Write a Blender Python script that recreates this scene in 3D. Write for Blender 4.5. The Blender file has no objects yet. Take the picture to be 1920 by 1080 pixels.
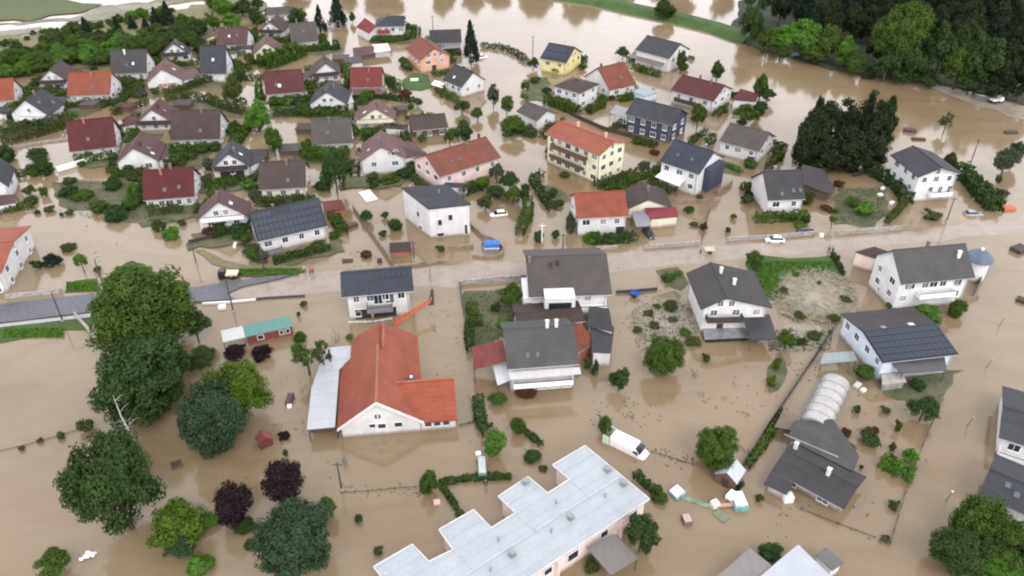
import bpy, math, random
import numpy as np
from mathutils import Vector, Matrix
R = math.radians
rng = random.Random(7)

# ------------------------------------------------------------------ camera, sky, sun, exposure
scene = bpy.context.scene
CAM_H, PITCH, FPX = 91.5, R(34.5), 1480.0
cam_d = bpy.data.cameras.new("camera")
cam = bpy.data.objects.new("camera", cam_d)
scene.collection.objects.link(cam)
cam.location = (0, 0, CAM_H)
cam.rotation_euler = (math.pi / 2 - PITCH, 0, 0)
cam_d.sensor_width = 36.0
cam_d.lens = FPX / 1920.0 * 36.0
cam_d.clip_start, cam_d.clip_end = 1.0, 6000.0
scene.camera = cam

SUN_EL, SUN_AZ = R(48), R(160)          # azimuth measured clockwise from the view direction (+Y)
world = bpy.data.worlds.new("World")
scene.world = world
world.use_nodes = True
wn, wl = world.node_tree.nodes, world.node_tree.links
wn.clear()
w_out = wn.new("ShaderNodeOutputWorld")
w_bg = wn.new("ShaderNodeBackground")
w_sky = wn.new("ShaderNodeTexSky")
w_sky.sky_type = 'NISHITA'
w_sky.sun_disc = False
w_sky.sun_elevation = SUN_EL
w_sky.sun_rotation = SUN_AZ
w_sky.dust_density = 4.0
w_hsv = wn.new("ShaderNodeHueSaturation")
w_hsv.inputs["Saturation"].default_value = 0.22
wl.new(w_sky.outputs[0], w_hsv.inputs["Color"])
# the overcast: an even bright cloud deck with soft darker bellies lies over the clear sky
w_tc = wn.new("ShaderNodeTexCoord")
w_nz = wn.new("ShaderNodeTexNoise")
w_nz.inputs["Scale"].default_value = 3.2
w_nz.inputs["Detail"].default_value = 4
wl.new(w_tc.outputs["Generated"], w_nz.inputs["Vector"])
w_mr = wn.new("ShaderNodeMapRange")
for i_, v_ in enumerate((.35, .68, 3.9, 5.6)): w_mr.inputs[i_ + 1].default_value = v_
wl.new(w_nz.outputs["Fac"], w_mr.inputs[0])
w_cl = wn.new("ShaderNodeVectorMath")
w_cl.operation = 'SCALE'
w_cl.inputs[0].default_value = (.985, .98, 1.05)
w_sp = wn.new("ShaderNodeSeparateXYZ")
wl.new(w_tc.outputs["Generated"], w_sp.inputs[0])
w_hz = wn.new("ShaderNodeMapRange")          # the deck thins and brightens towards the horizon
for i_, v_ in enumerate((.05, .82, 2.35, .85)): w_hz.inputs[i_ + 1].default_value = v_
wl.new(w_sp.outputs[2], w_hz.inputs[0])
w_mu = wn.new("ShaderNodeMath")
w_mu.operation = 'MULTIPLY'
wl.new(w_mr.outputs[0], w_mu.inputs[0]); wl.new(w_hz.outputs[0], w_mu.inputs[1])
wl.new(w_mu.outputs[0], w_cl.inputs["Scale"])
w_mx = wn.new("ShaderNodeMix")
w_mx.data_type = 'RGBA'
w_mx.inputs[0].default_value = .86
wl.new(w_hsv.outputs[0], w_mx.inputs[6])
wl.new(w_cl.outputs[0], w_mx.inputs[7])
wl.new(w_mx.outputs[2], w_bg.inputs["Color"])
w_bg.inputs["Strength"].default_value = 0.15
wl.new(w_bg.outputs[0], w_out.inputs["Surface"])

sun_d = bpy.data.lights.new("sun", 'SUN')
sun_d.energy = 0.7
sun_d.angle = R(22)
sun_d.color = (1.0, 0.95, 0.88)
sun = bpy.data.objects.new("sun", sun_d)
scene.collection.objects.link(sun)
_sd = Vector((math.sin(SUN_AZ) * math.cos(SUN_EL), math.cos(SUN_AZ) * math.cos(SUN_EL), math.sin(SUN_EL)))
sun.rotation_euler = _sd.to_track_quat('Z', 'Y').to_euler()
sun.location = (0, -60, 160)

vs = scene.view_settings
vs.view_transform = 'Standard'
vs.look = 'None'
vs.gamma = 1.0
vs.use_curve_mapping = False
vs.exposure = 1.06
scene.cycles.filter_width = 2.1
scene.cycles.max_bounces = 6
scene.cycles.transparent_max_bounces = 4

# ------------------------------------------------------------------ photograph pixel -> place in the world
_c, _s = math.cos(PITCH), math.sin(PITCH)
def ray(px, py):
    x, y = (px - 960) / FPX, -(py - 540) / FPX
    return Vector((x, _c + y * _s, -_s + y * _c))
ORG = Vector((0, 0, CAM_H))
def P(px, py, z=0.0):
    d = ray(px, py)
    return ORG + d * ((z - CAM_H) / d.z)
def on_plane(px, py, p0, n):
    d = ray(px, py)
    return ORG + d * ((p0 - ORG).dot(n) / d.dot(n))
def proj(v):
    q = Vector(v) - ORG
    dep = q.y * _c - q.z * _s
    return 960 + FPX * q.x / dep, 540 - FPX * (q.y * _s + q.z * _c) / dep, dep
def mpp(px, py, z=0.0):
    return proj(P(px, py, z))[2] / FPX
def solve_z(x, y, py):
    lo, hi = -5.0, 60.0
    for _ in range(40):
        m = (lo + hi) / 2
        if proj((x, y, m))[1] > py: lo = m
        else: hi = m
    return lo

# ------------------------------------------------------------------ materials
MATS = {}
def srgb(h):
    c = [int(h[i:i + 2], 16) / 255 for i in (0, 2, 4)]
    return tuple(((v / 12.92) if v <= .04045 else ((v + .055) / 1.055) ** 2.4) for v in c)
def new_mat(name):
    m = bpy.data.materials.new(name)
    m.use_nodes = True
    nt = m.node_tree
    b = nt.nodes["Principled BSDF"]
    return m, nt, b
def N(nt, t, **kw):
    n = nt.nodes.new(t)
    for k, v in kw.items():
        if k in n.inputs: n.inputs[k].default_value = v
        else: setattr(n, k, v)
    return n
def mixcol(nt, fac, a, b, mode='MIX'):
    n = nt.nodes.new("ShaderNodeMix")
    n.data_type = 'RGBA'
    n.blend_type = mode
    for sock, v in ((n.inputs[0], fac), (n.inputs[6], a), (n.inputs[7], b)):
        if isinstance(v, bpy.types.NodeSocket): nt.links.new(v, sock)
        elif isinstance(v, tuple): sock.default_value = (*v[:3], 1)
        else: sock.default_value = v
    return n.outputs[2]
def ramp(nt, sock, p0, p1, c0=0.0, c1=1.0):
    r = nt.nodes.new("ShaderNodeMapRange")
    r.inputs[1].default_value, r.inputs[2].default_value = p0, p1
    r.inputs[3].default_value, r.inputs[4].default_value = c0, c1
    nt.links.new(sock, r.inputs[0])
    return r.outputs[0]
def noise(nt, vec, scale, detail=4, rough=.55, dist=0.0):
    n = N(nt, "ShaderNodeTexNoise", Scale=scale, Detail=detail, Roughness=rough, Distortion=dist)
    if vec is not None: nt.links.new(vec, n.inputs["Vector"])
    return n.outputs["Fac"]
def coords(nt, kind="Object", scale=None):
    o = nt.nodes.new("ShaderNodeTexCoord").outputs[kind]
    if scale is None: return o
    m = nt.nodes.new("ShaderNodeMapping")
    m.inputs["Scale"].default_value = scale
    nt.links.new(o, m.inputs["Vector"])
    return m.outputs["Vector"]
def bump(nt, b, sock, strength=.3, dist=.05):
    n = N(nt, "ShaderNodeBump", Strength=strength, Distance=dist)
    nt.links.new(sock, n.inputs["Height"])
    nt.links.new(n.outputs[0], b.inputs["Normal"])

def m_plain(name, col, rough=.6, var=.12, scale=1.5, metal=0.0):
    if name in MATS: return MATS[name]
    m, nt, b = new_mat(name)
    f = noise(nt, coords(nt), scale, 3)
    c = mixcol(nt, ramp(nt, f, .35, .65), tuple(v * (1 - var) for v in col), tuple(min(1, v * (1 + var)) for v in col))
    nt.links.new(c, b.inputs["Base Color"])
    b.inputs["Roughness"].default_value = rough
    b.inputs["Metallic"].default_value = metal
    MATS[name] = m
    return m
def m_wall(name, col):
    """painted render: faint blotches, rain streaks and a muddy tide mark just above the flood"""
    if name in MATS: return MATS[name]
    m, nt, b = new_mat(name)
    co = coords(nt)
    f = noise(nt, co, .5, 4)
    c = mixcol(nt, ramp(nt, f, .35, .7), col, tuple(v * .82 for v in col))
    st = noise(nt, coords(nt, "Object", (2.2, 2.2, .15)), 1.0, 3)
    c = mixcol(nt, ramp(nt, st, .52, .78, 0, .2), c, (.30, .28, .25))
    sep = nt.nodes.new("ShaderNodeSeparateXYZ")
    nt.links.new(co, sep.inputs[0])
    ed = noise(nt, co, 1.2, 2)
    ad = N(nt, "ShaderNodeMath", operation='MULTIPLY_ADD')
    nt.links.new(ed, ad.inputs[0]); ad.inputs[1].default_value = -.7; nt.links.new(sep.outputs[2], ad.inputs[2])
    c = mixcol(nt, ramp(nt, ad.outputs[0], -.15, .42, .75, 0), c, (.22, .165, .11))
    nt.links.new(c, b.inputs["Base Color"])
    b.inputs["Roughness"].default_value = .8
    MATS[name] = m
    return m
def m_roof(name, col, row=.34, rough=.7, var=.22, moss=.4):
    """tiled roof: rows of tiles, sun-bleached and mossy patches"""
    if name in MATS: return MATS[name]
    m, nt, b = new_mat(name)
    co = coords(nt)
    f1 = noise(nt, co, .35, 5, .6)
    c = mixcol(nt, ramp(nt, f1, .3, .7), tuple(v * (1 - var) for v in col), tuple(min(1, v * (1 + var)) for v in col))
    f2 = noise(nt, co, 5.0, 2)
    c = mixcol(nt, ramp(nt, f2, .35, .7, 0, .22), c, tuple(v * .55 for v in col))
    f3 = noise(nt, coords(nt, "Object", (1.0, 1.0, .35)), 1.3, 5, .7)
    c = mixcol(nt, ramp(nt, f3, .56, .76, 0, moss), c, (.07, .065, .05))
    oi = nt.nodes.new("ShaderNodeObjectInfo")
    c = mixcol(nt, ramp(nt, oi.outputs["Random"], 0, 1, 0, .2), c, (.09, .08, .075))
    w = N(nt, "ShaderNodeTexWave", Scale=1.0 / row / 3.14, Distortion=.6, Detail=1.0)
    w.bands_direction = 'Z'
    nt.links.new(co, w.inputs["Vector"])
    c = mixcol(nt, ramp(nt, w.outputs["Fac"], 0, .5, .15, 0), c, tuple(v * .45 for v in col))
    nt.links.new(c, b.inputs["Base Color"])
    b.inputs["Roughness"].default_value = rough
    b.inputs["Specular IOR Level"].default_value = .22
    bump(nt, b, w.outputs["Fac"], .35, .05)
    MATS[name] = m
    return m
def m_sheet(name, col, axis='X', pitch=.5, rough=.35, metal=.0):
    """ribbed sheet roofing"""
    if name in MATS: return MATS[name]
    m, nt, b = new_mat(name)
    co = coords(nt)
    f = noise(nt, co, .4, 4)
    c = mixcol(nt, ramp(nt, f, .35, .65), tuple(v * .9 for v in col), col)
    f = noise(nt, co, 2.5, 4, .7)
    c = mixcol(nt, ramp(nt, f, .52, .78, 0, .5), c, tuple(v * .55 for v in col))
    w = N(nt, "ShaderNodeTexWave", Scale=1.0 / pitch / 3.14)
    w.bands_direction = axis
    nt.links.new(co, w.inputs["Vector"])
    c = mixcol(nt, ramp(nt, w.outputs["Fac"], 0, .25, .13, 0), c, tuple(v * .5 for v in col))
    nt.links.new(c, b.inputs["Base Color"])
    b.inputs["Roughness"].default_value = rough
    b.inputs["Metallic"].default_value = metal
    bump(nt, b, w.outputs["Fac"], .4, .04)
    MATS[name] = m
    return m
def m_leaf(name, col, col2=None, vari=.5, drift=.4):
    if name in MATS: return MATS[name]
    m, nt, b = new_mat(name)
    col2 = col2 or tuple(v * 1.9 for v in col)
    geo = nt.nodes.new("ShaderNodeNewGeometry")
    c = mixcol(nt, geo.outputs["Random Per Island"], tuple(v * (1 - vari) for v in col), tuple(v * (1 + vari) for v in col))
    f = noise(nt, coords(nt), 2.6, 3, .6)
    c = mixcol(nt, ramp(nt, f, .42, .68), c, col2)
    oi = nt.nodes.new("ShaderNodeObjectInfo")
    c = mixcol(nt, ramp(nt, oi.outputs["Random"], 0, 1, 0, drift), c, (.055, .085, .022), 'MIX')
    nt.links.new(c, b.inputs["Base Color"])
    b.inputs["Roughness"].default_value = .7
    b.inputs["Specular IOR Level"].default_value = .08
    tr = nt.nodes.new("ShaderNodeBsdfTranslucent")
    nt.links.new(c, tr.inputs["Color"])
    mx = nt.nodes.new("ShaderNodeMixShader")
    mx.inputs[0].default_value = .22
    nt.links.new(b.outputs[0], mx.inputs[1]); nt.links.new(tr.outputs[0], mx.inputs[2])
    nt.links.new(mx.outputs[0], nt.nodes["Material Output"].inputs["Surface"])
    MATS[name] = m
    return m

WALL = {k: m_wall("wall_" + k, c) for k, c in dict(
    white=(.66, .655, .65), cream=(.72, .68, .55), grey=(.50, .49, .48), pink=(.78, .62, .58), yellow=(.70, .63, .26), lemon=(.78, .74, .50),
    navy=(.035, .045, .075), salmon=(.66, .38, .25), blue=(.62, .70, .78), brick=(.34, .13, .09), timber=(.10, .06, .04), pale=(.68, .67, .65), red=(.3, .03, .03)).items()}
ROOF = {k: m_roof("tiles_" + k, tuple(v * .6 for v in c)) for k, c in dict(
    slate=(.062, .068, .082), navy=(.045, .058, .082), dark=(.07, .068, .07), grey=(.11, .108, .106), brown=(.088, .062, .055), mauve=(.14, .07, .072),
    maroon=(.125, .028, .028), red=(.235, .035, .03), orange=(.37, .09, .045), rust=(.28, .082, .05), salmon=(.44, .125, .07), pinkish=(.20, .105, .10),
    greybrown=(.12, .105, .098), hall=(.46, .115, .062), green=(.05, .085, .075)).items()}
LEAF = {k: m_leaf("leaves_" + k, *c, .5, .02 if k in ("purple", "red", "copse", "conifer") else .4) for k, c in dict(
    dark=((.030, .058, .020), (.054, .096, .031)), mid=((.050, .088, .018), (.092, .148, .028)), bright=((.072, .165, .024), (.12, .25, .038)),
    yellow=((.066, .112, .013), (.115, .175, .02)), olive=((.052, .068, .022), (.09, .11, .035)), purple=((.021, .012, .016), (.036, .021, .026)),
    conifer=((.014, .028, .018), (.024, .042, .025)), blue=((.032, .058, .032), (.06, .098, .052)), red=((.075, .035, .02), (.11, .05, .028)),
    copse=((.019, .029, .013), (.038, .050, .022)), grey=((.06, .072, .048), (.10, .115, .08)))
    .items()}
M_TRUNK = m_plain("bark", (.075, .058, .045), .9, .3, 4)
M_GLASS = m_plain("window_glass", (.022, .026, .032), .12, .4, .3)
M_GLASS2 = m_plain("window_glass_sky", (.09, .105, .125), .06, .3, .3)
M_GLASS3 = m_plain("window_curtain", (.26, .25, .23), .25, .3, .5)
M_FRAME = m_plain("white_frame", (.75, .75, .75), .5, .05)
M_WOOD = m_plain("dark_wood", (.05, .034, .028), .7, .3)
M_GREYMETAL = m_plain("grey_metal", (.28, .29, .30), .4, .1, 2, .4)
M_POLE = m_plain("dark_pole", (.045, .047, .055), .6, .15)
M_CONC = m_plain("concrete", (.30, .28, .26), .85, .25, 1.2)
M_CONC2 = m_plain("muddy_wall", (.22, .165, .12), .85, .3, .8)
M_WHITE = m_plain("white_paint", (.82, .82, .82), .4, .05)
M_BLACK = m_plain("black_rubber", (.015, .015, .016), .7, .2)
M_SOLAR = m_sheet("solar_glass", (.026, .034, .05), 'X', 1.05, .12)
M_SKYL = m_plain("lamp_glass", (.55, .6, .66), .1, .05)
M_ROOFWIN = m_plain("skylight_glass", (.10, .11, .125), .06, .05)
M_CHIM = m_plain("chimney_render", (.15, .115, .10), .85, .25)

# ------------------------------------------------------------------ mesh building
COL = scene.collection
class MB:
    def __init__(s): s.v, s.f = [], []
    def poly(s, pts):
        i = len(s.v); s.v += [Vector(p) for p in pts]; s.f.append(list(range(i, i + len(pts)))); return s
    def box(s, c, ax, ay, az):
        c, ax, ay, az = Vector(c), Vector(ax), Vector(ay), Vector(az)
        i = len(s.v)
        for k in (-1, 1):
            for a, b in ((-1, -1), (1, -1), (1, 1), (-1, 1)): s.v.append(c + ax * a + ay * b + az * k)
        s.f += [[i + 3, i + 2, i + 1, i], [i + 4, i + 5, i + 6, i + 7]] + [[i + a, i + (a + 1) % 4, i + 4 + (a + 1) % 4, i + 4 + a] for a in range(4)]
        return s
    def prism(s, ring, off):
        """closed solid: polygon RING swept by OFF"""
        off = Vector(off); n = len(ring); i = len(s.v)
        s.v += [Vector(p) for p in ring] + [Vector(p) + off for p in ring]
        s.f += [list(range(i, i + n))[::-1], list(range(i + n, i + 2 * n))] + [[i + a, i + (a + 1) % n, i + n + (a + 1) % n, i + n + a] for a in range(n)]
        return s
    def loft(s, rings, cap=True):
        n = len(rings[0]); i = len(s.v)
        for r in rings: s.v += [Vector(p) for p in r]
        for k in range(len(rings) - 1):
            for a in range(n):
                b = (a + 1) % n
                s.f.append([i + k * n + a, i + k * n + b, i + (k + 1) * n + b, i + (k + 1) * n + a])
        if cap:
            s.f.append(list(range(i, i + n))[::-1]); s.f.append([i + (len(rings) - 1) * n + a for a in range(n)])
        return s
    def tube(s, pts, radii, n=6):
        pts = [Vector(p) for p in pts]
        rings = []
        for k, p in enumerate(pts):
            t = (pts[min(k + 1, len(pts) - 1)] - pts[max(k - 1, 0)]).normalized()
            u = t.cross(Vector((0, 0, 1)) if abs(t.z) < .9 else Vector((1, 0, 0))).normalized()
            w = t.cross(u)
            rings.append([p + (u * math.cos(2 * math.pi * a / n) + w * math.sin(2 * math.pi * a / n)) * radii[k] for a in range(n)])
        return s.loft(rings)
    def build(s, name, mat, parent=None, smooth=False, origin=None):
        me = bpy.data.meshes.new(name)
        if parent is not None:
            root = parent
            while root.parent is not None: root = root.parent
            inv = root_matrix(root).inverted()
            vv = [tuple(inv @ p) for p in s.v]
        elif origin is not None:
            o3 = Vector(origin); vv = [tuple(p - o3) for p in s.v]
        else: vv = [tuple(p) for p in s.v]
        me.from_pydata(vv, [], s.f)
        me.update()
        if smooth:
            for p in me.polygons: p.use_smooth = True
        o = bpy.data.objects.new(name, me)
        me.materials.append(mat)
        COL.objects.link(o)
        if parent is not None: o.parent = parent
        elif origin is not None: o.location = origin
        return o
def root_matrix(o):
    return Matrix.Translation(o.location) @ o.rotation_euler.to_matrix().to_4x4()
def tag(o, label=None, cat=None, group=None, kind=None):
    if label: o["label"] = label
    if cat: o["category"] = cat
    if group: o["group"] = group
    if kind: o["kind"] = kind
    return o
def empty(name, loc, rz=0.0):
    o = bpy.data.objects.new(name, None)
    o.location = loc; o.rotation_euler = (0, 0, rz)
    o.empty_display_size = 1
    COL.objects.link(o)
    return o
Z = Vector((0, 0, 1))

# ------------------------------------------------------------------ buildings
REPORT = []
HOUSES = {}
class House: pass
def frame_px(A, B, he):
    a, b = P(*A, he), P(*B, he)
    ux = (b - a).normalized(); uy = Z.cross(ux)
    return a, (b - a).length, ux, uy

def house(label, A, B, D, he, mode, ridge, wall='white', roof='dark', win='', cat='house', name='house', ov=.5, ove=.45, rf=.5,
          hip=(0, 0), chim=(), sky=(), doors=(), balc=None, base=-1.5, group=None, wallm=None, th=.22, panels=()):
    h = House()
    HOUSES[label] = h
    a, L, ux, uy = frame_px(A, B, he)
    Dp = D
    if isinstance(D, tuple): D = max(2.0, (P(*D[:2], he) - a).dot(uy))
    a0 = Vector((a.x, a.y, 0))
    W = lambda u, v, z=0.0: a0 + ux * u + uy * v + Z * z
    E = mode == 'E'
    S, T = (L, D) if E else (D, L)
    Q = (lambda s, t, z: W(s, t, z)) if E else (lambda s, t, z: W(t, s, z))
    if isinstance(ridge, tuple):
        if E:
            s = 0 if ridge[0] < (A[0] + B[0]) / 2 else S
            q = W(s, rf * D); rise = solve_z(q.x, q.y, ridge[1]) - he
        else:
            q = on_plane(ridge[0], ridge[1], a, uy)
            rf = min(.68, max(.32, (q - a).dot(ux) / L)); rise = q.z - he
    else: rise = ridge
    rise0 = rise
    rise = min(max(rise, .25), .75 * (L if not E else D))
    if not E and isinstance(Dp, tuple) and len(Dp) == 2:
        D = max(4.0, (P(*Dp, he + rise) - a).dot(uy)); S = D
    REPORT.append("%-48s L%5.1f D%5.1f he%4.1f rise%5.1f (%.1f) pitch %2.0f" % (label[:48], L, D, he, rise, rise0, math.degrees(math.atan(rise / (rf * T)))))
    c = W(L / 2, D / 2)
    root = empty(name, (c.x, c.y, 0), math.atan2(ux.y, ux.x))
    tag(root, label, cat, group)
    tr = rf * T
    # roof
    m = MB()
    prof = [(0, he), (tr, he + rise), (T, he)]
    h0, h1 = hip
    R0, R1 = Q(h0, tr, he + rise), Q(S - h1, tr, he + rise)
    c00, c10, c01, c11 = Q(0, 0, he), Q(S, 0, he), Q(0, T, he), Q(S, T, he)
    dn = Z * -th
    m.poly([c00, c10, R1, R0]); m.poly([c11, c01, R0, R1])
    m.poly([c10 + dn, c00 + dn, R0 + dn, R1 + dn]); m.poly([c01 + dn, c11 + dn, R1 + dn, R0 + dn])
    m.poly([c00, c00 + dn, c10 + dn, c10]); m.poly([c11, c11 + dn, c01 + dn, c01])
    for (p, r, q) in ((c01, R0, c00), (c10, R1, c11)):
        m.poly([p, r, r + dn, p + dn]); m.poly([r, q, q + dn, r + dn])
    if h0: m.poly([c01, c00, R0]); m.poly([c00 + dn, c01 + dn, R0 + dn]); m.poly([c00, c01, c01 + dn, c00 + dn])
    if h1: m.poly([c10, c11, R1]); m.poly([c11 + dn, c10 + dn, R1 + dn]); m.poly([c11, c10, c10 + dn, c11 + dn])
    rm = ROOF[roof] if isinstance(roof, str) else roof
    ro = m.build("roof", rm, root)
    # ridge tiles
    MB().tube([R0 + Z * .03, R1 + Z * .03], [.14, .14], 5).build("ridge_cap", rm, ro)
    # gutter along the front eave
    if E:
        MB().tube([Q(.05, -.07, he - .12), Q(S - .05, -.07, he - .12)], [.075, .075], 5).build("gutter", M_GREYMETAL, ro)
    # walls
    s0, s1 = (ov, S - ov)
    t0, t1 = (ove, T - ove)
    hh = lambda t: he + rise * (t / tr if t <= tr else (T - t) / (T - tr)) - th - .03
    wm = WALL[wall] if isinstance(wall, str) else wall
    m = MB()
    if h0 or h1:
        ring = [Q(s0, t0, base), Q(s0, t1, base), Q(s0, t1, he - .02), Q(s0, t0, he - .02)]
    else:
        ring = [Q(s0, t0, base), Q(s0, t1, base), Q(s0, t1, hh(t1)), Q(s0, tr, hh(tr)), Q(s0, t0, hh(t0))]
    m.prism(ring, Q(s1, 0, 0) - Q(s0, 0, 0))
    wo = m.build("wall", wm, root)
    u0, u1, v0, v1 = (s0, s1, t0, t1) if E else (t0, t1, s0, s1)
    WALLS = {'F': (W(u0, v0), ux, -uy, u1 - u0), 'L': (W(u0, v1), -uy, -ux, v1 - v0), 'R': (W(u1, v0), uy, ux, v1 - v0), 'B': (W(u1, v1), -ux, uy, u1 - u0)}
    h.__dict__.update(root=root, W=W, Q=Q, L=L, D=D, S=S, T=T, he=he, rise=rise, tr=tr, ux=ux, uy=uy, E=E, walls=WALLS, roof=ro, wall=wo, hh=hh)
    o_d, al_d, out_d, wd_d = WALLS['F']
    MB().tube([o_d + al_d * (wd_d - .25) + out_d * .09 - Z * .5, o_d + al_d * (wd_d - .25) + out_d * .09 + Z * (he - .3)], [.06, .06], 5).build('downpipe', M_GREYMETAL, wo)
    if rng.random() < .4:
        dp = Q(S * rng.uniform(.2, .8), tr, he + rise)
        MB().tube([dp, dp + Z * 1.7], [.03, .02], 4).tube([dp + Z * 1.5 - ux * .5, dp + Z * 1.5 + ux * .5], [.02, .02], 4).tube([dp + Z * 1.3 - ux * .35, dp + Z * 1.3 + ux * .35], [.02, .02], 4).build('aerial', M_POLE, ro)
    def window(side, d, z, w=1.15, ht=1.25, name="window"):
        o, al, out, _ = WALLS[side]
        c = o + al * d + Z * z
        p = MB().box(c + out * .03, al * (w / 2), out * .03, Z * (ht / 2)).build(name, rng.choice((M_GLASS, M_GLASS, M_GLASS2, M_GLASS2, M_GLASS3)), root)
        f = MB()
        e = .09
        for sx in (-1, 1): f.box(c + out * .05 + al * sx * (w / 2 + e / 2), al * (e / 2), out * .05, Z * (ht / 2 + e))
        for sz in (-1, 1): f.box(c + out * .05 + Z * sz * (ht / 2 + e / 2), al * (w / 2), out * .05, Z * (e / 2))
        f.box(c + out * .065, al * .035, out * .012, Z * (ht / 2))
        f.build("frame", M_FRAME, p)
        MB().box(c + out * .11 - Z * (ht / 2 + .13), al * (w / 2 + .14), out * .11, Z * .03).build("sill", M_FRAME, p)
        return p
    h.window = window
    for tok in win.split():
        side = tok[0]
        if side == 'A':
            g = tok[1] if tok[1] in 'FLR' else ('F' if not E else 'R')
            n = int(tok.lstrip('AFLR'))
            wd = WALLS[g][3]
            for k in range(n):
                d = wd * (rf if not E else .5) + (k - (n - 1) / 2) * 2.1
                window(g, d, he + min(rise * .28, 1.1), 1.0, 1.2)
            continue
        nx, nz = tok[1:].split('x')
        for r_ in range(int(nz)):
            z = he - 1.35 - 2.75 * r_
            if z < .55: continue
            for k in range(int(nx)):
                wd = WALLS[side][3]
                window(side, wd * (k + .5) / int(nx) + rng.uniform(-.25, .25), z, rng.choice((1.0, 1.2, 1.2, 1.6)))
    for (side, fr, w, ht, dm) in doors:
        o, al, out, wd = WALLS[side]
        c = o + al * (wd * fr)
        d = MB().box(c + out * .04 + Z * (ht / 2 - .4), al * (w / 2), out * .04, Z * (ht / 2 + .4)).build("door", dm, root)
        MB().box(c + out * .05 + Z * (ht + .06), al * (w / 2 + .1), out * .06, Z * .06).build("frame", M_FRAME, d)
    if balc:
        z, f0, f1, dep, bm = balc[:5]
        side = balc[5] if len(balc) > 5 else 'F'
        o, al, out, wd = WALLS[side]
        x0, x1 = wd * f0, wd * f1
        m = MB()
        mid = o + al * ((x0 + x1) / 2)
        m.box(mid + out * (dep / 2) + Z * z, al * ((x1 - x0) / 2), out * (dep / 2), Z * .09)
        m.box(mid + out * (dep - .05) + Z * (z + .62), al * ((x1 - x0) / 2), out * .04, Z * .46)
        for x in (x0 + .05, x1 - .05):
            m.box(o + al * x + out * (dep / 2 - .06) + Z * (z + .62), al * .04, out * (dep / 2 - .07), Z * .46)
        b_ = m.build("balcony", bm, root)
        MB().box(mid + out * (dep - .05) + Z * (z + 1.12), al * ((x1 - x0) / 2 + .03), out * .07, Z * .035).build("handrail", M_WOOD, b_)
    def slope(k, s, b, up=0.0):
        t = b * tr if k == 0 else T - b * (T - tr)
        p = Q(s, t, he + b * rise)
        e = (Q(0, tr, rise) - Q(0, 0 if k == 0 else T, 0)).normalized()
        al = (Q(1, 0, 0) - Q(0, 0, 0)).normalized()
        n = al.cross(e)
        if n.z < 0: n = -n
        return p + n * up, al, e, n
    h.slope = slope
    for (k, fs, b, *sz) in sky:
        w_, h_ = sz if sz else (.75, 1.0)
        p, al, e, n = slope(k, fs * S, b, .06)
        q = MB().box(p, al * (w_ / 2), e * (h_ / 2), n * .05).build("skylight", M_SKYL if rng.random() < .3 else M_ROOFWIN, ro)
    for (fs, ft, *cm) in chim:
        t = ft * T
        z = he + rise * (t / tr if t <= tr else (T - t) / (T - tr))
        c = Q(fs * S, t, z)
        al, ac = h.ux, h.uy
        q = MB().box(c + Z * .35, al * .26, ac * .26, Z * .9)
        q.box(c + Z * 1.27, al * .33, ac * .33, Z * .05)
        q.build("chimney", cm[0] if cm else M_CHIM, ro)
    for (k, f0, f1, b0, b1) in panels:
        p0, al, e, n = slope(k, (f0 + f1) / 2 * S, b0, .1)
        p1 = slope(k, (f0 + f1) / 2 * S, b1, .1)[0]
        c = (p0 + p1) / 2
        MB().box(c, al * ((f1 - f0) * S / 2), e * ((p1 - p0).dot(e) / 2), n * .03).build("solar_panel", M_SOLAR, ro)
    return h

def flat_quad(px, z):
    return [P(x, y, z[i] if isinstance(z, (list, tuple)) else z) for i, (x, y) in enumerate(px)]
def lean_roof(px, z, mat, parent=None, th=.14, name="lean_to_roof", posts=(), label=None, cat=None, post_mat=None, wall_in=None, wallmat=None, group=None):
    """a flat or sloping sheet roof given by its corners, on posts or walls. A part of PARENT or a thing of its own"""
    pts = flat_quad(px, z)
    root = parent
    if parent is None:
        c = sum(pts, Vector()) / len(pts)
        root = tag(empty(name, (c.x, c.y, 0)), label, cat, group)
    r_ = MB().prism(pts, Z * -th).build("roof" if parent is None else name, mat, root)
    cen = sum(pts, Vector()) / len(pts)
    for i in posts:
        p = pts[i] + (cen - pts[i]).normalized() * .3
        MB().tube([(p.x, p.y, -1), (p.x, p.y, p.z - th - .02)], [.07, .07], 5).build("post", post_mat or M_POLE, root)
    if wallmat is not None:
        q = [p + (cen - p).normalized() * (wall_in or .35) for p in pts]
        m = MB(); n = len(q); zt = th + .02
        lo = [Vector((p.x, p.y, -1.2)) for p in q]; hi = [Vector((p.x, p.y, p.z - zt - .06)) for p in q]
        i0 = len(m.v); m.v += lo + hi
        m.f += [[i0 + k, i0 + (k + 1) % n, i0 + n + (k + 1) % n, i0 + n + k] for k in range(n)] + [[i0 + n + k for k in range(n)]]
        m.build("wall", wallmat, root)
    return root

def boundary_wall(label, px, ht, mat, t=.28, name="garden_wall", cat="wall", z0=-.8, group=None):
    pts = [P(x, y, 0) for x, y in px]
    m = MB()
    for a, b in zip(pts, pts[1:]):
        d = (b - a); n = Z.cross(d).normalized() * (t / 2)
        m.box((a + b) / 2 + Z * ((ht + z0) / 2), d * .5, n, Z * ((ht - z0) / 2))
    o = m.build(name, mat, origin=(pts[0].x, pts[0].y, 0))
    tag(o, label, cat, group)
    cm = MB()
    for a, b in zip(pts, pts[1:]):
        d = (b - a); n = Z.cross(d).normalized() * (t / 2 + .05)
        cm.box((a + b) / 2 + Z * (ht + .045), d * .5, n, Z * .04)
    c_ = cm.build("coping", mat, o)
    return o

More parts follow.
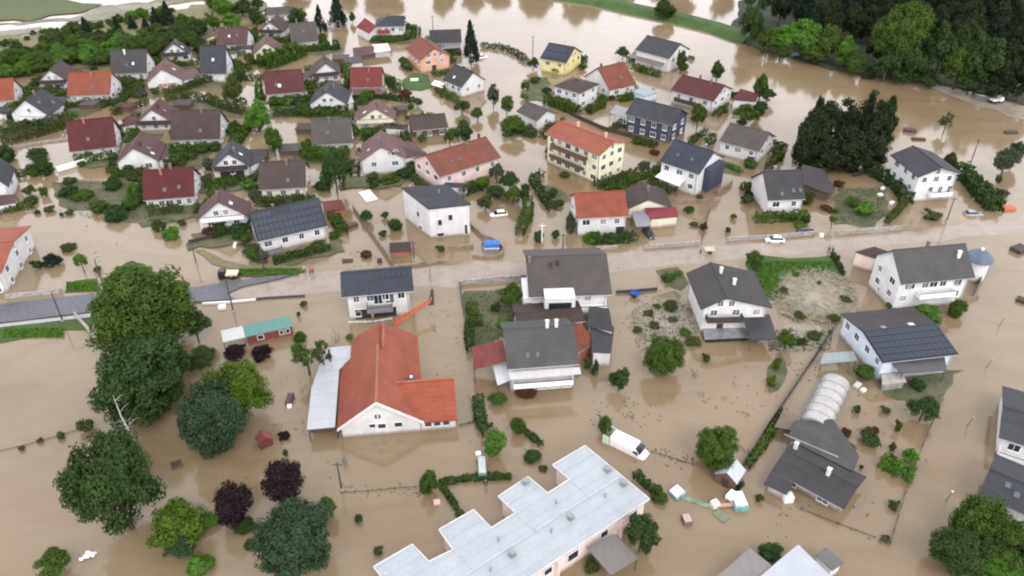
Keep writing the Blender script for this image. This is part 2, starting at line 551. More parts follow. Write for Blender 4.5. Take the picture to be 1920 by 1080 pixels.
def fence(label, px, ht=1.0, mat=None, step=2.5, rails=(.35, .85), name="fence", solid=False, group=None):
    mat = mat or M_WOOD
    pts = [P(x, y, 0) for x, y in px]
    root = tag(empty(name, (pts[0].x, pts[0].y, 0)), label, "fence", group)
    m = MB(); k = 0
    for a, b in zip(pts, pts[1:]):
        d = b - a; n = max(1, round(d.length / step)); pn = Z.cross(d).normalized() * .03
        for i in range(n + 1):
            p = a + d * (i / n)
            if k < 60: MB().box(p + Z * (ht / 2 - .3), (.05, 0, 0), (0, .05, 0), Z * (ht / 2 + .35)).build("post", mat, root)
            k += 1
        if solid: m.box((a + b) / 2 + Z * (ht / 2 - .1), d * .5, pn, Z * (ht / 2))
        else:
            for r_ in rails: m.box((a + b) / 2 + Z * (ht * r_), d * .5, pn, Z * .045)
    m.build("panel" if solid else "rail", mat, root)
    return root

# ------------------------------------------------------------------ foliage
def leaf_quads(cen, nor, size, r_):
    """(n,3) centres and normals -> vertices and faces of n bent leaf clumps"""
    n = len(cen)
    rand = r_.normal(size=(n, 3))
    t = np.cross(nor, rand); t /= np.linalg.norm(t, axis=1, keepdims=True) + 1e-9
    b = np.cross(nor, t)
    sz = size * r_.uniform(.45, 1.5, (n, 1))
    v = np.stack([cen - t * sz, cen - b * sz * .62 + nor * sz * .18, cen + t * sz, cen + b * sz * .62 + nor * sz * .18], 1).reshape(-1, 3)
    return v, np.arange(4 * n).reshape(n, 4)
def mesh_np(name, v, f):
    me = bpy.data.meshes.new(name)
    me.from_pydata(v.tolist(), [], f.tolist())
    me.update()
    return me
def crown_mesh(seed, clumps, per, size, shape='round', spread=.26, fill=.3):
    r_ = np.random.default_rng(seed)
    cs, ns = [], []
    # a crown is a few uneven lobes, each lobe a shell of leaf clumps
    lobes = [(np.zeros(3), .80)]
    for k in range(6):
        a = 6.283 * (k + r_.uniform(-.3, .3)) / 6
        h = r_.uniform(-.35, .5); q = r_.uniform(.3, .56)
        lobes.append((np.array([math.cos(a) * q, math.sin(a) * q, h]), r_.uniform(.34, .52)))
    lobes.append((np.array([r_.uniform(-.25, .25), r_.uniform(-.25, .25), .5]), r_.uniform(.38, .5)))
    wts = np.array([l[1] ** 2 for l in lobes]); wts /= wts.sum()
    k = 0
    while k < clumps:
        d = r_.normal(size=3); d /= np.linalg.norm(d)
        if shape == 'cone':
            hgt = r_.uniform(-1, .96) ; rad = (1 - hgt) / 2 * r_.uniform(.55, 1.0) + .03; ang = r_.uniform(0, 6.283)
            c = np.array([math.cos(ang) * rad, math.sin(ang) * rad, hgt]); cr = .10 + .17 * (1 - hgt) / 2
        else:
            if d[2] < -.55 and r_.random() < .6: continue
            lc, lr = lobes[r_.choice(len(lobes), p=wts)]
            rr = r_.uniform(.72, 1.02) if r_.random() < .85 else r_.uniform(.2, .7)
            c = lc + d * rr * lr
            if shape == 'egg': c[:2] *= 1 - .3 * max(0, c[2])
            if shape == 'flat': c[2] *= .75
            if np.linalg.norm(c) < .35 and r_.random() < .7: continue
            cr = spread * r_.uniform(.55, 1.25)
        k += 1
        n_ = max(12, int(per * (cr / spread) ** 2)) if shape != 'cone' else per
        q = r_.normal(size=(n_, 3)); q /= np.linalg.norm(q, axis=1, keepdims=True)
        rad = np.where(r_.random((n_, 1)) < fill, r_.uniform(.3, .9, (n_, 1)), r_.uniform(.8, 1.25, (n_, 1)))
        pc = c + q * cr * rad * np.array([1, 1, .8])
        co = c / (np.linalg.norm(c) + 1e-6)
        nn = q * .8 + co * .55 + r_.normal(size=(n_, 3)) * .5 + np.array([0, 0, .25])
        nn /= np.linalg.norm(nn, axis=1, keepdims=True)
        cs.append(pc); ns.append(nn)
    v, f = leaf_quads(np.concatenate(cs), np.concatenate(ns), size, r_)
    return mesh_np("crown", v, f)
PROTO = {}
def proto(kind):
    if kind not in PROTO:
        p = {'big': lambda s: crown_mesh(s, 190, 170, .034, 'round', .18), 'mid': lambda s: crown_mesh(s + 20, 80, 110, .055, 'egg', .22),
             'small': lambda s: crown_mesh(s + 40, 30, 70, .10, 'flat', .29), 'cone': lambda s: crown_mesh(s + 60, 120, 44, .060, 'cone'),
             'wisp': lambda s: crown_mesh(s + 80, 44, 60, .05, 'egg', .17, .6)}[kind]
        PROTO[kind] = [p(s) for s in range(8 if kind != 'wisp' else 3)]
    return rng.choice(PROTO[kind])
def trunk_mesh(seed):
    r_ = random.Random(seed)
    m = MB()
    m.tube([(0, 0, -.2), (.01, .01, .25), (.03, -.01, .55), (.01, .02, .98)], [.06, .045, .035, .01], 7)
    for k in range(7):
        a = r_.uniform(0, 6.28); z = r_.uniform(.3, .75); l = r_.uniform(.22, .4)
        d = Vector((math.cos(a), math.sin(a), 0))
        m.tube([Vector((.02, 0, z)), Vector((.02, 0, z + .1)) + d * l * .55, Vector((.02, 0, z + .26)) + d * l], [.022, .014, .005], 5)
    me = bpy.data.meshes.new("trunk")
    me.from_pydata([tuple(p) for p in m.v], [], m.f); me.update(); me.materials.append(M_TRUNK)
    return me
TRUNKS = [trunk_mesh(s) for s in range(3)]
PLANTS = []
def plant_size(cx, cy, rx, ry, trunk):
    rz = r_ = 1.0
    zc = 1.0
    for _ in range(5):
        p = P(cx, cy, zc); dep = proj(p)[2]; sc = FPX / dep
        th = math.asin(min(.99, (CAM_H - zc) / (p - ORG).length))
        r_ = rx / sc
        q = ((ry or rx) / sc) ** 2 - (r_ * math.sin(th)) ** 2
        rz = math.sqrt(max(q, (.45 * r_) ** 2)) / math.cos(th) if q > 0 else .5 * r_
        rz = min(max(rz, .5 * r_), 3.2 * r_)
        zc = trunk * r_ + rz * (.98 if trunk > .07 else .84 if trunk > 0 else .55)
    return P(cx, cy, zc), r_, rz, zc
def crown_obj(name, me, leaf, loc, sc, rot):
    o = bpy.data.objects.new(name, me)
    if not me.materials: me.materials.append(None)
    COL.objects.link(o)
    o.material_slots[0].link = 'OBJECT'
    o.material_slots[0].material = LEAF[leaf]
    o.location = loc; o.scale = sc; o.rotation_euler = (0, 0, rot)
    return o
def tree(label, cx, cy, rx, ry=None, leaf='dark', kind='mid', trunk=.35, group=None, name="tree", cat="tree"):
    p, r_, rz, zc = plant_size(cx, cy, rx, ry, trunk)
    root = tag(empty(name, (p.x, p.y, 0)), label, cat, group)
    k = .97 if kind == 'big' else .91
    c = crown_obj("crown", proto(kind), leaf, (0, 0, zc), (r_ * k * rng.uniform(.9, 1.1), r_ * k * rng.uniform(.9, 1.1), rz * k * rng.uniform(.95, 1.08)), rng.uniform(0, 6.28))
    c.parent = root
    t = bpy.data.objects.new("trunk", rng.choice(TRUNKS))
    COL.objects.link(t); t.parent = root
    hh = zc + rz * .7
    t.scale = (max(r_ * 1.3, 1.2), max(r_ * 1.3, 1.2), hh); t.rotation_euler = (0, 0, rng.uniform(0, 6.28))
    return root
def shrub(label, cx, cy, rx, ry=None, leaf='mid', kind='small', group=None, name="shrub", cat="shrub"):
    p, r_, rz, zc = plant_size(cx, cy, rx, ry, 0)
    o = crown_obj(name, proto(kind), leaf, (p.x, p.y, zc), (r_ * .92, r_ * .92, rz * .92), rng.uniform(0, 6.28))
    return tag(o, label, cat, group)
def hedge(label, px, w=1.6, ht=1.6, leaf='mid', dens=26, name="hedge", size=.27, group=None, seed=0):
    r_ = np.random.default_rng(abs(seed + int(px[0][0] * 7 + px[0][1])))
    pts = [P(x, y, 0) for x, y in px]
    C, Nn = [], []
    for a, b in zip(pts, pts[1:]):
        d = b - a; l = d.length; d = np.array(d / l); nrm = np.array([-d[1], d[0], 0])
        n = int(l * (w + 2 * ht) * dens)
        s = r_.uniform(-.3, l + .3, n); bul = 1 + .22 * np.sin(s * 1.7 + r_.uniform(0, 6)) * np.sin(s * .61) + .1 * np.sin(s * 4.1)
        side = r_.integers(0, 3, n)
        y = np.where(side == 0, r_.uniform(-.5, .5, n), np.where(side == 1, -.5, .5) * r_.uniform(.75, 1.1, n)) * w * bul
        z = np.where(side == 0, r_.uniform(.85, 1.08, n), r_.uniform(-.1, .98, n)) * ht * bul
        c = np.array(a) + s[:, None] * d + y[:, None] * nrm + z[:, None] * np.array([0, 0, 1])
        q = np.where(side[:, None] == 0, np.array([0, 0, 1.0]), np.sign(y)[:, None] * nrm) + r_.normal(size=(n, 3)) * .5
        C.append(c); Nn.append(q / np.linalg.norm(q, axis=1, keepdims=True))
    o3 = np.array(pts[0])
    v, f = leaf_quads(np.concatenate(C) - o3, np.concatenate(Nn), size, r_)
    me = mesh_np("hedge", v, f); me.materials.append(LEAF[leaf])
    o = bpy.data.objects.new(name, me); COL.objects.link(o); o.location = pts[0]
    return tag(o, label, "hedge", group)
def sheet(name, px, z, mat, kind='structure', label=None, cat=None, wob=.35, sub=4, seed=1, group=None):
    """a ground patch: outline from its corners, edges made uneven"""
    r_ = random.Random(seed)
    pts = [P(x, y, z) for x, y in px]
    out = []
    for a, b in zip(pts, pts[1:] + pts[:1]):
        n = max(1, int((b - a).length / sub)); nrm = Z.cross((b - a).normalized())
        for i in range(n): out.append(a + (b - a) * (i / n) + nrm * r_.uniform(-wob, wob))
    c = sum(out, Vector()) / len(out)
    o = MB().poly(out).build(name, mat, origin=(c.x, c.y, z))
    return tag(o, label, cat, group, kind)

# ------------------------------------------------------------------ the flood, the road and the land that stays dry
def m_water():
    m, nt, b = new_mat("flood_water")
    co = coords(nt)
    f = noise(nt, coords(nt, "Object", (1.0, 1.7, 1.0)), .011, 5, .55, 1.2)
    c = mixcol(nt, ramp(nt, f, .38, .66), (.203, .150, .091), (.252, .195, .125))
    f2 = noise(nt, coords(nt, "Object", (1.0, 2.2, 1.0)), .06, 4, .6, .8)
    c = mixcol(nt, ramp(nt, f2, .42, .72, 0, .55), c, (.165, .112, .055))
    nt.links.new(c, b.inputs["Base Color"])
    b.inputs["Roughness"].default_value = .10
    b.inputs["IOR"].default_value = 1.58
    n1 = noise(nt, coords(nt, "Object", (.5, 1.3, 1.0)), .9, 3, .6)
    n2 = noise(nt, co, .08, 3)
    mm = N(nt, "ShaderNodeMath", operation='MULTIPLY')
    nt.links.new(n1, mm.inputs[0]); nt.links.new(ramp(nt, n2, .4, .75, .15, 1), mm.inputs[1])
    bump(nt, b, mm.outputs[0], .07, .12)
    return m
M_WATER = m_water()
g = 3000.0
o = MB().poly([(-g, -300, 0), (g, -300, 0), (g, 4500, 0), (-g, 4500, 0)]).build("flood_water", M_WATER)
tag(o, "muddy brown flood water covering the whole village", "water", kind='structure')
bed = MB().poly([(-g, -300, -2.2), (g, -300, -2.2), (g, 4500, -2.2), (-g, 4500, -2.2)]).build("ground", m_plain("river_mud", (.16, .12, .08), .9))
tag(bed, "drowned muddy ground under the flood", "ground", kind='structure')

def m_ground(name, c1, c2, c3, s1=.25, s2=2.5, lo=.4, hi=.6, rough=.9, bs=.6):
    m, nt, b = new_mat(name)
    co = coords(nt)
    c = mixcol(nt, ramp(nt, noise(nt, co, s1, 5, .6), lo, hi), c1, c2)
    c = mixcol(nt, ramp(nt, noise(nt, co, s2, 4, .65), .45, .7), c, c3)
    nt.links.new(c, b.inputs["Base Color"])
    b.inputs["Roughness"].default_value = rough
    bump(nt, b, noise(nt, co, 3.5, 4), bs, .12)
    return m
M_GRASS = m_ground("grass_green", (.035, .075, .016), (.055, .105, .022), (.04, .065, .02))
M_LAWN = m_ground("grass_wet", (.06, .075, .028), (.13, .115, .075), (.05, .07, .025))
M_BANK = m_ground("bank_earth", (.17, .14, .08), (.11, .125, .045), (.22, .18, .12))
def m_silt():
    """silt fan: pale in the middle, breaking up into weeds and wet mud towards its rim"""
    m, nt, b = new_mat("silt")
    co = coords(nt)
    ln = N(nt, "ShaderNodeVectorMath", operation='LENGTH')
    nt.links.new(co, ln.inputs[0])
    ad = N(nt, "ShaderNodeMath", operation='MULTIPLY_ADD')
    nt.links.new(noise(nt, co, .55, 6, .7), ad.inputs[0]); ad.inputs[1].default_value = -11.0
    nt.links.new(ln.outputs["Value"], ad.inputs[2])
    base = mixcol(nt, ramp(nt, noise(nt, co, .9, 5, .7), .4, .62), (.20, .155, .10), (.085, .095, .04))
    st = noise(nt, coords(nt, "Object", (3.0, .8, 1.0)), 1.1, 5, .7, 1.5)
    pale = mixcol(nt, ramp(nt, st, .42, .66), (.235, .205, .16), (.36, .33, .275))
    c = mixcol(nt, ramp(nt, ad.outputs[0], -1.2, 2.6, 1, 0), base, pale)
    nt.links.new(c, b.inputs["Base Color"])
    b.inputs["Roughness"].default_value = .8
    return m
M_SILT = m_silt()
M_FOREST = m_ground("forest_floor", (.02, .03, .015), (.04, .045, .02), (.03, .028, .018))
M_ASPH = m_ground("asphalt", (.082, .087, .105), (.112, .117, .137), (.06, .06, .07), .15, 1.2, .35, .65, .5, .15)
M_ASPHW = m_ground("asphalt_flooded", (.25, .205, .16), (.29, .245, .20), (.215, .17, .12), .07, .35, .35, .65, .12, .03)
M_GRAVEL = m_ground("gravel_bar", (.27, .255, .22), (.19, .18, .14), (.12, .13, .07), .06, .6)
M_MEADOW = m_ground("meadow", (.05, .085, .02), (.075, .10, .03), (.10, .09, .05), .03, .4)

def ground(name, px, z, mat, label, cat, **k): return sheet(name, px, z, mat, 'structure', label, cat, **k)
# main road, dry at the left, a film of muddy water over the rest
ground("road", [(-20, 572), (185, 549), (345, 541), (480, 521), (562, 512), (520, 524), (455, 536), (425, 550), (440, 560), (350, 568), (230, 578), (110, 592), (-20, 607)], .30, M_ASPH,
       "grey asphalt road rising out of the flood beside the big trees", "road", wob=.12, sub=6)
ground("flooded_road", [(425, 549), (455, 536), (520, 524), (562, 512), (760, 503), (980, 485), (1210, 469), (1380, 456), (1540, 447), (1700, 434), (1925, 402), (1925, 432), (1690, 458), (1600, 466), (1310, 492),
       (1140, 511), (860, 536), (650, 548), (440, 562)], .012, M_ASPHW, "pale road under a film of muddy water crossing the village", "road", wob=.7, sub=2.5)
ground("pavement", [(-20, 610), (110, 595), (178, 586), (176, 594), (110, 601), (-20, 616)], .22, m_plain("pavement_grey", (.33, .33, .33), .8), "pale pavement along the dry road", "pavement", wob=.08)
MB_k = boundary_wall("low concrete edge wall between the dry road and the flooded yard at its far side", [(12, 560), (118, 549)], .9, M_CONC)
ground("verge", [(-20, 612), (115, 602), (178, 592), (170, 618), (122, 617), (60, 630), (-20, 646)], .16, M_GRASS, "strip of bright green grass below the dry road", "grass")
ground("lawn", [(198, 545), (208, 512), (240, 491), (272, 494), (296, 520), (300, 545)], .25, M_GRASS, "bright green grass mound beside the road", "grass")
ground("lawn", [(118, 548), (140, 527), (180, 522), (188, 546)], .14, M_GRASS, "grass patch with a small tree beside the concrete edge wall", "grass")
ground("verge", [(365, 468), (378, 468), (420, 488), (470, 498), (560, 500), (570, 509), (480, 515), (432, 505), (400, 494)], .18, M_BANK, "brown grassy bank below the house with the solar roof", "bank")
ground("verge", [(436, 505), (480, 503), (566, 502), (572, 509), (482, 518), (440, 515)], .26, M_GRASS, "narrow green verge along the upper road edge", "grass")
ground("lawn", [(1395, 492), (1420, 478), (1480, 485), (1572, 478), (1584, 520), (1545, 512), (1500, 520), (1470, 545), (1468, 565), (1440, 560), (1405, 515)], .12, M_GRASS, "green lawn between two large white houses", "grass")
ground("silt_patch", [(1462, 523), (1500, 509), (1545, 508), (1585, 520), (1608, 548), (1590, 585), (1562, 600), (1520, 603), (1478, 590), (1462, 560)], .15, M_SILT, "pale silt and flattened reeds spread over the lawn", "silt", wob=1.3, sub=2)
ground("lawn", [(1228, 505), (1268, 500), (1290, 530), (1276, 545), (1250, 535)], .1, M_LAWN, "grass corner beside the big dark gable house", "grass", wob=.5)
ground("silt_patch", [(1180, 600), (1225, 555), (1262, 545), (1300, 590), (1325, 625), (1300, 655), (1260, 640), (1200, 640), (1175, 620)], .06, M_SILT, "scummy silt washed through the gardens", "silt", wob=1.3, sub=2)
ground("silt_patch", [(1462, 612), (1530, 606), (1570, 612), (1550, 640), (1500, 665), (1440, 650)], .05, M_SILT, "silt bank below the dark canopy", "silt", wob=1.0, sub=2)
ground("lawn", [(752, 150), (775, 137), (802, 140), (812, 162), (790, 170), (757, 168)], .12, M_GRASS, "small lawn by the salmon pink house", "grass")
for i, (px, lb) in enumerate([
    ([(380, 205), (430, 200), (480, 215), (600, 208), (655, 200), (660, 214), (560, 222), (470, 222), (400, 216)], "wet lawn below the slate gable house"),
    ([(330, 195), (400, 185), (455, 212), (440, 222), (370, 212), (330, 205)], "wet lawn along the curved hedge"),
    ([(300, 270), (372, 270), (385, 300), (372, 318), (318, 312)], "overgrown garden below the long brown roof"),
    ([(690, 322), (790, 312), (782, 340), (700, 352)], "wet garden below the red mauve gable house"),
    ([(100, 340), (270, 340), (370, 380), (360, 410), (270, 425), (180, 400), (110, 385)], "flooded garden with shrubs by the bend"),
    ([(980, 150), (1022, 145), (1040, 175), (1025, 190), (985, 190)], "garden beside the cream hip roofed house"),
    ([(1340, 300), (1392, 312), (1390, 330), (1345, 322)], "lawn strip below the grey brown house"),
    ([(1570, 352), (1660, 352), (1672, 400), (1640, 425), (1560, 420)], "silted garden with bright bushes"),
    ([(1640, 700), (1800, 690), (1760, 760), (1650, 740)], "wet garden beside the solar roof"),
    ([(870, 545), (975, 540), (980, 610), (890, 660), (872, 600)], "wet garden left of the greybrown roof"),
    ([(1440, 690), (1462, 660), (1478, 680), (1458, 730), (1436, 735)], "yellowish reeds in the flooded garden"),
    ([(60, 205), (130, 195), (200, 200), (130, 235), (30, 250), (0, 262), (0, 230)], "wet lawn between the estate hedges"),
    ([(575, 88), (640, 82), (640, 98), (590, 104)], "green garden beside the brown roof"),
    ([(1000, 345), (1040, 350), (1070, 372), (1050, 398), (1030, 388)], "garden island between two lanes")]):
    ground("lawn", px, .05 + .002 * i, M_LAWN, lb, "grass", wob=.8, sub=2.5, seed=i)
# far land: meadow and gravel beyond the river, the levee, the forest floor
ground("meadow", [(-120, -12), (120, 0), (200, 8), (150, 22), (95, 28), (60, 38), (-140, 42)], .35, M_MEADOW, "green meadow on the far bank", "meadow", wob=2, sub=8)
ground("gravel_bar", [(150, 26), (200, 10), (330, 2), (300, 14), (255, 22), (215, 34), (130, 40)], .2, M_GRAVEL, "pale gravel bar in the braided river", "gravel", wob=2, sub=6)
ground("gravel_bar", [(-120, 62), (10, 57), (75, 50), (70, 58), (20, 70), (-120, 78)], .2, M_GRAVEL, "long gravel bar on the left of the river", "gravel", wob=2, sub=6)
ground("bank", [(-120, 145), (-120, 68), (40, 66), (150, 48), (260, 20), (380, 24), (380, -15), (480, -20), (500, 12), (470, 45), (410, 62), (360, 80), (260, 100), (190, 122), (60, 140)], .25, M_BANK, "overgrown river bank behind the estate", "bank", wob=1.5, sub=6)
for i, px in enumerate(([(-60, 52), (60, 44), (140, 40), (240, 26), (220, 20), (130, 32), (40, 40)], [(100, 76), (200, 56), (300, 28), (360, 10), (400, 4), (395, 18), (330, 36), (240, 58), (150, 74)], [(-60, 88), (60, 76), (110, 70), (100, 78), (30, 90)], [(215, 12), (330, -6), (420, -12), (420, -4), (330, 6), (250, 16)])):
    ground("gravel_bar", px, .12 + .01 * i, M_BANK if i in (1, 3) else M_GRAVEL, "weedy gravel bar in the braided river", "gravel", wob=2.5, sub=4, seed=20 + i)
def levee(px, w0, ht, name, label):
    pts = [P(x, y, 0) for x, y in px]
    rings = []
    for i, p in enumerate(pts):
        d = (pts[min(i + 1, len(pts) - 1)] - pts[max(i - 1, 0)]).normalized(); n = Z.cross(d)
        rings.append([p - n * w0 - Z * .3, p - n * w0 * .35 + Z * ht, p + n * w0 * .35 + Z * ht, p + n * w0 - Z * .3])
    return tag(MB().loft(rings).build(name, M_GRASS, origin=(pts[0].x, pts[0].y, 0)), label, "levee", kind='structure')
levee([(1040, -8), (1130, 6), (1200, 22), (1270, 36), (1340, 54), (1410, 78)], 6.8, 2.2, "levee", "long green grassy levee across the flooded field")
ground("forest_floor", [(1375, 55), (1400, -40), (2400, -40), (2400, 330), (2050, 215), (1925, 196), (1880, 182), (1830, 172), (1740, 155), (1690, 153), (1640, 142), (1560, 128), (1500, 110), (1440, 95), (1400, 80)], .3, M_FOREST, "dark forest floor along the water", "ground", wob=2, sub=6)
# river water left of the forest: a low silt bar
ground("silt_patch", [(1740, 158), (1830, 176), (1925, 202), (1925, 228), (1870, 208), (1800, 190)], .08, m_plain("mud_bar", (.22, .19, .145), .5, .2, .2), "greyish mud bar at the edge of the forest", "mud", wob=1.5, sub=4)

# ------------------------------------------------------------------ houses of the estate, far to near
GB = lambda z=2.55, m=M_WOOD: (z, .04, .96, 1.0, m)
dk = M_WOOD
GD = m_plain("garage_door", (.55, .54, .52), .5)
DG = m_plain("dark_garage", (.03, .03, .035), .5)
house("long low grey roofed house farthest up the estate, before the lake", (500, 29), (548, 26), 8, 3.0, 'E', (495, 15), 'pale', 'greybrown', 'F4x1')
house("brown gable house at the far end of the estate beside the conifers", (482, 59), (531, 60), (507, 27), 2.8, 'G', (505, 41), 'white', 'brown', 'A2 F3x1', balc=GB(), chim=[(.4, .6)])
house("dark brown roof with its slope this way, beside the far gable house", (546, 81), (598, 77), 10, 2.6, 'E', (540, 44), 'white', 'greybrown', 'F3x1 R2x1 AR1', sky=[(0, .5, .55)], chim=[(.3, .5)])
house("maroon brown roof just behind the clipped hedge trees", (405, 84), (463, 84), 10.5, 2.6, 'E', (411, 52), 'white', 'mauve', 'F3x1 R2x1', sky=[(0, .4, .5), (0, .65, .55)], chim=[(.3, .42)])
house("mauve gable house with a bright hedge before it", (473, 102), (529, 98), (455, 68), 2.6, 'G', (498, 80), 'cream', 'pinkish', 'A2 F2x1', chim=[(.45, .58)])
house("navy black gable house at the edge of the river trees", (299, 104), (356, 101), (345, 72), 2.8, 'G', (324, 81), 'white', 'slate', 'A2 F3x1', balc=GB(), chim=[(.3, .6)], sky=[(1, .35, .5)])
house("dark grey slope roof just right of the navy black gable house", (375, 139), (425, 138), 11, 2.6, 'E', (361, 86), 'white', 'slate', 'F2x1 R2x1 AR2', sky=[(0, .5, .5)], doors=[('F', .8, 2.4, 1.9, GD)])
house("dark grey slope roof with white dormer lights left of the dusky pink gable", (206, 138), (275, 136), 11, 2.6, 'E', (201, 94), 'white', 'dark', 'F3x1 R2x1 AR1', sky=[(0, .45, .35, .7, .9), (0, .63, .4)], chim=[(.4, .42, WALL['white'])])
house("dusky pink roofed gable house above the curved lane", (273, 156), (344, 150), (330, 108), 2.6, 'G', (302, 129), 'white', 'pinkish', 'F1x1', chim=[(.45, .62)], sky=[(1, .5, .5)], doors=[('F', .55, 5.5, 1.9, m_plain("pink_door", (.32, .2, .18), .6))])
house("brown gable house with a dark balcony behind the orange roof", (69, 154), (127, 152), (115, 112), 2.8, 'G', (92, 131), 'white', 'brown', 'A2 F2x1', balc=GB(2.3), doors=[('F', .3, 2.2, 1.7, DG), ('F', .65, 2.2, 1.7, DG)])
house("orange roofed house at the left end of the estate, partly out of view", (-45, 193), (27, 187), 11, 2.6, 'E', (27, 146), 'white', 'orange', 'F3x1 R1x1 AR1')
house("small orange red roofed house with a chimney between two gable houses", (125, 179), (206, 177), 11.5, 2.5, 'E', (127, 136), 'white', 'orange', 'F4x1 R2x1 AR1', chim=[(.55, .4, WALL['brick'])], sky=[(0, .6, .35)])
house("slate gable house at the left with a white balcony front", (17, 214), (90, 216), (62, 165), 2.7, 'G', (45, 187), 'white', 'slate', 'A1 F2x1', balc=(1.2, .25, .85, 1.2, M_WHITE), sky=[(1, .3, .6), (1, .7, .3)], chim=[(.5, .55)])
house("dark roofed gable house behind the red tiled roof", (582, 143), (640, 138), (600, 103), 2.6, 'G', (610, 118), 'white', 'brown', 'F3x1', balc=GB(2.4), chim=[(.6, .6)])
house("maroon roof with a white roof light among the inner hedges", (498, 178), (571, 172), 11, 2.5, 'E', (497, 135), 'white', 'maroon', 'F3x1 R2x1', sky=[(0, .38, .35, 1.0, 1.1), (0, .3, .4)], chim=[(.4, .45, M_WOOD)])
house("bright red tiled house in the middle of the estate", (656, 164), (717, 163), 11, 2.4, 'E', (655, 127), 'white', 'red', 'F3x1 R2x1', chim=[(.58, .42, WALL['brick'])], sky=[(0, .55, .35)])
lean_roof([(661, 178), (719, 176), (716, 166), (660, 167)], [1.7, 1.7, 2.2, 2.2], ROOF['pinkish'], None, label="low pink red canopy in front of the bright red tiled house", cat="canopy", posts=(0, 1), name="canopy")
house("white slate gable house with two big attic windows", (578, 196), (651, 195), (608, 150), 2.6, 'G', (612, 172), 'white', 'slate', 'A2 F3x1', chim=[(.5, .62), (.25, .36, M_WOOD)], doors=[('F', .5, 4.0, 1.7, DG)])
house("dusty pink hip trimmed gable house with a cream balcony", (663, 229), (743, 225), (702, 186), 2.8, 'G', (704, 203), 'cream', 'pinkish', 'A2 F2x1', balc=(2.4, .04, .96, 1.1, WALL['cream']), sky=[(0, .3, .5), (1, .3, .5)], chim=[(.5, .6)])
house("grey brown slope roof left of the dusty pink gable house", (584, 272), (661, 268), 11.5, 2.5, 'E', (580, 225), 'white', 'greybrown', 'F3x1 R2x1 L2x1', sky=[(0, .4, .45)], chim=[(.45, .45)])
house("low dark brown timber house with a white beam below its eave", (773, 246), (841, 239), 10, 2.4, 'E', (762, 219), 'timber', 'brown', 'F3x1 R1x1', chim=[(.4, .6, M_WOOD)])
house("dark red tiled house with a lower white terrace front", (130, 285), (219, 275), 12, 2.6, 'E', (131, 228), 'white', 'maroon', 'F4x1 R2x1 AR2', chim=[(.38, .45, WALL['brick'])], sky=[(0, .42, .35)], doors=[('F', .7, 3.0, 1.8, GD)], balc=(.3, .55, .95, 2.2, M_WHITE))
house("maroon gable house joined to the long brown roof", (252, 231), (324, 229), (300, 184), 2.7, 'G', (283, 205), 'white', 'mauve', 'A1 F3x1', balc=GB(2.3), chim=[(.35, .62, M_WOOD)], sky=[(1, .4, .55)])
house("long brown roof with a white gable edge in the estate", (319, 263), (413, 260), 12, 2.4, 'E', (325, 208), 'white', 'brown', 'F5x1 R2x1 AR1', sky=[(0, .6, .3)], chim=[(.62, .47)])
house("mauve gable house with a plain white front above the garden wall", (216, 306), (297, 301), (250, 247), 3.0, 'G', (248, 277), 'white', 'mauve', 'F2x1', sky=[(1, .35, .5), (1, .2, .3)], chim=[(.3, .6, M_WOOD)])
house("charcoal gable house with a dark balcony over its garage", (395, 316), (469, 311), (426, 263), 3.2, 'G', (427, 288), 'white', 'slate', 'A2 F1x1', balc=GB(2.6), sky=[(1, .4, .5)], chim=[(.3, .62)], doors=[('F', .32, 2.8, 2.0, DG), ('F', .68, 2.8, 2.0, DG)])
house("brick red tiled house with a white lattice gable edge", (268, 376), (365, 368), 12, 2.6, 'E', (266, 320), 'white', 'maroon', 'F5x1 R2x1 AR1', chim=[(.36, .42, WALL['brick']), (.55, .5)], sky=[(0, .42, .3), (0, .7, .35)])
house("brown mauve gable house beside the house with the solar roof", (368, 413), (465, 404), (395, 355), 3.2, 'G', (408, 378), 'white', 'mauve', 'A2 F2x1', balc=(2.6, .05, .95, .9, M_WHITE), sky=[(1, .3, .6, 1.2, .8)], chim=[(.5, .45)])
house("dark brown roof with a terracotta wall corner behind the solar roof", (485, 356), (574, 351), 11.5, 2.8, 'E', (482, 304), 'cream', 'brown', 'F3x1 R2x1', chim=[(.6, .42), (.62, .7, M_WOOD)], sky=[(0, .62, .3)])
house("white walled gable house cut by the left edge of view", (-70, 362), (16, 350), 11, 4.2, 'G', (-28, 322), 'white', 'slate', 'R1x1')
lean_roof([(-5, 386), (28, 380), (29, 364), (-5, 366)], [2.2, 2.2, 3.0, 3.0], ROOF['mauve'], None, label="low mauve garage roof at the left edge", cat="garage", name="garage", wallmat=WALL['white'])
house("terracotta roofed pink white house at the left edge by the bend", (-95, 520), (2, 511), (44, 424), 5.0, 'E', (16, 452), 'white', 'salmon', 'R3x2 AR1 F3x2')
h = house("white house whose whole front slope carries solar panels", (482, 453), (614, 423), 9.5, 3.6, 'E', (468, 399), 'white', 'slate', 'F4x1 R2x1', chim=[(.35, .62)],
      panels=[(0, .03, .97, b, b + .19) for b in (.04, .27, .50)] + [(0, .55, .97, .73, .92), (0, .03, .3, .73, .92)], balc=(.3, .02, .3, 1.5, M_GREYMETAL))
lean_roof([(612, 396), (648, 392), (640, 374), (602, 378)], [2.3, 2.3, 2.6, 2.6], m_roof("red_annex", (.12,.035,.028)), h.root, wallmat=WALL['brick'])

